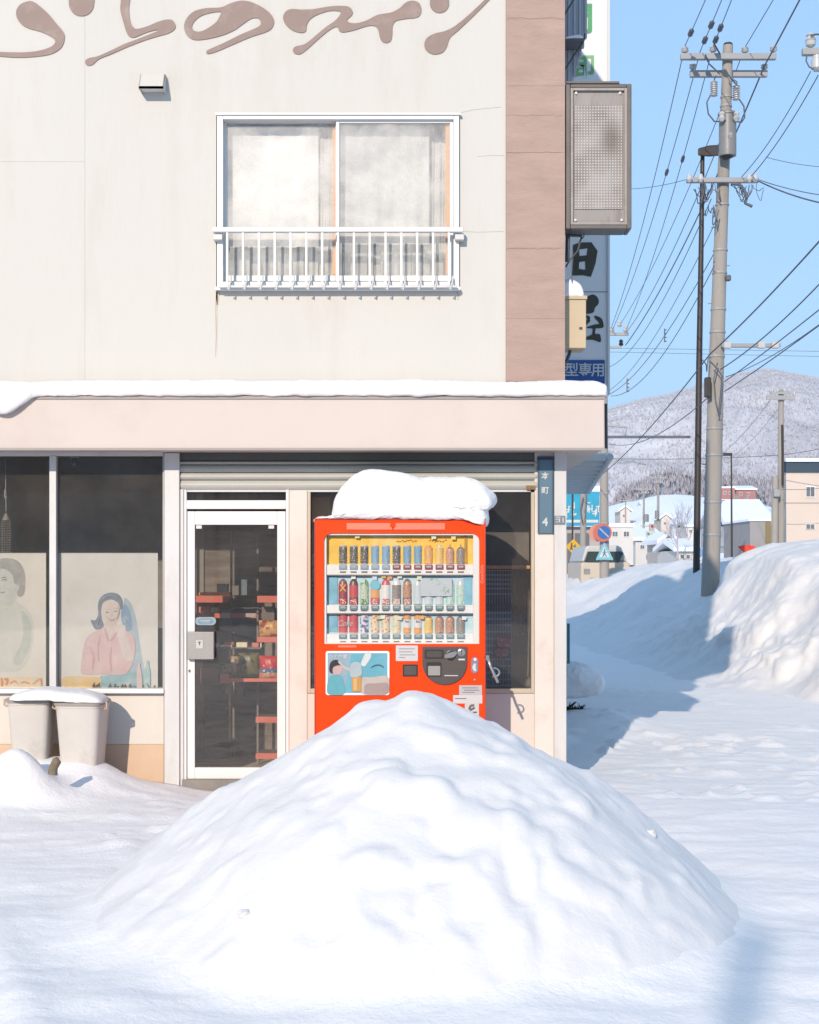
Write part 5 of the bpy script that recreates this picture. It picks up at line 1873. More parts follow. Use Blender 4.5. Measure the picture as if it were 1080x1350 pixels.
# bead ornament hanging in the left window
bd = thing('bead_ornament', P(8, 730, WY + .08), 'hanging tassel of pale beads at the left edge of the shop window', 'ornament')
yb2 = WY + .08
MB().tube([P(7, 604, yb2), P(7.5, 640, yb2), P(8, 674, yb2)], .002, 5).build('string', M_alug, bd)
MB().tube([P(6.3, 645, yb2), P(5.7, 655, yb2), P(7.6, 657, yb2), P(8.8, 655, yb2)], .002, 5).build('hook', M_alu, bd)
m = MB().lathe(P(8, 686, yb2), [(.002, .055), (.012, .04), (.03, 0)], 14)
m.build('bead_crown', pm('bead_pale', C(210, 204, 190, .5), .5), bd, smooth=40)
m = MB()
for k in range(12):
    a = 2 * math.pi * k / 12
    for j in range(14):
        c = P(8, 688 + j * 3.05, yb2) + Vector((.030 * math.cos(a), .03 * math.sin(a), 0))
        m.lathe(c, [(.001, .006), (.006, 0), (.001, -.006)], 5)
tag(m.build('bead_string', pm('bead_pale', C(210, 204, 190, .5), .5), bd), kind='stuff')
# spot lamp at the top of the window
lp = thing('spot_lamp', P(98, 612, WY + .1), 'small unlit spot lamp at the top of the window above the woman poster', 'lamp')
MB().fb(92, 104, 600, 603.5, WY + .09, .06).build('mount', M_alug, lp)
MB().lathe(P(98, 616, WY + .12), [(.018, -.002), (.027, .01), (.03, .03), (.018, .055), (.012, .066)], 14).build('bulb', pm('bulb_grey', C(150, 146, 140, .5), .4), lp, smooth=45)

# shelving seen through the door
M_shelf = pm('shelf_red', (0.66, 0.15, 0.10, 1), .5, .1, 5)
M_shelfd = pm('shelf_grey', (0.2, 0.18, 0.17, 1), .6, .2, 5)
SD = 10.5
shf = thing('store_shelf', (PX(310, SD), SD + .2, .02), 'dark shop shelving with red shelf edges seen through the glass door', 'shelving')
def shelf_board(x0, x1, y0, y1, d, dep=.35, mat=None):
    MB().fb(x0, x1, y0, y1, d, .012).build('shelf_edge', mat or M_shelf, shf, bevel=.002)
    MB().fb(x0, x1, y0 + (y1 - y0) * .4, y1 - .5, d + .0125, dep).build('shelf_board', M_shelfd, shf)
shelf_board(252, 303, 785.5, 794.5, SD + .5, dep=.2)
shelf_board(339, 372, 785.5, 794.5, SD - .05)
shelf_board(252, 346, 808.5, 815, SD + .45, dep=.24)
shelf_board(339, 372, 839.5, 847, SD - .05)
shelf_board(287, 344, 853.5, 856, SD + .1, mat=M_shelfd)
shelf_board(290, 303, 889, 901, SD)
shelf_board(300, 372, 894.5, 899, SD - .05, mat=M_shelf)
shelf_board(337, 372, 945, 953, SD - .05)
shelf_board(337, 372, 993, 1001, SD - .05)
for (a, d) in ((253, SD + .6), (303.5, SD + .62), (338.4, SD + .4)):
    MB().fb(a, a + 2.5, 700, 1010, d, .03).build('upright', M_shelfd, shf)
MB().fb(250, 372, 700, 1012, SD + .72, .02).build('back_board', pm('shelf_back_reflection_streaks', (.21, .175, .15, 1), .8, .5, 2.2, stretch=(1, 1, 7), dirt=((.09, .08, .075, 1), .8, 3)), shf)  # streaks put the street's reflection in the door glass into the board's colour


def snack_bag(px0, px1, py0, py1, d, mats, label, text=None, bands=None):
    X0, X1, Z0, Z1 = PX(px0, d), PX(px1, d), PZ(py1, d), PZ(py0, d)
    n, k = 14, 16
    v, f, mi = [], [], []
    for side in (1, -1):
        base = len(v)
        for j in range(k + 1):
            for i in range(n + 1):
                a, b = i / n, j / k
                puff = (math.sin(math.pi * a) ** .6) * (math.sin(math.pi * b) ** .5) * .035
                puff += .003 * math.sin(a * 23 + b * 9) * math.sin(math.pi * b)
                pinch = 1 - .05 * math.sin(math.pi * b)
                v.append(((X0 + X1) / 2 + (a - .5) * (X1 - X0) * pinch, d + .04 - side * puff, Z0 + (Z1 - Z0) * b))
        for j in range(k):
            for i in range(n):
                q = base + j * (n + 1) + i
                f.append((q, q + 1, q + n + 2, q + n + 1) if side > 0 else (q, q + n + 1, q + n + 2, q + 1))
                bb = j / k
                mi.append(next((ix for ix, hi in enumerate(bands) if bb < hi), 0) if bands else 0)
    m_ = MB()
    m_.v, m_.f, m_.mi = v, f, mi
    o = m_.build('snack_bag', mats, None, smooth=60, fix=False, weld=True)
    tag(o, label, 'snack bag', 'snack bags on the shop shelf')
    if text:
        mm = MB()
        text_shape(mm, text[0], (X0 + X1) / 2, Z0 + (Z1 - Z0) * text[1], text[2], d - .0, .002, bold=.02)
        mm.build('bag_lettering', M_white, o)
    return o


snack_bag(340.5, 372, 818, 840, SD - .03, [print_mat('bag_orange', C(236, 176, 104, 0.96), C(170, 84, 56, 0.85), 30, .54)], 'crinkled orange-brown snack bag on the upper right shelf behind the door')
snack_bag(341, 368, 865, 895, SD - .06, [print_mat('bag_foot', C(240, 190, 150, 0.96), C(236, 130, 80, 0.93), 40, .5), print_mat('bag_blue', C(70, 120, 170, 0.93), C(235, 235, 235, 1.00), 45, .55), print_mat('bag_red2', C(214, 40, 44, 0.93), C(240, 200, 200, 0.96), 40, .6), pm('bag_red', C(220, 44, 44, 0.93), .4, .05)],
          'bright red and blue snack bag on the shelf behind the door', None, [.2, .42, .62, 1.1])
snack_bag(314, 341, 861, 893, SD + .0, [print_mat('bag_olive', C(126, 122, 66, 0.78), C(70, 74, 60, 0.62), 28, .52)], 'olive green snack bag beside the red and blue one')
snack_bag(300, 315, 864, 891, SD + .08, [print_mat('bag_tan', C(206, 176, 130, 0.85), C(130, 110, 100, 0.70), 30, .52)], 'narrow tan snack bag left of the olive green one')
snack_bag(292, 305, 875, 890, SD + .02, [print_mat('bag_white', C(196, 190, 186, 0.85), C(120, 100, 100, 0.70), 40, .5)], 'small whitish snack bag lowest on the left of the shelf')
goods = [(284, 288, 848, 853.5, (220, 214, 206), 'tiny white packet, leftmost on the middle shelf behind the door'), (290, 306, 850, 853.5, (226, 220, 210), 'flat white packet on the middle shelf behind the door'),
         (296, 308, 846.5, 849.8, (206, 96, 60), 'flat orange packet lying on the white packet behind the door'), (311.5, 326, 847, 853.5, (232, 220, 190), 'cream box with a dark spot on the middle shelf behind the door'),
         (262, 303, 781, 785, (240, 130, 84), 'flat orange tray on the upper red shelf behind the door'), (286, 300, 770, 780.5, (150, 146, 140), 'grey bundle standing on the orange tray'),
         (318, 326, 764, 785, (96, 116, 122), 'dark teal bottle-like packet on the top shelf, right of the grey bundle'), (305, 315, 772, 785, (120, 112, 104), 'dull brown packet on the top shelf between the bundle and the teal one'),
         (262, 276, 800, 808, (210, 120, 96), 'reddish packet on the second red shelf, leftmost'), (278, 288, 801, 808, (190, 178, 160), 'beige packet on the second red shelf beside the reddish one'), (345, 362, 800, 838, (120, 104, 90), 'tall brown sack behind the orange-brown snack bag'),
         (262, 280, 846, 853.5, (170, 90, 70), 'brick-red packet on the middle shelf behind the lock plate'), (264, 288, 880, 900, (120, 60, 66), 'dark red sack low on the left behind the door'),
         (332, 341, 847.5, 853.5, (214, 120, 104), 'small pink box on the middle shelf behind the door'), (343, 345, 847.5, 854, (236, 226, 220), 'thin white tube at the right end of the middle shelf')]
for i, (a, b, c, d_, rgb, lb) in enumerate(goods):
    o = MB().fb(a, b, c, d_, SD + .1 + .003 * i, .08).build('goods_packet', pm('goods_%d' % i, C(*rgb, 1.2), .5, .12, 40), None, bevel=.003)
    tag(o, lb, 'packet', 'small packets on the middle shelf')
o = MB().lathe(P(300, 914, SD + .2), [(.04, 0), (.042, .01), (.042, .06), (.03, .07)], 14).build('glass_jar', pm('jar_grey', C(150, 150, 142, 0.78), .3, .15, 20), None, smooth=40)
tag(o, 'short greyish jar standing low behind the glass door', 'jar')
o = MB().fb(312, 321, 901, 917, SD + .22, .06).build('carton', pm('carton_grey', C(120, 120, 122, 0.78), .5, .12, 20), None, bevel=.003)
tag(o, 'small upright grey carton right of the jar behind the door', 'carton')
# paper strings drooping between the shelves
m = MB()
m.tube([P(a, b, SD + .3) for a, b in ((290, 810), (300, 804), (312, 801), (325, 802), (338, 801.5), (350, 803), (350, 815))], .004, 6)
tag(m.build('hanging_cable', pm('cable_pale', C(170, 164, 156, 0.78), .6), None, smooth=60), 'pale cable drooping in front of the upper red shelf', 'cable')
for i, (a, b, c, d_) in enumerate(((291.5, 303, 808.3, 814.6), (324, 337, 808.5, 813.5))):
    o = MB().fb(a, b, c, d_, SD + .24, .004).build('price_card', pm('card_cream', C(214, 206, 190, 0.85), .7, .06), None)
    tag(o, ('greyish price card on the left of the second red shelf', 'cream price card on the right of the second red shelf')[i], 'price card', 'price cards on the red shelf')

# seen through the right-hand window beside the machine
RD = 10.45
o = MB().fb(600, 699, 745.5, 750, RD - .1, .16).build('wall_shelf', pm('bright_wood_shelf', C(240, 186, 120, 1), .6, .2, 4, stretch=(.4, 6, 6)), None, bevel=.002)
tag(o, 'unpainted wooden shelf board across the window right of the vending machine', 'shelf')
lat = thing('perforated_rack', P(655, 905, RD), 'pale perforated rack panel behind the window right of the vending machine', 'rack')
M_rack = pm('rack_pale', C(214, 216, 226, 1), .6, .08, 6)
xs0, xs1 = 628, 674
m = MB()
for k in range(14):
    a = xs0 + k * (xs1 - xs0) / 13
    m.fb(a - .55, a + .55, 752, 905, RD, .01)
rows_ = [752, 758, 764, 770, 776, 783, 798, 801, 808, 816, 824, 833, 842, 851, 860, 869, 878, 887, 896, 904]
for yy in rows_:
    m.fb(xs0 - .55, xs1 + .55, yy - .9, yy + .9, RD - .0021, .002)
tag(m.build('lattice', M_rack, lat), kind='stuff')
MB().fb(xs0, xs1, 752, 905, RD + .03, .008).build('back_sheet', pm('rack_sheet', C(150, 152, 166, .9), .7, .15, 6), lat)
MB().fb(xs0, 676, 797, 803, RD - .03, .03).build('rack_rail', pm('rack_rail', C(176, 170, 168, .5), .6), lat, bevel=.002)
for i, (a, b, c, d_) in enumerate(((655, 674, 840, 853), (652, 670, 855, 866))):
    o = MB().fb(a, b, c, d_, RD - .08, .05).build('pink_packet', print_mat('pink_%d' % i, C(210, 84, 112, .9), C(230, 180, 190, .9), 40, .55), None, bevel=.006)
    tag(o, ('pink packet on the perforated rack, the upper one', 'pink packet on the perforated rack, the lower one')[i], 'packet', 'pink packets on the perforated rack')
m = MB()
for k in range(9):
    a = 678 + k * 2.3
    m.tube([P(a + 1, 752, RD + .12), P(a, 790, RD + .12 + .01 * math.sin(k * 2)), P(a + .8 * math.sin(k * 1.7), 838 + 5 * math.sin(k * 1.3), RD + .12 + .012 * math.sin(k * 3))], [.012, .014, .016], 7)
tag(m.build('dark_coat', pm('coat_brown', (.12, .10, .088, 1), .9, .3, 8), None, smooth=60), 'dark brown garment hanging behind the window next to the corner post', 'garment')
m = MB()
m.tube([P(699, 790, RD - .1), P(697, 850, RD - .12), P(696, 892, RD - .14)], .006, 6)
m.lathe(P(698, 905, RD - .14), [(.03, 0), (.034, .02), (.022, .05), (.008, .065)], 10)
tag(m.build('long_ladle', pm('ladle_grey', C(150, 148, 142, .5), .5), None, smooth=40), 'long-handled grey ladle leaning in the window next to the corner post', 'ladle')
o = MB().fb(411, 436, 655, 690, RD - .1, .14).build('cardboard_carton', pm('cardboard', C(226, 160, 100, .95), .8, .15, 6), None, bevel=.003)
tag(o, 'brown cardboard box behind the window at the upper left of the machine', 'carton')
o = MB().fb(411, 420, 730, 905, RD - .15, .1).build('white_carton', print_mat('white_carton_print', C(226, 222, 216, .95), C(150, 140, 136, .8), 26, .58), None, bevel=.003)
tag(o, 'tall whitish printed carton in the window left of the machine', 'carton')

# ------------------------------------------------------------------ neighbouring shop: tall sign board and shaded bracket panel
M_board = pm('sign_board_white', C(238, 240, 242, .9), .6, .03, 1.5)
M_boarde = pm('sign_board_edge', C(248, 250, 250, .7), .5, .02)
M_brush = pm('brush_black', (.045, .042, .03, 1), .7, .2, 8)
M_greenp = pm('green_paint', C(96, 196, 130, .62), .6, .08, 8)
M_greenl = pm('green_pale', C(150, 220, 150, .64), .6, .08, 8)
SY = 15.5
sb = thing('tall_sign_board', P(770, 505, SY + .3), 'tall white sign board with black brush characters rising behind the brown building corner', 'sign board')
MB().fb(690, 801.0, -140, 520, SY, .5).build('board', M_board, sb)
MB().fb(801.2, 804.2, -140, 520, SY - .02, .52).build('edge_strip', M_boarde, sb)
MB().fb(690, 801, 384.2, 385.2, SY - .003, .002).build('board_seam', M_vgrey, sb)
tS = lambda a, b: (PX(a, SY), PZ(b, SY))
ZA = lambda a, b: (PX(660 + a / 4.82, SY), PZ(240 + b / 4.82, SY))
# brush characters: 田 above, 屋 below
m = MB()
outline_solid(m, [('P', [(460, 400), (505, 384), (578, 383), (617, 438), (603, 520), (575, 602), (520, 592), (455, 594), (462, 500)]),
                  ('N', [(500, 428), (553, 420), (548, 466), (502, 470)]), ('N', [(500, 508), (538, 503), (540, 558), (498, 552)]), ('N', [(330, 425), (458, 425), (456, 470), (330, 470)])], 4.0, ZA, SY - .006, .005)
m.build('brush_character', M_brush, sb)
m = MB()
outline_solid(m, [('p', [(520, 740), (555, 725), (590, 715), (618, 735), (624, 770), (600, 800), (590, 828), (545, 838), (500, 830)]),
                  ('s', [(480, 850, 8), (530, 850, 8), (560, 862, 10)]), ('s', [(470, 905, 12), (530, 900, 14), (560, 880, 10)]),
                  ('p', [(545, 925), (600, 905), (628, 900), (598, 862), (600, 850), (640, 865), (655, 905), (650, 925), (600, 930)]),
                  ('s', [(595, 930, 9), (592, 960, 9), (590, 975, 10)]), ('p', [(470, 985), (540, 985), (580, 970), (625, 965), (637, 985), (634, 1018), (580, 1002), (470, 1005)])], 4.0, ZA, SY - .006, .005)
m.build('brush_character', M_brush, sb)
# green characters higher up
m = MB()
text_shape(m, '問', PX(762, SY), PZ(27, SY), 42 / F * SY, SY - .006, .005, bold=.03)
m.build('green_character', M_greenp, sb)
m = MB()
text_shape(m, '卸', PX(768, SY), PZ(90, SY), 34 / F * SY, SY - .006, .005, bold=.02)
m.build('green_character', M_greenl, sb)
m = MB()
text_shape(m, '品', PX(765, SY), PZ(-16, SY), 38 / F * SY, SY - .006, .005, bold=.03)
m.build('green_character', M_greenp, sb)
# blue strip with white lettering
MB().fb(690, 797.5, 474.5, 505, SY - .012, .011).build('blue_strip', pm('strip_blue', C(40, 104, 190, .62), .5, .06), sb)
m = MB()
for (t_, px_) in (('型', 753.5), ('専', 771.5), ('用', 788.5)):
    text_shape(m, t_, PX(px_, SY), PZ(489, SY), 19 / F * SY, SY - .016, .003, bold=.012)
m.build('strip_lettering', M_white, sb)

# side-wall platform with snow, and the pale sheet wall behind it
NY = 12.2
M_sheetwall = pm('pale_sheet_wall', C(222, 226, 236, .64), .6, .05, 2, stretch=(8, 1, .3))
nb = thing('neighbour_wall', P(750, 110, NY + .4), 'pale corrugated wall piece with a small bracket beside the top of the brown corner', 'wall')
m = MB()
prev = None
for k in range(9):
    a = 742 + k * 3.6
    top, bot = -120, 52 + (108 - 52) * (1 - max(0, (a - 754)) / 16.0)
    if a < 772: m.fb(a, a + 3.3, top, min(112, bot), NY + .25 + (.012 if k % 2 else 0), .05)
m.build('corrugated_sheet', M_sheetwall, nb)
MB().fb(735, 771, 49.5, 53, NY, .24).build('platform', pm('dark_bracket', (.09, .09, .11, 1), .5), nb, bevel=.003)
MB().tube([P(770, 53, NY + .05), P(744, 93, NY + .05)], .008, 6).build('strut', M_dark, nb)
MB().tube([P(758, -3, NY + .05), P(744, 20, NY + .05)], .008, 6).build('strut', M_dark, nb)
MB().tube([P(770.5, 53, NY + .1), P(771.5, 44, NY + .1)], .006, 6).build('post_stub', M_dark, nb)
outline_cap('small wedge of snow on the dark bracket at the top of the corner', [(744, 49.6), (748, 47), (756, 44.5), (764, 44), (769, 46), (770, 49.6), (760, 49.8), (752, 49.8)], NY - .01, NY + .22, 49.6, .003, 21)

# ------------------------------------------------------------------ open-sided carport roof beyond the corner
M_cwhite = pm('carport_white', C(240, 242, 244, .68), .5, .04, 3)
M_cpl = bpy.data.materials.new('translucent_carport_sheet')
M_cpl.use_nodes = True
_n = M_cpl.node_tree.nodes
_n.remove(_n['Principled BSDF'])
_t = _n.new('ShaderNodeBsdfTranslucent')
_t.inputs[0].default_value = (.93, .95, .97, 1)
_d = _n.new('ShaderNodeBsdfDiffuse')
_d.inputs[0].default_value = (.9, .92, .94, 1)
_x = _n.new('ShaderNodeMixShader')
_x.inputs[0].default_value = .2
M_cpl.node_tree.links.new(_t.outputs[0], _x.inputs[1])
M_cpl.node_tree.links.new(_d.outputs[0], _x.inputs[2])
M_cpl.node_tree.links.new(_x.outputs[0], _n['Material Output'].inputs[0])
cpz = 2.62
cr = thing('carport_roof', (1.9, 17, cpz), 'low white ribbed carport roof reaching out below the end of the canopy', 'roof')
ed = [(14.0, 1.93), (20.6, 2.55)]
for k in range(11):
    yk = 14.0 + .66 * k
    xe = 1.93 + (yk - 14) / 6.6 * .62
    MB().box(.3 + 1.1, xe - .02, yk, yk + .07, cpz - .07, cpz - .012).build('beam', M_cwhite, cr)
m = MB()
m.add([(1.2, 14.0, cpz), (1.95, 14.0, cpz), (2.57, 20.7, cpz), (1.2, 20.7, cpz)], [(3, 2, 1, 0)])
m.build('sheet', M_cpl, cr)
m = MB().tube([(1.95, 14.0, cpz - .04), (2.57, 20.7, cpz - .04)], .035, 8)
m.build('edge_beam', M_cwhite, cr)
MB().tube([(1.45, 19.2, -.1), (1.45, 19.2, cpz - .05)], .035, 8).build('post', M_cwhite, cr)
MB().tube([(1.3, 14.6, -.1), (1.3, 14.6, cpz - .05)], .035, 8).build('post', M_cwhite, cr)

# snow-laden shrub sprig by the corner and snowy mound
sp = thing('garden_sprig', P(757, 945, 14.2), 'dark evergreen sprig poking out of shaded snow beside the corner post', 'plant')
M_sprig = pm('evergreen_dark', (.035, .05, .03, 1), .8, .3, 30)
rg = random.Random(3)
m = MB()
for k in range(26):
    p = P(rg.uniform(742, 770), rg.uniform(932, 942), 14.2 + rg.uniform(-.15, .15))
    p.z = max(p.z, .02)
    for j in range(3):
        q = p + Vector((rg.uniform(-.05, .09), rg.uniform(-.05, .05), rg.uniform(-.02, .06)))
        m.tube([p, q], [.010, .003], 4)
m.build('needles', M_sprig, sp)
MB().tube([P(735, 945, 14.3), P(750, 940, 14.25), P(768, 937, 14.2)], [.02, .016, .006], 6).build('branch', pm('twig', (.07, .055, .04, 1), .9), sp)
outline_cap('rounded clump of shaded snow hanging over the evergreen sprig', [(738, 918), (740, 888), (756, 878), (778, 879), (794, 888), (799, 901), (795, 914), (782, 919), (762, 921)], 13.7, 14.6, 918, .02, 31)

# ------------------------------------------------------------------ utility poles
M_conc = pm('pole_concrete', C(190, 182, 174, .72), .85, .08, 1.2, .15, 30, stretch=(3, 3, .4), dirt=(C(150, 138, 128, .5), .5, 1.8))
M_steel = pm('pole_steel_brown', C(72, 60, 56, .5), .5, .12, 2)
M_galv = pm('galvanised', C(206, 206, 208, .58), .5, .06, 4)
M_ins = pm('porcelain', C(240, 238, 236, .66), .25, .03)
M_trans = pm('transformer_grey', C(176, 174, 174, .55), .45, .06, 3, dirt=(C(150, 140, 130, .5), .4, 3))
M_cable = pm('cable_black', (.09, .098, .12, 1), .6)


def insulator(px, py, d, par, h=7, up=1):
    s_ = h / F * d
    m_ = MB().lathe(P(px, py, d), [(.02, 0), (.05, .12 * s_ / .1 * .1), (.075, s_ * .35), (.045, s_ * .45), (.07, s_ * .7), (.05, s_ * .85), (.025, s_)] if up else [(.03, 0), (.05, s_)], 10)
    return m_.build('insulator', M_ins, par, smooth=50)


PD = 27.0
k27 = F / PD
up_ = thing('utility_pole', P(936, 795, PD), 'tall concrete utility pole with crossarms and transformer standing in the snow bank', 'utility pole')
cl = [(937.5, 850, 12.4), (936, 795, 12.1), (939, 700, 11.4), (944, 500, 10.2), (951, 300, 8.6), (956, 180, 7.3), (960, 60, 6.6)]
MB().tube([P(a, b, PD) for a, b, c in cl], [c / k27 for a, b, c in cl], 20).build('shaft', M_conc, up_, smooth=40)
MB().lathe(P(960, 60, PD), [(6.7 / k27, 0), (5.5 / k27, 3 / k27), (.01, 4 / k27)], 14).build('pole_top', M_steel, up_, smooth=40)


def pole_at(y):
    ys_ = [c[1] for c in cl][::-1]
    return float(np.interp(y, ys_, [c[0] for c in cl][::-1])), float(np.interp(y, ys_, [c[2] for c in cl][::-1]))


for (a, b, y0, y1, yo) in ((898, 1024, 69.5, 77.5, -.2), (910.5, 1012.5, 92, 100.5, .12), (906, 1001, 233.5, 240, -.22)):
    MB().fb(a, b, y0, y1, PD + yo, .10).build('crossarm', M_galv, up_, bevel=.01)
for (a, b, dd) in ((903, 70, -.15), (940.5, 69, -.15), (982.5, 70, -.15), (1020, 69, -.15), (913.5, 92, .17), (1008, 92, .17)):
    insulator(a, b, PD + dd, up_, 9)
for yy in (128, 140, 270, 330, 360, 408, 438, 470, 565, 600, 662, 705):
    px_, w_ = pole_at(yy)
    MB().lathe(P(px_, yy, PD), [(w_ / k27 + .012, -.02), (w_ / k27 + .014, 0), (w_ / k27 + .012, .02)], 18, cap=False).build('band', M_galv, up_)
for k, yy in enumerate((300, 350, 400, 450, 505, 560, 612, 660)):
    px_, w_ = pole_at(yy)
    sg = 1 if k % 2 else -1
    MB().tube([P(px_ + sg * (w_ - 1), yy, PD), P(px_ + sg * (w_ + 4.5), yy, PD)], .012, 6).build('step_bolt', M_galv, up_)
# fuse cut-outs and transformer
for (a, y0, y1) in ((941.5, 107, 127), (971, 112, 132)):
    m = MB()
    prof = []
    z0 = 0
    n = 7
    for k in range(n):
        prof += [(.045, k / n), (.075, (k + .35) / n), (.045, (k + .7) / n)]
    H = (y1 - y0) / k27
    m.lathe(P(a, y1, PD - .15), [(r, h * H) for r, h in prof] + [(.03, H)], 10)
    m.build('fuse_cutout', M_ins, up_, smooth=50)
    MB().tube([P(a, y0, PD - .15), P(a + 1, y0 - 4, PD - .1), P(a + (955 - a) * .2, y0 - 7, PD - .05)], .012, 6).build('jumper_wire', M_cable, up_)
MB().lathe(P(959.5, 197, PD - .35), [(11.0 / k27, -.12), (11.3 / k27, -.02), (11.2 / k27, 0), (11.2 / k27, 44 / k27), (12.6 / k27, 44.5 / k27), (12.6 / k27, 47 / k27), (9 / k27, 49 / k27)], 22).build('transformer', M_trans, up_, smooth=35)
MB().lathe(P(958, 207, PD - .3), [(5 / k27, -2 / k27), (9 / k27, 0), (10.5 / k27, 10 / k27)], 16).build('transformer_foot', M_steel, up_, smooth=35)
MB().fb(961, 965.5, 174.5, 182, PD - .35 - 11.6 / k27, .02).build('number_plate', M_galv, up_)
m = MB()
text_shape(m, '10', PX(963.2, 26.4), PZ(178, 26.4), 6 / k27, PD - .35 - 11.8 / k27, .003)
m.build('plate_print', M_dark, up_)
for a in (952, 971):
    m = MB().lathe(P(a, 160, PD - .55), [(.03, 0), (.07, .06), (.04, .1), (.06, .14), (.03, .18)], 10)
    m.build('bushing', M_ins, up_, smooth=50)
for pts in (((937, 125), (932, 135), (934, 150), (942, 160), (950, 160)), ((975, 131), (981, 140), (982, 155), (978, 161), (970, 160)), ((950, 72), (942, 58), (940, 54)), ((950, 98), (935, 84), (930, 72)), ((960, 98), (968, 108), (972, 112))):
    MB().tube([P(a, b, PD - .3) for a, b in pts], .014, 6).build('jumper_wire', M_cable, up_, smooth=60)
# tangle of service drops round the lowest crossarm
rg = random.Random(21)
def tangle(cx_, cy_, n, sx, sy, d, r=.008):
    """slack loops of service cable: each hangs from the arm and curls back up"""
    for k in range(n):
        x0 = cx_ + rg.uniform(-sx, sx) * .7
        x1 = x0 + rg.uniform(-sx, sx) * .8
        dp = sy * rg.uniform(.3, 1.0)
        curl = rg.uniform(-.4, .4) * sx
        y0 = cy_ + rg.uniform(-3, 3)
        pts = [(x0, y0), (x0 + curl * .3, y0 + dp * .5), (x0 * .6 + x1 * .4 + curl, y0 + dp), (x0 * .3 + x1 * .7 + curl * .4, y0 + dp * .7), (x1, y0 + dp * rg.uniform(.1, .5))]
        w = [Vector((*P(a, b, d + rg.uniform(-.12, .12)),)) for a, b in pts]
        w = [Vector(v) for v in catmull([tuple(p) for p in w], False, 5)]
        MB().tube(w, r * rg.uniform(.7, 1.5), 5).build('cable_loop', M_cable, up_, smooth=60)


tangle(938, 243, 9, 18, 26, PD - .3)
tangle(988, 243, 9, 20, 24, PD - .3)
tangle(937, 272, 6, 9, 26, PD - .3, .007)
m = MB().tube([P(a, b, PD - .35) for a, b in ((964, 242), (974, 243), (980, 248), (985, 258), (983, 268), (992, 272))], .03, 7)
m.build('service_cable', M_cable, up_, smooth=60)
for a in (909, 924, 988, 996):
    MB().lathe(P(a, 238, PD - .3), [(.03, -.03), (.06, .02), (.05, .07), (.03, .12)], 8).build('spool_insulator', M_ins, up_, smooth=50)
# telephone arm, meter box and lower fittings
MB().fb(952, 1030, 452.5, 457.5, PD - .25, .09).build('telecom_arm', M_galv, up_, bevel=.01)
for a in (960, 1005, 1023):
    MB().fb(a - 5, a + 5, 450, 459, PD - .34, .09).build('arm_clamp', M_ins, up_, bevel=.02)
MB().fb(958, 964.5, 362, 369.5, PD - .2, .12).build('splice_box', M_cable, up_, bevel=.02)
MB().fb(930.5, 938, 497, 523, PD - .3, .16).build('meter_box', M_steel, up_, bevel=.015)
for pts in (((934, 470), (932, 490), (931, 480), (926, 474)), ((946, 478), (941, 500), (943, 525), (948, 547), (951, 545)), ((940, 480), (952, 495), (950, 520), (947, 548))):
    MB().tube([P(a, b, PD - .32) for a, b in pts], .012, 5).build('ground_wire', M_cable, up_, smooth=60)

# slim brown lamp column beside it
LD = 31.0
kL = F / LD
lc = thing('lamp_column', P(919, 790, LD), 'slim dark brown street lamp column just left of the big concrete pole', 'street lamp')
cl2 = [(917.5, 800, 4.7), (918.5, 742, 4.6), (922, 480, 4.1), (925, 300, 3.3), (926.5, 204, 2.7)]
MB().tube([P(a, b, LD) for a, b, c in cl2], [c / kL for a, b, c in cl2], 14).build('shaft', M_steel, lc, smooth=40)
m = MB()
v = []
for (a, b0, b1) in ((920.2, 195.5, 205), (935, 191.5, 206.5), (951, 190.5, 205)):
    for b in (b0, b1):
        v.append(P(a, b, LD - .2)); v.append(P(a, b, LD + .25))
m.add(v, [(0, 1, 3, 2), (8, 10, 11, 9), (0, 2, 6, 4), (4, 6, 10, 8), (1, 5, 7, 3), (5, 9, 11, 7), (0, 4, 5, 1), (4, 8, 9, 5), (2, 3, 7, 6), (6, 7, 11, 10)])
m.build('lamp_head', M_steel, lc, bevel=.03)

# the near pole whose top just enters at the right edge
ED = 22.0
kE = F / ED
ep = thing('utility_pole', P(1142, 900, ED), 'utility pole at the right edge, only its insulators and crossarm end in view', 'utility pole')
MB().tube([P(1146, 980, ED), P(1130, 30, ED)], [14 / kE, 8 / kE], 16).build('shaft', M_conc, ep, smooth=40)
MB().fb(1059, 1200, 62.5, 71.5, ED - .25, .1).build('crossarm', M_galv, ep, bevel=.01)
MB().fb(1075, 1185, 85, 92, ED - .25, .1).build('crossarm', M_galv, ep, bevel=.01)
for a in (1069, 1088):
    m = MB().lathe(P(a, 62.5, ED - .2), [(.03, 0), (.07, .03), (.085, .09), (.05, .10)], 12)
    m.build('insulator', M_ins, ep, smooth=45)
    MB().lathe(P(a, 58.2, ED - .2), [(.066, -.01), (.07, 0), (.066, .015)], 12, cap=False).build('insulator_ring', pm('insulator_red', C(214, 96, 70, .6), .4), ep)
    MB().lathe(P(a, 53.5, ED - .2), [(.05, -.02), (.08, .01), (.05, .06), (.07, .08), (.03, .12)], 12).build('insulator_cap', M_ins, ep, smooth=45)
MB().lathe(P(1077, 92.5, ED - .25), [(.05, 0), (.085, .03), (.085, .16), (.06, .18), (.06, .22)], 12).build('strain_insulator', M_ins, ep, smooth=45)
MB().tube([P(a, b, ED - .3) for a, b in ((1064, 73), (1063, 80), (1067, 88), (1073, 91))], .012, 6).build('jumper_wire', M_cable, ep, smooth=60)
MB().tube([P(a, b, ED - .3) for a, b in ((1069, 47), (1076, 45), (1086, 46))], .014, 6).build('jumper_wire', M_cable, ep, smooth=60)

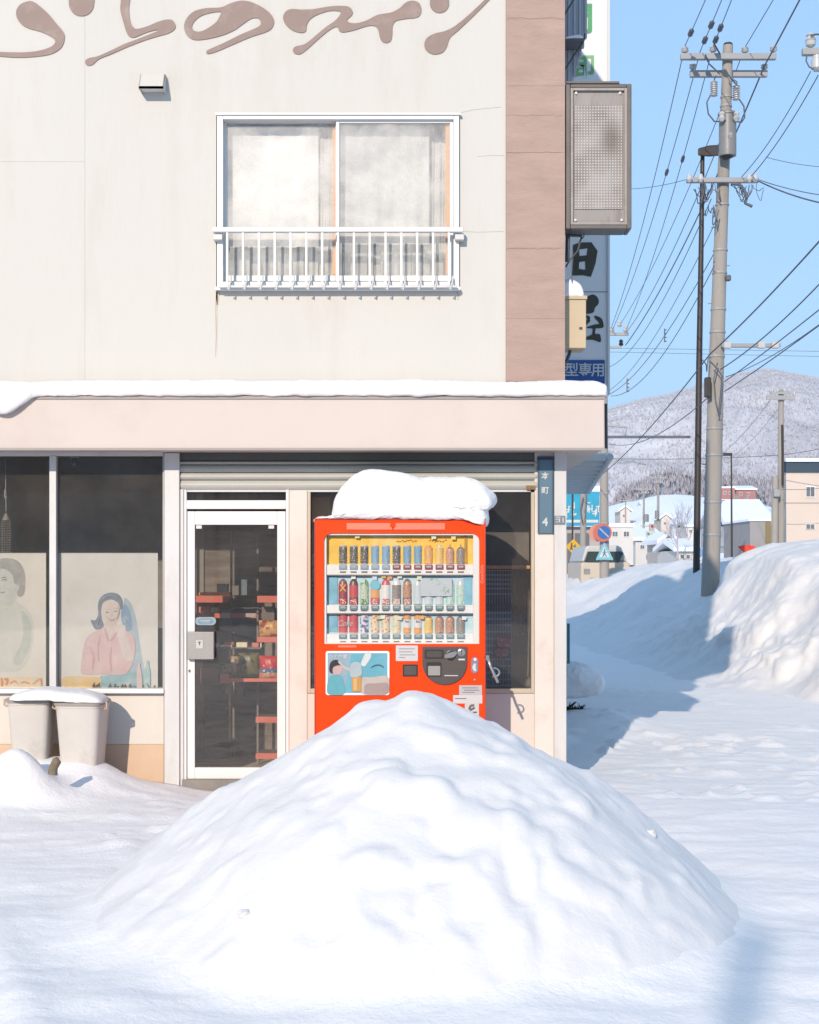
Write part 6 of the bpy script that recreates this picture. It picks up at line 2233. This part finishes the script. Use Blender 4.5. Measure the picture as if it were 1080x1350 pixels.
# pole on the far side of the side street, carrying the round signs
GD = 45.0
kG = F / GD
gp = thing('utility_pole', P(797, 775, GD), 'concrete pole just right of the canopy end carrying the round and triangular traffic signs', 'utility pole')
MB().tube([P(797, 790, GD), P(796.5, 590, GD), P(811, 438, GD)][:2] + [P(797, 436, GD)], [6.5 / kG, 5.2 / kG, 3.6 / kG], 14).build('shaft', M_conc, gp, smooth=40)
MB().fb(790, 829, 438, 442, GD - .2, .1).build('crossarm', M_galv, gp)
MB().fb(792, 820, 456, 459, GD - .2, .1).build('crossarm', M_galv, gp)
for a, b in ((807, 438), (825, 438), (817, 431), (819, 456)):
    m = MB().lathe(P(a, b, GD - .15), [(.04, 0), (.08, .05), (.05, .1), (.07, .15), (.03, .2)], 8)
    m.build('insulator', M_steel if b > 440 else M_ins, gp, smooth=50)
MB().fb(801.5, 910, 574.3, 577.5, GD - .25, .1).build('signal_arm', M_cable, gp)
MB().tube([P(824, 574, GD - .2), P(827, 563, GD - .2), P(797, 561, GD - .1)], .03, 6).build('arm_brace', M_galv, gp)
for yy in (650, 690, 716):
    MB().lathe(P(797, yy, GD), [(6.2 / kG, -.03), (6.4 / kG, 0), (6.2 / kG, .03)], 14, cap=False).build('band', M_galv, gp)

# traffic signs
M_nob = pm('sign_blue', C(52, 128, 206, .62), .4, .06, 9)
M_nor = pm('sign_faded_red', C(236, 128, 110, .64), .4, .08, 9)
M_nor2 = pm('sign_pale_red', C(246, 176, 156, .66), .4, .08, 9)


def disc(m_, px, py, r_px, d, y0, th, n=28, mi=0):
    k_ = F / d
    c = P(px, py, d)
    return m_.lathe((c.x, y0, c.z), [(.001, 0), (r_px / k_, 0), (r_px / k_, th)], n, 'y', [mi, mi])


d = GD - .3
np_ = thing('no_parking_sign', P(794.5, 715, d), 'round blue and red no-parking sign on the pole right of the canopy', 'traffic sign')
disc(MB(), 794.6, 702.2, 12.3, d, d, .02).build('rim', M_nor, np_)
disc(MB(), 796.4, 702, 8.6, d, d - .006, .005).build('face', M_nob, np_)
m = MB()
outline_solid(m, [('s', [(791, 696.8, .9), (801.8, 707.2, .9)])], .35, lambda a, b: (PX(a, d), PZ(b, d)), d - .011, .004)
m.build('slash', pm('slash_pale', C(206, 206, 230, .66), .4), np_)
o = MB()
disc(o, 788, 702.5, 11.5, d + .12, d + .12, .02)
tag(o.build('round_sign', M_nor2, None), 'second pale red round sign half hidden behind the no-parking sign', 'traffic sign')
cs = thing('crossing_sign', P(796.5, 739, d), 'light blue triangular pedestrian crossing sign under the no-parking sign', 'traffic sign')
tC = lambda a, b: (PX(a, d), PZ(b, d))
m = MB()
outline_solid(m, [('s', [(797, 717, 1.5), (787.5, 737.2, 1.5)]), ('s', [(797, 717, 1.5), (807, 737.2, 1.5)]), ('P', [(797, 716), (787, 738), (807.4, 738)])], .5, tC, d, .02)
m.build('plate', pm('crossing_blue', C(150, 222, 236, .66), .4, .05, 9), cs)
m = MB()
outline_solid(m, [('P', [(797, 720.5), (790, 734.8), (804.2, 734.8)])], .4, tC, d - .007, .006)
m.build('triangle', M_white, cs)
m = MB()
outline_solid(m, [('s', [(797.2, 724.2, .9), (797.3, 724.5, .9)]), ('s', [(797.1, 726.3, .9), (797, 729.5, .9), (794.8, 733.6, .6)]), ('s', [(797, 729.5, .8), (799.6, 733.6, .6)]), ('s', [(797, 727, .5), (794.6, 729.5, .4)]), ('s', [(797, 727, .5), (799.8, 728.8, .4)])], .3, tC, d - .012, .004)
m.build('walker_figure', pm('crossing_fig', C(70, 160, 196, .6), .4), cs)

YD = 60.0
kY = F / YD
yp = thing('warning_sign', P(755, 790, YD), 'yellow diamond children warning sign on a thin dark post beside the corner', 'traffic sign')
MB().tube([P(755, 800, YD), P(755, 640, YD)], 1.2 / kY, 8).build('post', M_steel, yp, smooth=40)
d = YD - .2
tY = lambda a, b: (PX(a, d), PZ(b, d))
m = MB()
outline_solid(m, [('P', [(756.2, 710.5), (766.2, 720.4), (756.2, 731.5), (746.2, 720.4)])], .5, tY, d, .03)
m.build('plate', pm('warning_yellow', C(250, 196, 30, .68), .4, .06, 9), yp)
m = MB()
outline_solid(m, [('s', [(753.6, 716.3, .9), (753.7, 716.5, .9)]), ('s', [(753.6, 718, .9), (753.4, 721, 1.0), (752.5, 724.5, .7)]), ('s', [(753.4, 721, .8), (755, 724.3, .6)]), ('s', [(758.3, 718.4, .8), (758.4, 718.5, .8)]), ('s', [(758.2, 720, .8), (758.4, 723, .9), (757.2, 726, .6)]), ('s', [(758.4, 723, .7), (760, 726, .6)]), ('s', [(754, 719, .4), (757.8, 721, .4)])], .3, tY, d - .012, .008)
m.build('children_figure', M_dark, yp)

# second concrete pole beyond the carport
HD = 50.0
hp = thing('utility_pole', P(769, 775, HD), 'plain concrete pole between the yellow sign and the sign-carrying pole', 'utility pole')
MB().tube([P(769, 800, HD), P(769.5, 430, HD)], [4.3 / (F / HD), 3.4 / (F / HD)], 12).build('shaft', M_conc, hp, smooth=40)
for pts in (((769, 655), (765, 672), (768, 690), (773, 680)), ((769, 640), (773, 650), (774, 662), (771, 676))):
    MB().tube([P(a, b, HD - .25) for a, b in pts], .02, 5).build('cable_loop', M_cable, hp, smooth=60)

# wide cyan board on the building down the street
CD = 62.0
cb = thing('shop_front_board', P(769, 694, CD), 'bright cyan shop board with white lettering low beyond the carport', 'sign board')
MB().fb(720, 790.5, 648, 693, CD, .25).build('board', pm('board_cyan', C(36, 186, 226, .66), .5, .12, 2), cb)
m = MB()
rg = random.Random(8)
tCb = lambda a, b: (PX(a, CD), PZ(b, CD))
for (a, b) in ((749, 671), (758, 671), (778, 668), (786, 670)):
    pr = []
    for k in range(6):
        x, y = a + rg.uniform(-3.4, 3.4), b + rg.uniform(-6, 8)
        if k % 2: pr.append(('s', [(x - 2.5, y, .7), (x + 2.5, y, .7)]))
        else: pr.append(('s', [(x, y - 4, .7), (x, y + 4, .7)]))
    outline_solid(m, pr, .5, tCb, CD - .02, .015)
m.fb(746, 789, 685.3, 689, CD - .02, .015)
tag(m.build('board_lettering', M_white, cb), kind='stuff')
wb = thing('street_shop', P(760, 780, CD + 1), 'pale shop building behind the cyan board, mostly hidden by the corner', 'building')
MB().fb(640, 790, 694.5, 775, CD + .4, 6).build('wall', pm('shop_pale_pink', C(226, 214, 212, .6), .8, .06, .6), wb)
MB().fb(640, 791, 641, 648, CD + .2, 6).build('roof', M_farsnow, wb)
m = MB()
for a in (748, 758, 770): m.fb(a, a + 7, 703, 765, CD + .37, .04)
wb_w = m.build('window', pm('far_window', (.12, .12, .13, 1), .3), wb)
wb_w['kind'] = 'stuff'

# ------------------------------------------------------------------ vehicles and houses down the street
VD = 48.0
van = thing('parked_van', P(800, 770, VD), 'cream van facing the camera, half hidden by the sign-carrying pole', 'van')
kV = F / VD
M_vanb = pm('van_cream', C(246, 228, 206, .64), .35, .04, 2)
M_vanr = pm('van_white', C(240, 238, 234, .66), .4, .03, 2)


def vprism(m_, pts, y0, y1, mi=0): return m_.prism([(PX(a, VD), PZ(b, VD)) for a, b in pts], y0, y1, mi)


m = MB()
vprism(m, [(766, 775), (766, 744), (768, 741), (829, 741), (831, 744), (831, 775)], VD, VD + 4.0)
m.build('body', M_vanb, van, bevel=.06)
m = MB()
vprism(m, [(768, 740.8), (773, 722), (777, 719), (817, 719), (821, 722), (829, 740.8)], VD + .25, VD + 4.0)
m.build('cab', M_vanr, van, bevel=.06)
m = MB()
vprism(m, [(771, 740), (775.5, 727), (819, 727), (823, 729), (816, 741.3), (811, 743), (776, 743)], VD + .02, VD + .30)
m.build('windscreen', pm('van_glass', C(86, 104, 102, .45), .12, .1, 3), van, bevel=.02)
MB().fb(830.5, 836, 745, 755, VD + .2, .15).build('wing_mirror', M_steel, van, bevel=.03)
for a in (770, 820):
    MB().fb(a, a + 8, 750, 757, VD - .03, .03).build('headlight', M_chrome, van, bevel=.01)
MB().fb(778, 819, 762, 767, VD - .05, .05).build('bumper', M_vgrey, van, bevel=.02)
MB().fb(793, 804, 757, 761, VD - .03, .03).build('licence_plate', M_white, van)
for a in (768, 820):
    MB().lathe((PX(a + 4.5, VD), VD + .8, PZ(775, VD)), [(.3, 0), (.3, .2)], 14, 'x').build('wheel', M_dark, van)


def gable_house(px0, px1, py_base, py_eave, py_ridge, d, dep, wall, label, windows=(), roof=None, name='house', flat=False, axis='x'):
    h = thing(name, P((px0 + px1) / 2, py_base, d + dep / 2), label, 'house' if name == 'house' else 'building')
    MB().fb(px0, px1, py_eave, py_base, d, dep).build('wall', wall, h)
    X0, X1 = PX(px0, d), PX(px1, d)
    ze, zr = PZ(py_eave, d), PZ(py_ridge, d)
    o_ = .35
    m_ = MB()
    if flat:
        m_.box(X0 - .1, X1 + .1, d - .1, d + dep + .1, ze, zr)
    elif axis == 'x':      # ridge runs left-right, roof slope faces us
        prof = [(d - o_, ze - .05), (d + dep / 2, zr), (d + dep + o_, ze - .05), (d + dep + o_, ze + .25), (d + dep / 2, zr + .35), (d - o_, ze + .25)]
        n = len(prof)
        m_.add([(X0 - .3, a, b) for a, b in prof] + [(X1 + .3, a, b) for a, b in prof], [tuple(range(n)), tuple(range(n, 2 * n))[::-1]] + [(i, n + i, n + (i + 1) % n, (i + 1) % n) for i in range(n)])
    else:
        xm = (X0 + X1) / 2
        m_.prism([(X0 - .4, ze - .1), (X0 - .4, ze + .25), (xm, zr + .35), (X1 + .4, ze + .25), (X1 + .4, ze - .1), (xm, zr)], d - .4, d + dep + .3)
        MB().prism([(X0, ze), (xm, zr), (X1, ze)], d + .003, d + dep).build('gable', wall, h)
    m_.build('roof', roof or M_farsnow, h)
    for (a, b, c, e) in windows:
        f_ = MB().fb(a, b, c, e, d - .05, .05).build('window', M_alu, h)
        MB().fb(a + (b - a) * .08, a + (b - a) * .47, c + (e - c) * .1, e - (e - c) * .1, d - .062, .011).build('pane', M_farwin, f_)
        MB().fb(a + (b - a) * .53, b - (b - a) * .08, c + (e - c) * .1, e - (e - c) * .1, d - .062, .011).build('pane', M_farwin, f_)
    return h


M_farwin = pm('far_pane', (.13, .14, .16, 1), .2, .2, 1)
M_tan = pm('tan_wall', C(240, 222, 208, .82), .8, .04, .5)
M_palew = pm('pale_wall', C(240, 236, 232, .78), .8, .05, .5)
M_palew2 = pm('pale_wall_warm', C(240, 226, 214, .78), .8, .05, .5)
M_rust = pm('brick_red_wall', C(196, 134, 128, .8), .8, .1, .4)
M_greyw = pm('grey_wall', C(168, 164, 164, .9), .8, .08, .5)
M_ochre = pm('ochre_wall', C(190, 168, 120, .5), .8, .08, .5)
M_bluer = pm('blue_parapet', C(70, 100, 124, .5), .6, .1, .5)

def tan_block():
    h = thing('tan_building', (18, 64, 0), 'tan flat-roofed building with a dark blue parapet at the right edge', 'building')
    zb, ze, zr = -.1, PZ(622.5, 60), PZ(609, 60)
    fp_ = lambda o_: [(PX(1034.5, 60) - o_, 60 - o_), (PX(1190, 60) + o_, 60 - o_), (PX(1190, 60) + 4, 72), (PX(1034.5, 60) * 1.2 + .4, 72)]
    for nm, o_, z0, z1, mt in (('wall', 0, zb, ze, M_tan), ('parapet', .1, ze + .001, zr, M_bluer), ('roof_snow', .2, zr + .001, zr + .14, M_farsnow)):
        q = fp_(o_)
        MB().add([(x, y, z0) for x, y in q] + [(x, y, z1) for x, y in q], [(3, 2, 1, 0), (4, 5, 6, 7)] + [(i, (i + 1) % 4, 4 + (i + 1) % 4, 4 + i) for i in range(4)]).build(nm, mt, h)
    d = 60
    for (a, b, c, e) in ((1062.5, 1075, 640.5, 656), (1062.5, 1075, 690.5, 698), (1110, 1124, 640.5, 656)):
        f_ = MB().fb(a, b, c, e, d - .05, .05).build('window', M_alu, h)
        MB().fb(a + (b - a) * .08, a + (b - a) * .47, c + (e - c) * .1, e - (e - c) * .1, d - .062, .011).build('pane', M_farwin, f_)
        MB().fb(a + (b - a) * .53, b - (b - a) * .08, c + (e - c) * .1, e - (e - c) * .1, d - .062, .011).build('pane', M_farwin, f_)
    return h


tb = tan_block()
_unused = lambda: gable_house(1034.5, 1190, 745, 622.5, 609, 60, 12, M_tan, 'tan flat-roofed building with a dark blue parapet at the right edge', [(1062.5, 1075, 640.5, 656), (1062.5, 1075, 690.5, 698), (1110, 1124, 640.5, 656)], M_bluer, 'tan_building', True)
MB().fb(1034.8, 1190, 662.6, 663.6, 59.985, .01).build('wall_joint', M_greyw, tb)
sh = gable_house(989, 1016.5, 745, 687, 684, 84, 7, M_greyw, 'grey shed with a snowy flat roof left of the tan building', (), M_farsnow, 'grey_shed', True)
MB().fb(1009.5, 1016.8, 688, 716, 83.96, .035).build('door', M_ochre, sh)
gable_house(960, 1017, 720, 693, 661, 96, 9, M_palew, 'house with a broad snow-covered roof behind the grey shed', ((968, 976, 694, 702),), M_farsnow)
rb = gable_house(950.5, 969, 672, 643.5, 641.4, 285, 9, M_rust, 'brick-red block on the hillside right of the concrete pole', ((954, 958, 648, 652), (961, 965, 648, 652)), M_farsnow, 'red_building', True)
gable_house(971, 996, 672, 645.5, 641, 290, 9, M_rust, 'longer red-brown house on the hillside with a snowy roof', ((975, 979, 649, 653), (985, 989, 649, 653)), M_farsnow)
hs = [(803, 835, 760, 695, 690, 110, 8, M_palew, 'white two-storey house with a panelled front down the street', ((807, 815, 700, 708), (822, 830, 700, 708)), True, 'x'),
      (838, 872, 765, 712, 700, 128, 9, M_palew, 'low white house with snowy roof behind the traffic light', ((844, 850, 718, 724), (858, 864, 718, 724)), False, 'x'),
      (872, 890, 762, 716, 706, 118, 7, M_palew2, 'small cream house left of the lamp column', ((876, 882, 722, 728),), False, 'y'),
      (893, 914, 765, 726, 715, 100, 8, M_palew, 'white house with a wide roof tucked behind the lamp column', ((897, 902, 731, 737), (905, 910, 731, 737)), False, 'x'),
      (818, 831, 700, 674, 668, 265, 7, M_palew2, 'tiny cream house on the snowy hillside, the left one', ((821, 824, 678, 682),), False, 'y'),
      (848, 862, 690, 668, 661, 280, 7, M_palew, 'tiny white house near the crest of the snowy hillside', ((851, 854, 672, 676),), False, 'x'),
      (872, 884, 705, 684, 678, 240, 7, M_palew2, 'tiny cream house on the hillside above the cream street house', ((875, 879, 688, 692),), False, 'y'),
      (905, 921, 716, 694, 687, 200, 8, M_palew, 'small white hillside house glimpsed left of the lamp column', ((909, 913, 698, 703),), False, 'x'),
      (960, 986, 728, 707, 701, 130, 8, M_palew, 'low white house seen above the bank right of the concrete pole', ((966, 971, 711, 716), (976, 981, 711, 716)), False, 'x')]
for (a, b, c, e, r_, d_, dp, mt, lb, wn, fl, ax) in hs:
    gable_house(a, b, c, e, r_, d_, dp, mt, lb, wn, None, 'house', fl, ax)
    COL.objects[-1]

# poles further down the street
def far_pole(px, top, base, d, w, label, arms, extra=None):
    k_ = F / d
    t_ = thing('utility_pole', P(px, base, d), label, 'utility pole', None)
    MB().tube([P(px - .4, base + 8, d), P(px, top, d)], [w / 2 / k_, w * .36 / k_], 10).build('shaft', M_conc, t_, smooth=40)
    for (a, y_, hw) in arms:
        MB().fb(px - hw, px + hw, y_ - a / 2, y_ + a / 2, d - .25, .1).build('crossarm', M_galv, t_)
        for q in (-.9, -.35, .35, .9):
            MB().lathe(P(px + q * hw, y_ - a / 2, d - .2), [(.04, 0), (.06, .05), (.03, .13)], 6).build('insulator', M_ins, t_)
    if extra: extra(t_, d, k_)
    return t_


def can(px, py, r, h):
    def f(t_, d, k_):
        MB().lathe(P(px, py, d - .4), [(r / k_, 0), (r / k_, h / k_), (r * .8 / k_, (h + 1) / k_)], 12).build('transformer', M_trans, t_, smooth=40)
    return f


fp = far_pole(1030, 514, 720, 58, 10, 'pale concrete pole with crowded double crossarm in front of the mountain', [(5.5, 524, 19), (3, 518, 13)], lambda t_, d, k_: (
    MB().tube([P(1021, 735, d - .3), P(1022.5, 628, d - .3)], [5 / k_, 4.2 / k_], 10).build('stub_pole', M_conc, t_, smooth=40),
    MB().fb(1021, 1029, 645, 655, d - .6, .3).build('junction_box', M_galv, t_, bevel=.03),
    MB().tube([P(1031.5, 560, d - .3), P(1032, 600, d - .3), P(1032, 640, d - .3)], .05, 6).build('riser_pipe', M_steel, t_)))
far_pole(868, 627, 752, 150, 4.2, 'slender pole with two crossarms left of the lamp column', [(1.6, 630, 11), (1.4, 636, 6)], can(866.5, 684, 3, 10))
far_pole(849, 641, 758, 165, 3.6, 'slender pole with a grey can left of the traffic light', [(1.4, 645, 10), (1.2, 650, 7)], can(852, 688, 3.6, 9))
far_pole(825, 656, 750, 210, 2.4, 'thin distant pole against the snowy hillside', [(1.2, 660, 8)])
sl = thing('street_lamp', P(965, 722, 75), 'thin dark street lamp with a flat head right of the concrete pole', 'street lamp')
k_ = F / 75
MB().tube([P(965, 740, 75), P(964.4, 600, 75)], [1.5 / k_, 1.0 / k_], 8).build('shaft', M_steel, sl, smooth=40)
MB().fb(953.5, 966, 597, 600.5, 74.9, .3).build('lamp_head', M_steel, sl, bevel=.03)

tl = thing('traffic_light', P(859, 690, 125), 'small horizontal-arm traffic light with a red lamp above a green and white box', 'traffic light')
d = 125.0
MB().fb(856.5, 863, 690.5, 699.5, d, .3).build('housing', pm('signal_pale', C(232, 206, 196, .6), .5), tl, bevel=.03)
disc(MB(), 860, 693.8, 1.9, d, d - .04, .04, 12).build('lens', pm('signal_red', (.30, .04, .04, 1), .3), tl)
MB().fb(852.5, 864, 700, 708.5, d, .3).build('lower_housing', pm('signal_white', C(226, 236, 230, .64), .5), tl, bevel=.03)
disc(MB(), 860.5, 705.4, 1.8, d, d - .04, .04, 12).build('lens', pm('signal_green', C(80, 150, 150, .5), .3), tl)
disc(MB(), 855, 704, 1.6, d, d - .04, .04, 12).build('lens', pm('signal_dark', C(120, 150, 140, .5), .3), tl)
MB().fb(845, 856.4, 693, 694.2, d + .1, .1).build('arm', M_galv, tl)

# red sign tip over the bank
rs = thing('red_sign', P(985, 735, 33), 'red rounded sign tip sticking up over the snow bank', 'sign')
tR = lambda a, b: (PX(a, 33), PZ(b, 33))
m = MB()
outline_solid(m, [('p', [(973.5, 721.5), (977, 719.5), (985, 718.5), (993, 719.5), (996, 721.5), (992, 726), (986, 730.5), (981, 728)])], .5, tR, 33, .03)
m.build('plate', pm('sign_red', (.72, .05, .02, 1), .4, .06, 5), rs)
MB().tube([P(985, 729, 33.05), P(985, 770, 33.05)], .03, 8).build('post', M_galv, rs)

# bare roadside trees
def bare_tree(px, base, top, d, label, seed, spread=.35):
    r_ = random.Random(seed)
    t_ = thing('bare_tree', P(px, base, d), label, 'tree', 'bare trees down the street')
    H = (base - top) / F * d
    b0 = P(px, base, d)
    tr = MB()
    pts = [b0 + Vector((r_.uniform(-.02, .02) * H * k, r_.uniform(-.02, .02) * H * k, H * k / 5)) for k in range(6)]
    pts[0] = b0
    tr.tube(pts, [H * .018 * (1 - k / 6) + .01 for k in range(6)], 7)
    tr.build('trunk', M_wood1, t_, smooth=60)
    cr_ = MB()

    def branch(p, dr, ln, r, lv):
        q = p + dr * ln
        mid = (p + q) / 2 + Vector((r_.uniform(-.08, .08), r_.uniform(-.08, .08), r_.uniform(0, .08))) * ln
        cr_.tube([p, mid, q], [r, r * .75, r * .4], 4, cap=False)
        if lv > 0:
            for k in range(4):
                t = r_.uniform(.35, 1)
                nd = (dr + Vector((r_.uniform(-.8, .8), r_.uniform(-.8, .8), r_.uniform(-.1, .6)))).normalized()
                branch(p + (q - p) * t, nd, ln * r_.uniform(.45, .65), r * .5, lv - 1)
    for k in range(13):
        h_ = r_.uniform(.25, .95)
        a = r_.uniform(0, 6.28)
        dr = Vector((math.cos(a) * spread * 1.4, math.sin(a) * spread * 1.4, r_.uniform(.6, 1.2))).normalized()
        branch(b0 + Vector((0, 0, H * h_)), dr, H * (.36 - .2 * h_), H * .008 * (1.2 - h_), 2)
    cr_.build('crown', M_wood2, t_)
    return t_


bare_tree(893, 745, 672, 95, 'bare grey tree just left of the lamp column', 1)
bare_tree(884, 748, 690, 105, 'smaller bare tree left of the lamp column beside the cream house', 2)
bare_tree(905, 742, 668, 110, 'bare tree tangled against the lamp column on its left', 3)
bare_tree(976, 725, 675, 100, 'bare tree between the street lamp and the grey shed', 4)
bare_tree(958, 728, 682, 110, 'bare tree between the concrete pole and the street lamp', 5)
bare_tree(946, 738, 688, 90, 'bare tree right behind the concrete pole', 6)
# guard rail and low clutter along the street
gr = thing('guard_rail', P(905, 752, 80), 'pale guard rail along the far street left of the lamp column', 'guard rail')
for yy in (738, 744):
    MB().fb(890, 940, yy, yy + 2.6, 80, .06).build('rail', M_galv, gr)
for a in (893, 904, 915, 926, 937):
    MB().fb(a, a + 1.4, 736, 760, 80.07, .06).build('post', M_galv, gr)

# ------------------------------------------------------------------ overhead wires
def wire(p0, p1, sag, r, label, n=22, nm='power_line', cat='power line'):
    a, b = Vector(p0), Vector(p1)
    pts = []
    for k in range(n + 1):
        t = k / n
        p = a.lerp(b, t)
        p.z -= sag * 4 * t * (1 - t)
        pts.append(p)
    o = MB().tube(pts, r * .60, 6, cap=True).build(nm, M_cable, None, smooth=70, fix=False)
    return tag(o, label, cat, 'overhead lines')


def near_ext(px, py, qx, qy, d0, d1):
    """continue the photo line (p towards q) to distance d1 for a level wire starting at p, distance d0"""
    z = PZ(py, d0)
    y1 = HY - (z - EYE) * F / d1
    t = (y1 - py) / (qy - py)
    return P(px + (qx - px) * t, y1, d1)


top = [((903, 61), (929.5, 0), (806, 432), 'leftmost thin line rising from the top crossarm of the concrete pole'),
       ((923.5, 67), (951, 0), (807, 436), 'second thin line from the left through the top crossarm'),
       ((940, 62), (964, 0), (825, 436), 'third thin line from the left, passing the pole top closely'),
       ((982.5, 62), (1018.6, 0), (817, 429), 'line rising just right of the concrete pole top'),
       ((1008, 87), (1053.5, 0), (825, 455), 'thick dark line rising steeply from the right end of the second crossarm')]
near, farw = [], []
lb2s = ['leftmost thin line sagging from the pole top down to the next pole', 'second thin line sagging from the pole top down to the next pole', 'third thin line sagging from the pole top down to the next pole', 'fourth line sagging from behind the pole top to the next pole', 'thick dark line sagging from the second crossarm to the next pole']
for (p, q, f_, lb), lb2 in zip(top, lb2s):
    rr = .026 if 'thick' in lb else .014
    near.append(wire(P(*p, PD - .15), near_ext(*p, *q, PD - .15, 20.0), .02, rr, lb))
    farw.append(wire(P(*p, PD - .15), P(*f_, GD - .15), .42, rr, lb2))
# dark sleeves clipped onto the lines
def sleeve(o, px, label, r):
    best = None
    base = np.array([tuple(o.location + v.co) for v in o.data.vertices]).reshape(-1, 6, 3).mean(1)
    for i in range(len(base) - 1):
        for t in np.linspace(0, 1, 12):
            q = base[i] * (1 - t) + base[i + 1] * t
            e = abs(CX + q[0] / q[1] * F - px)
            if best is None or e < best[0]: best = (e, Vector(q), Vector(base[i + 1] - base[i]).normalized())
    c, dr = best[1], best[2]
    tag(MB().tube([c - dr * .16, c - dr * .08, c + dr * .08, c + dr * .16], [r * .5, r, r, r * .5], 8).build('line_sleeve', M_cable, None, smooth=50), label, 'sleeve', 'dark sleeves on the lines')


sleeve(near[0], 911, 'dark sleeve on the leftmost line near the pole top', .05)
sleeve(near[1], 929.5, 'lower dark sleeve on the second line near the pole top', .05)
sleeve(near[1], 938, 'upper dark sleeve on the second line near the pole top', .05)
sleeve(near[2], 950, 'upper dark sleeve on the third line above the crossarm', .05)
sleeve(near[2], 944, 'lower dark sleeve on the third line above the crossarm', .05)
sleeve(farw[2], 900.5, 'small dark sleeve midway down the third line', .04)
sleeve(farw[1], 879, 'small dark sleeve midway down the second line', .04)
wire(P(955, 172, PD - .3), P(826, 438, GD), .35, .016, 'line running from the transformer down left to the next pole')
wire(P(938, 262, PD - .3), P(803, 484, HD), .6, .015, 'thin line sagging from the lower crossarm to the left')
wire(P(941, 298, PD - .3), P(803, 515, GD + 2), .45, .013, 'upper of three telephone lines sagging left of the concrete pole')
wire(P(941, 335, PD - .3), P(803, 520, GD + 2), .42, .016, 'middle of three telephone lines sagging left of the concrete pole')
wire(P(942, 350, PD - .3), P(806, 522, GD + 2), .62, .016, 'lowest of three telephone lines sagging left of the concrete pole')
# spacers clipped to the telephone lines
for i, (a, b) in enumerate(((876.5, 442), (827, 508))):
    d_ = 36.0 if i == 0 else 43.0
    o = MB()
    kk = F / d_
    o.fb(a - .6, a + .6, b - 9, b + 9, d_, .03)
    for j in range(4): o.fb(a - .6, a + 2.6, b - 8 + j * 5, b - 6.6 + j * 5, d_ - .002, .034)
    tag(o.build('line_spacer', M_cable, None), ('comb-shaped spacer hanging on the telephone lines, the higher one', 'comb-shaped spacer hanging on the telephone lines, the lower one')[i], 'spacer')
R1 = P(936, 467, PD - .35)
wire(R1, P(1240, 130, 15), .12, .021, 'thick black cable rising to the right edge from the pole')
wire(P(950, 487, PD - .3), P(1250, 175, 15), .25, .017, 'second thick cable rising to the right below the black one')
wire(P(957, 497, PD - .3), P(1260, 270, 15), .25, .011, 'thin cable rising to the right edge through the telephone arm')
wire(P(955.5, 503, PD - .3), P(1260, 258, 15), .06, .015, 'third thick cable rising to the right edge')
wire(P(955.5, 516, PD - .3), P(1260, 292, 15), .05, .015, 'lowest cable rising to the right edge past the telephone arm')
wire(R1, P(765, 645, 49), .30, .021, 'thick cable running down left from the pole to the plain concrete pole')
wire(P(936, 522, PD - .3), P(803, 585, 47), .35, .016, 'thin cable running down left under the thick one')
wire(P(760, 458, 70), P(1130, 464, 70), .0, .018, 'upper level line crossing the sky in front of the mountain')
wire(P(760, 463, 70.5), P(1130, 471, 70.5), .0, .018, 'lower level line crossing the sky in front of the mountain')
wire(P(760, 603, 68), P(1028, 600, 58), .12, .022, 'dark level line crossing the mountain left of the pale pole')
wire(P(1029, 600, 58), P(1130, 580, 56), .06, .022, 'dark line running from the pale pole to the right edge')
wire(P(1030, 645, 57), P(1100, 641, 57), .06, .018, 'short line in front of the tan building wall')
wire(P(1069, 94, ED - .2), P(978, 233, PD - .2), .12, .013, 'thin line from the right edge insulator down to the lower crossarm')
wire(P(1079, 99, ED - .2), P(990, 233, PD - .2), .10, .015, 'second thin line from the right edge insulator to the lower crossarm')
wire(P(1010, 207, 25), P(1120, 221, 22), .05, .009, 'faint line branching right from the pair at the right edge')
wire(P(1001, 237, PD - .3), P(1130, 262, 22), .06, .013, 'thin line leaving the lower crossarm to the right')
wire(P(1001, 239, PD - .3), P(1130, 275, 22), .08, .022, 'thicker dark line leaving the lower crossarm to the right')
wire(P(907, 236, PD - .3), P(800, 248, 32), .08, .010, 'faint line leaving the lower crossarm to the left')
wire(P(1016, 527, 58), P(935, 610, 80), .3, .016, 'thin line running down left from the pale pole')
wire(P(1035, 527, 58), P(960, 605, 90), .3, .016, 'second thin line running down left from the pale pole')

# ------------------------------------------------------------------ across the street, behind the camera: what the shop glass mirrors
M_opp = pm('opposite_wall', (0.50, 0.46, 0.42, 1), .9, .3, .3)
op = tag(MB().box(-30, -13.5, -34, -28, -.1, 6.4).box(-12.2, -1.5, -36, -29, -.1, 5.6).box(-.5, 12, -35, -28.5, -.1, 6.2).box(13, 30, -34, -29, -.1, 6.0).build('street_backdrop', M_opp, None), kind='structure')

# roadside post behind the camera: its shadow crosses the right foot of the heap
rp = MB().tube([(-4.55, -14.0, -.2), (-4.55, -14.0, 8.6)], .06, 12)
tag(rp.build('roadside_post', M_steel, None, smooth=40), kind='structure')

# ------------------------------------------------------------------ winter air between here and the mountain
hz = MB().box(-4300, 4300, -450, 6300, -9, 440).build('haze', None)
hz.data.materials.clear()
M_haze = bpy.data.materials.new('winter_air')
M_haze.use_nodes = True
hn = M_haze.node_tree.nodes
hn.remove(hn['Principled BSDF'])
pv = hn.new('ShaderNodeVolumePrincipled')
pv.inputs['Color'].default_value = (0.86, 0.92, 1.0, 1)
pv.inputs['Density'].default_value = 0.00014
pv.inputs['Anisotropy'].default_value = 0.0
M_haze.node_tree.links.new(pv.outputs[0], hn['Material Output'].inputs['Volume'])
hz.data.materials.append(M_haze)
tag(hz, kind='stuff')
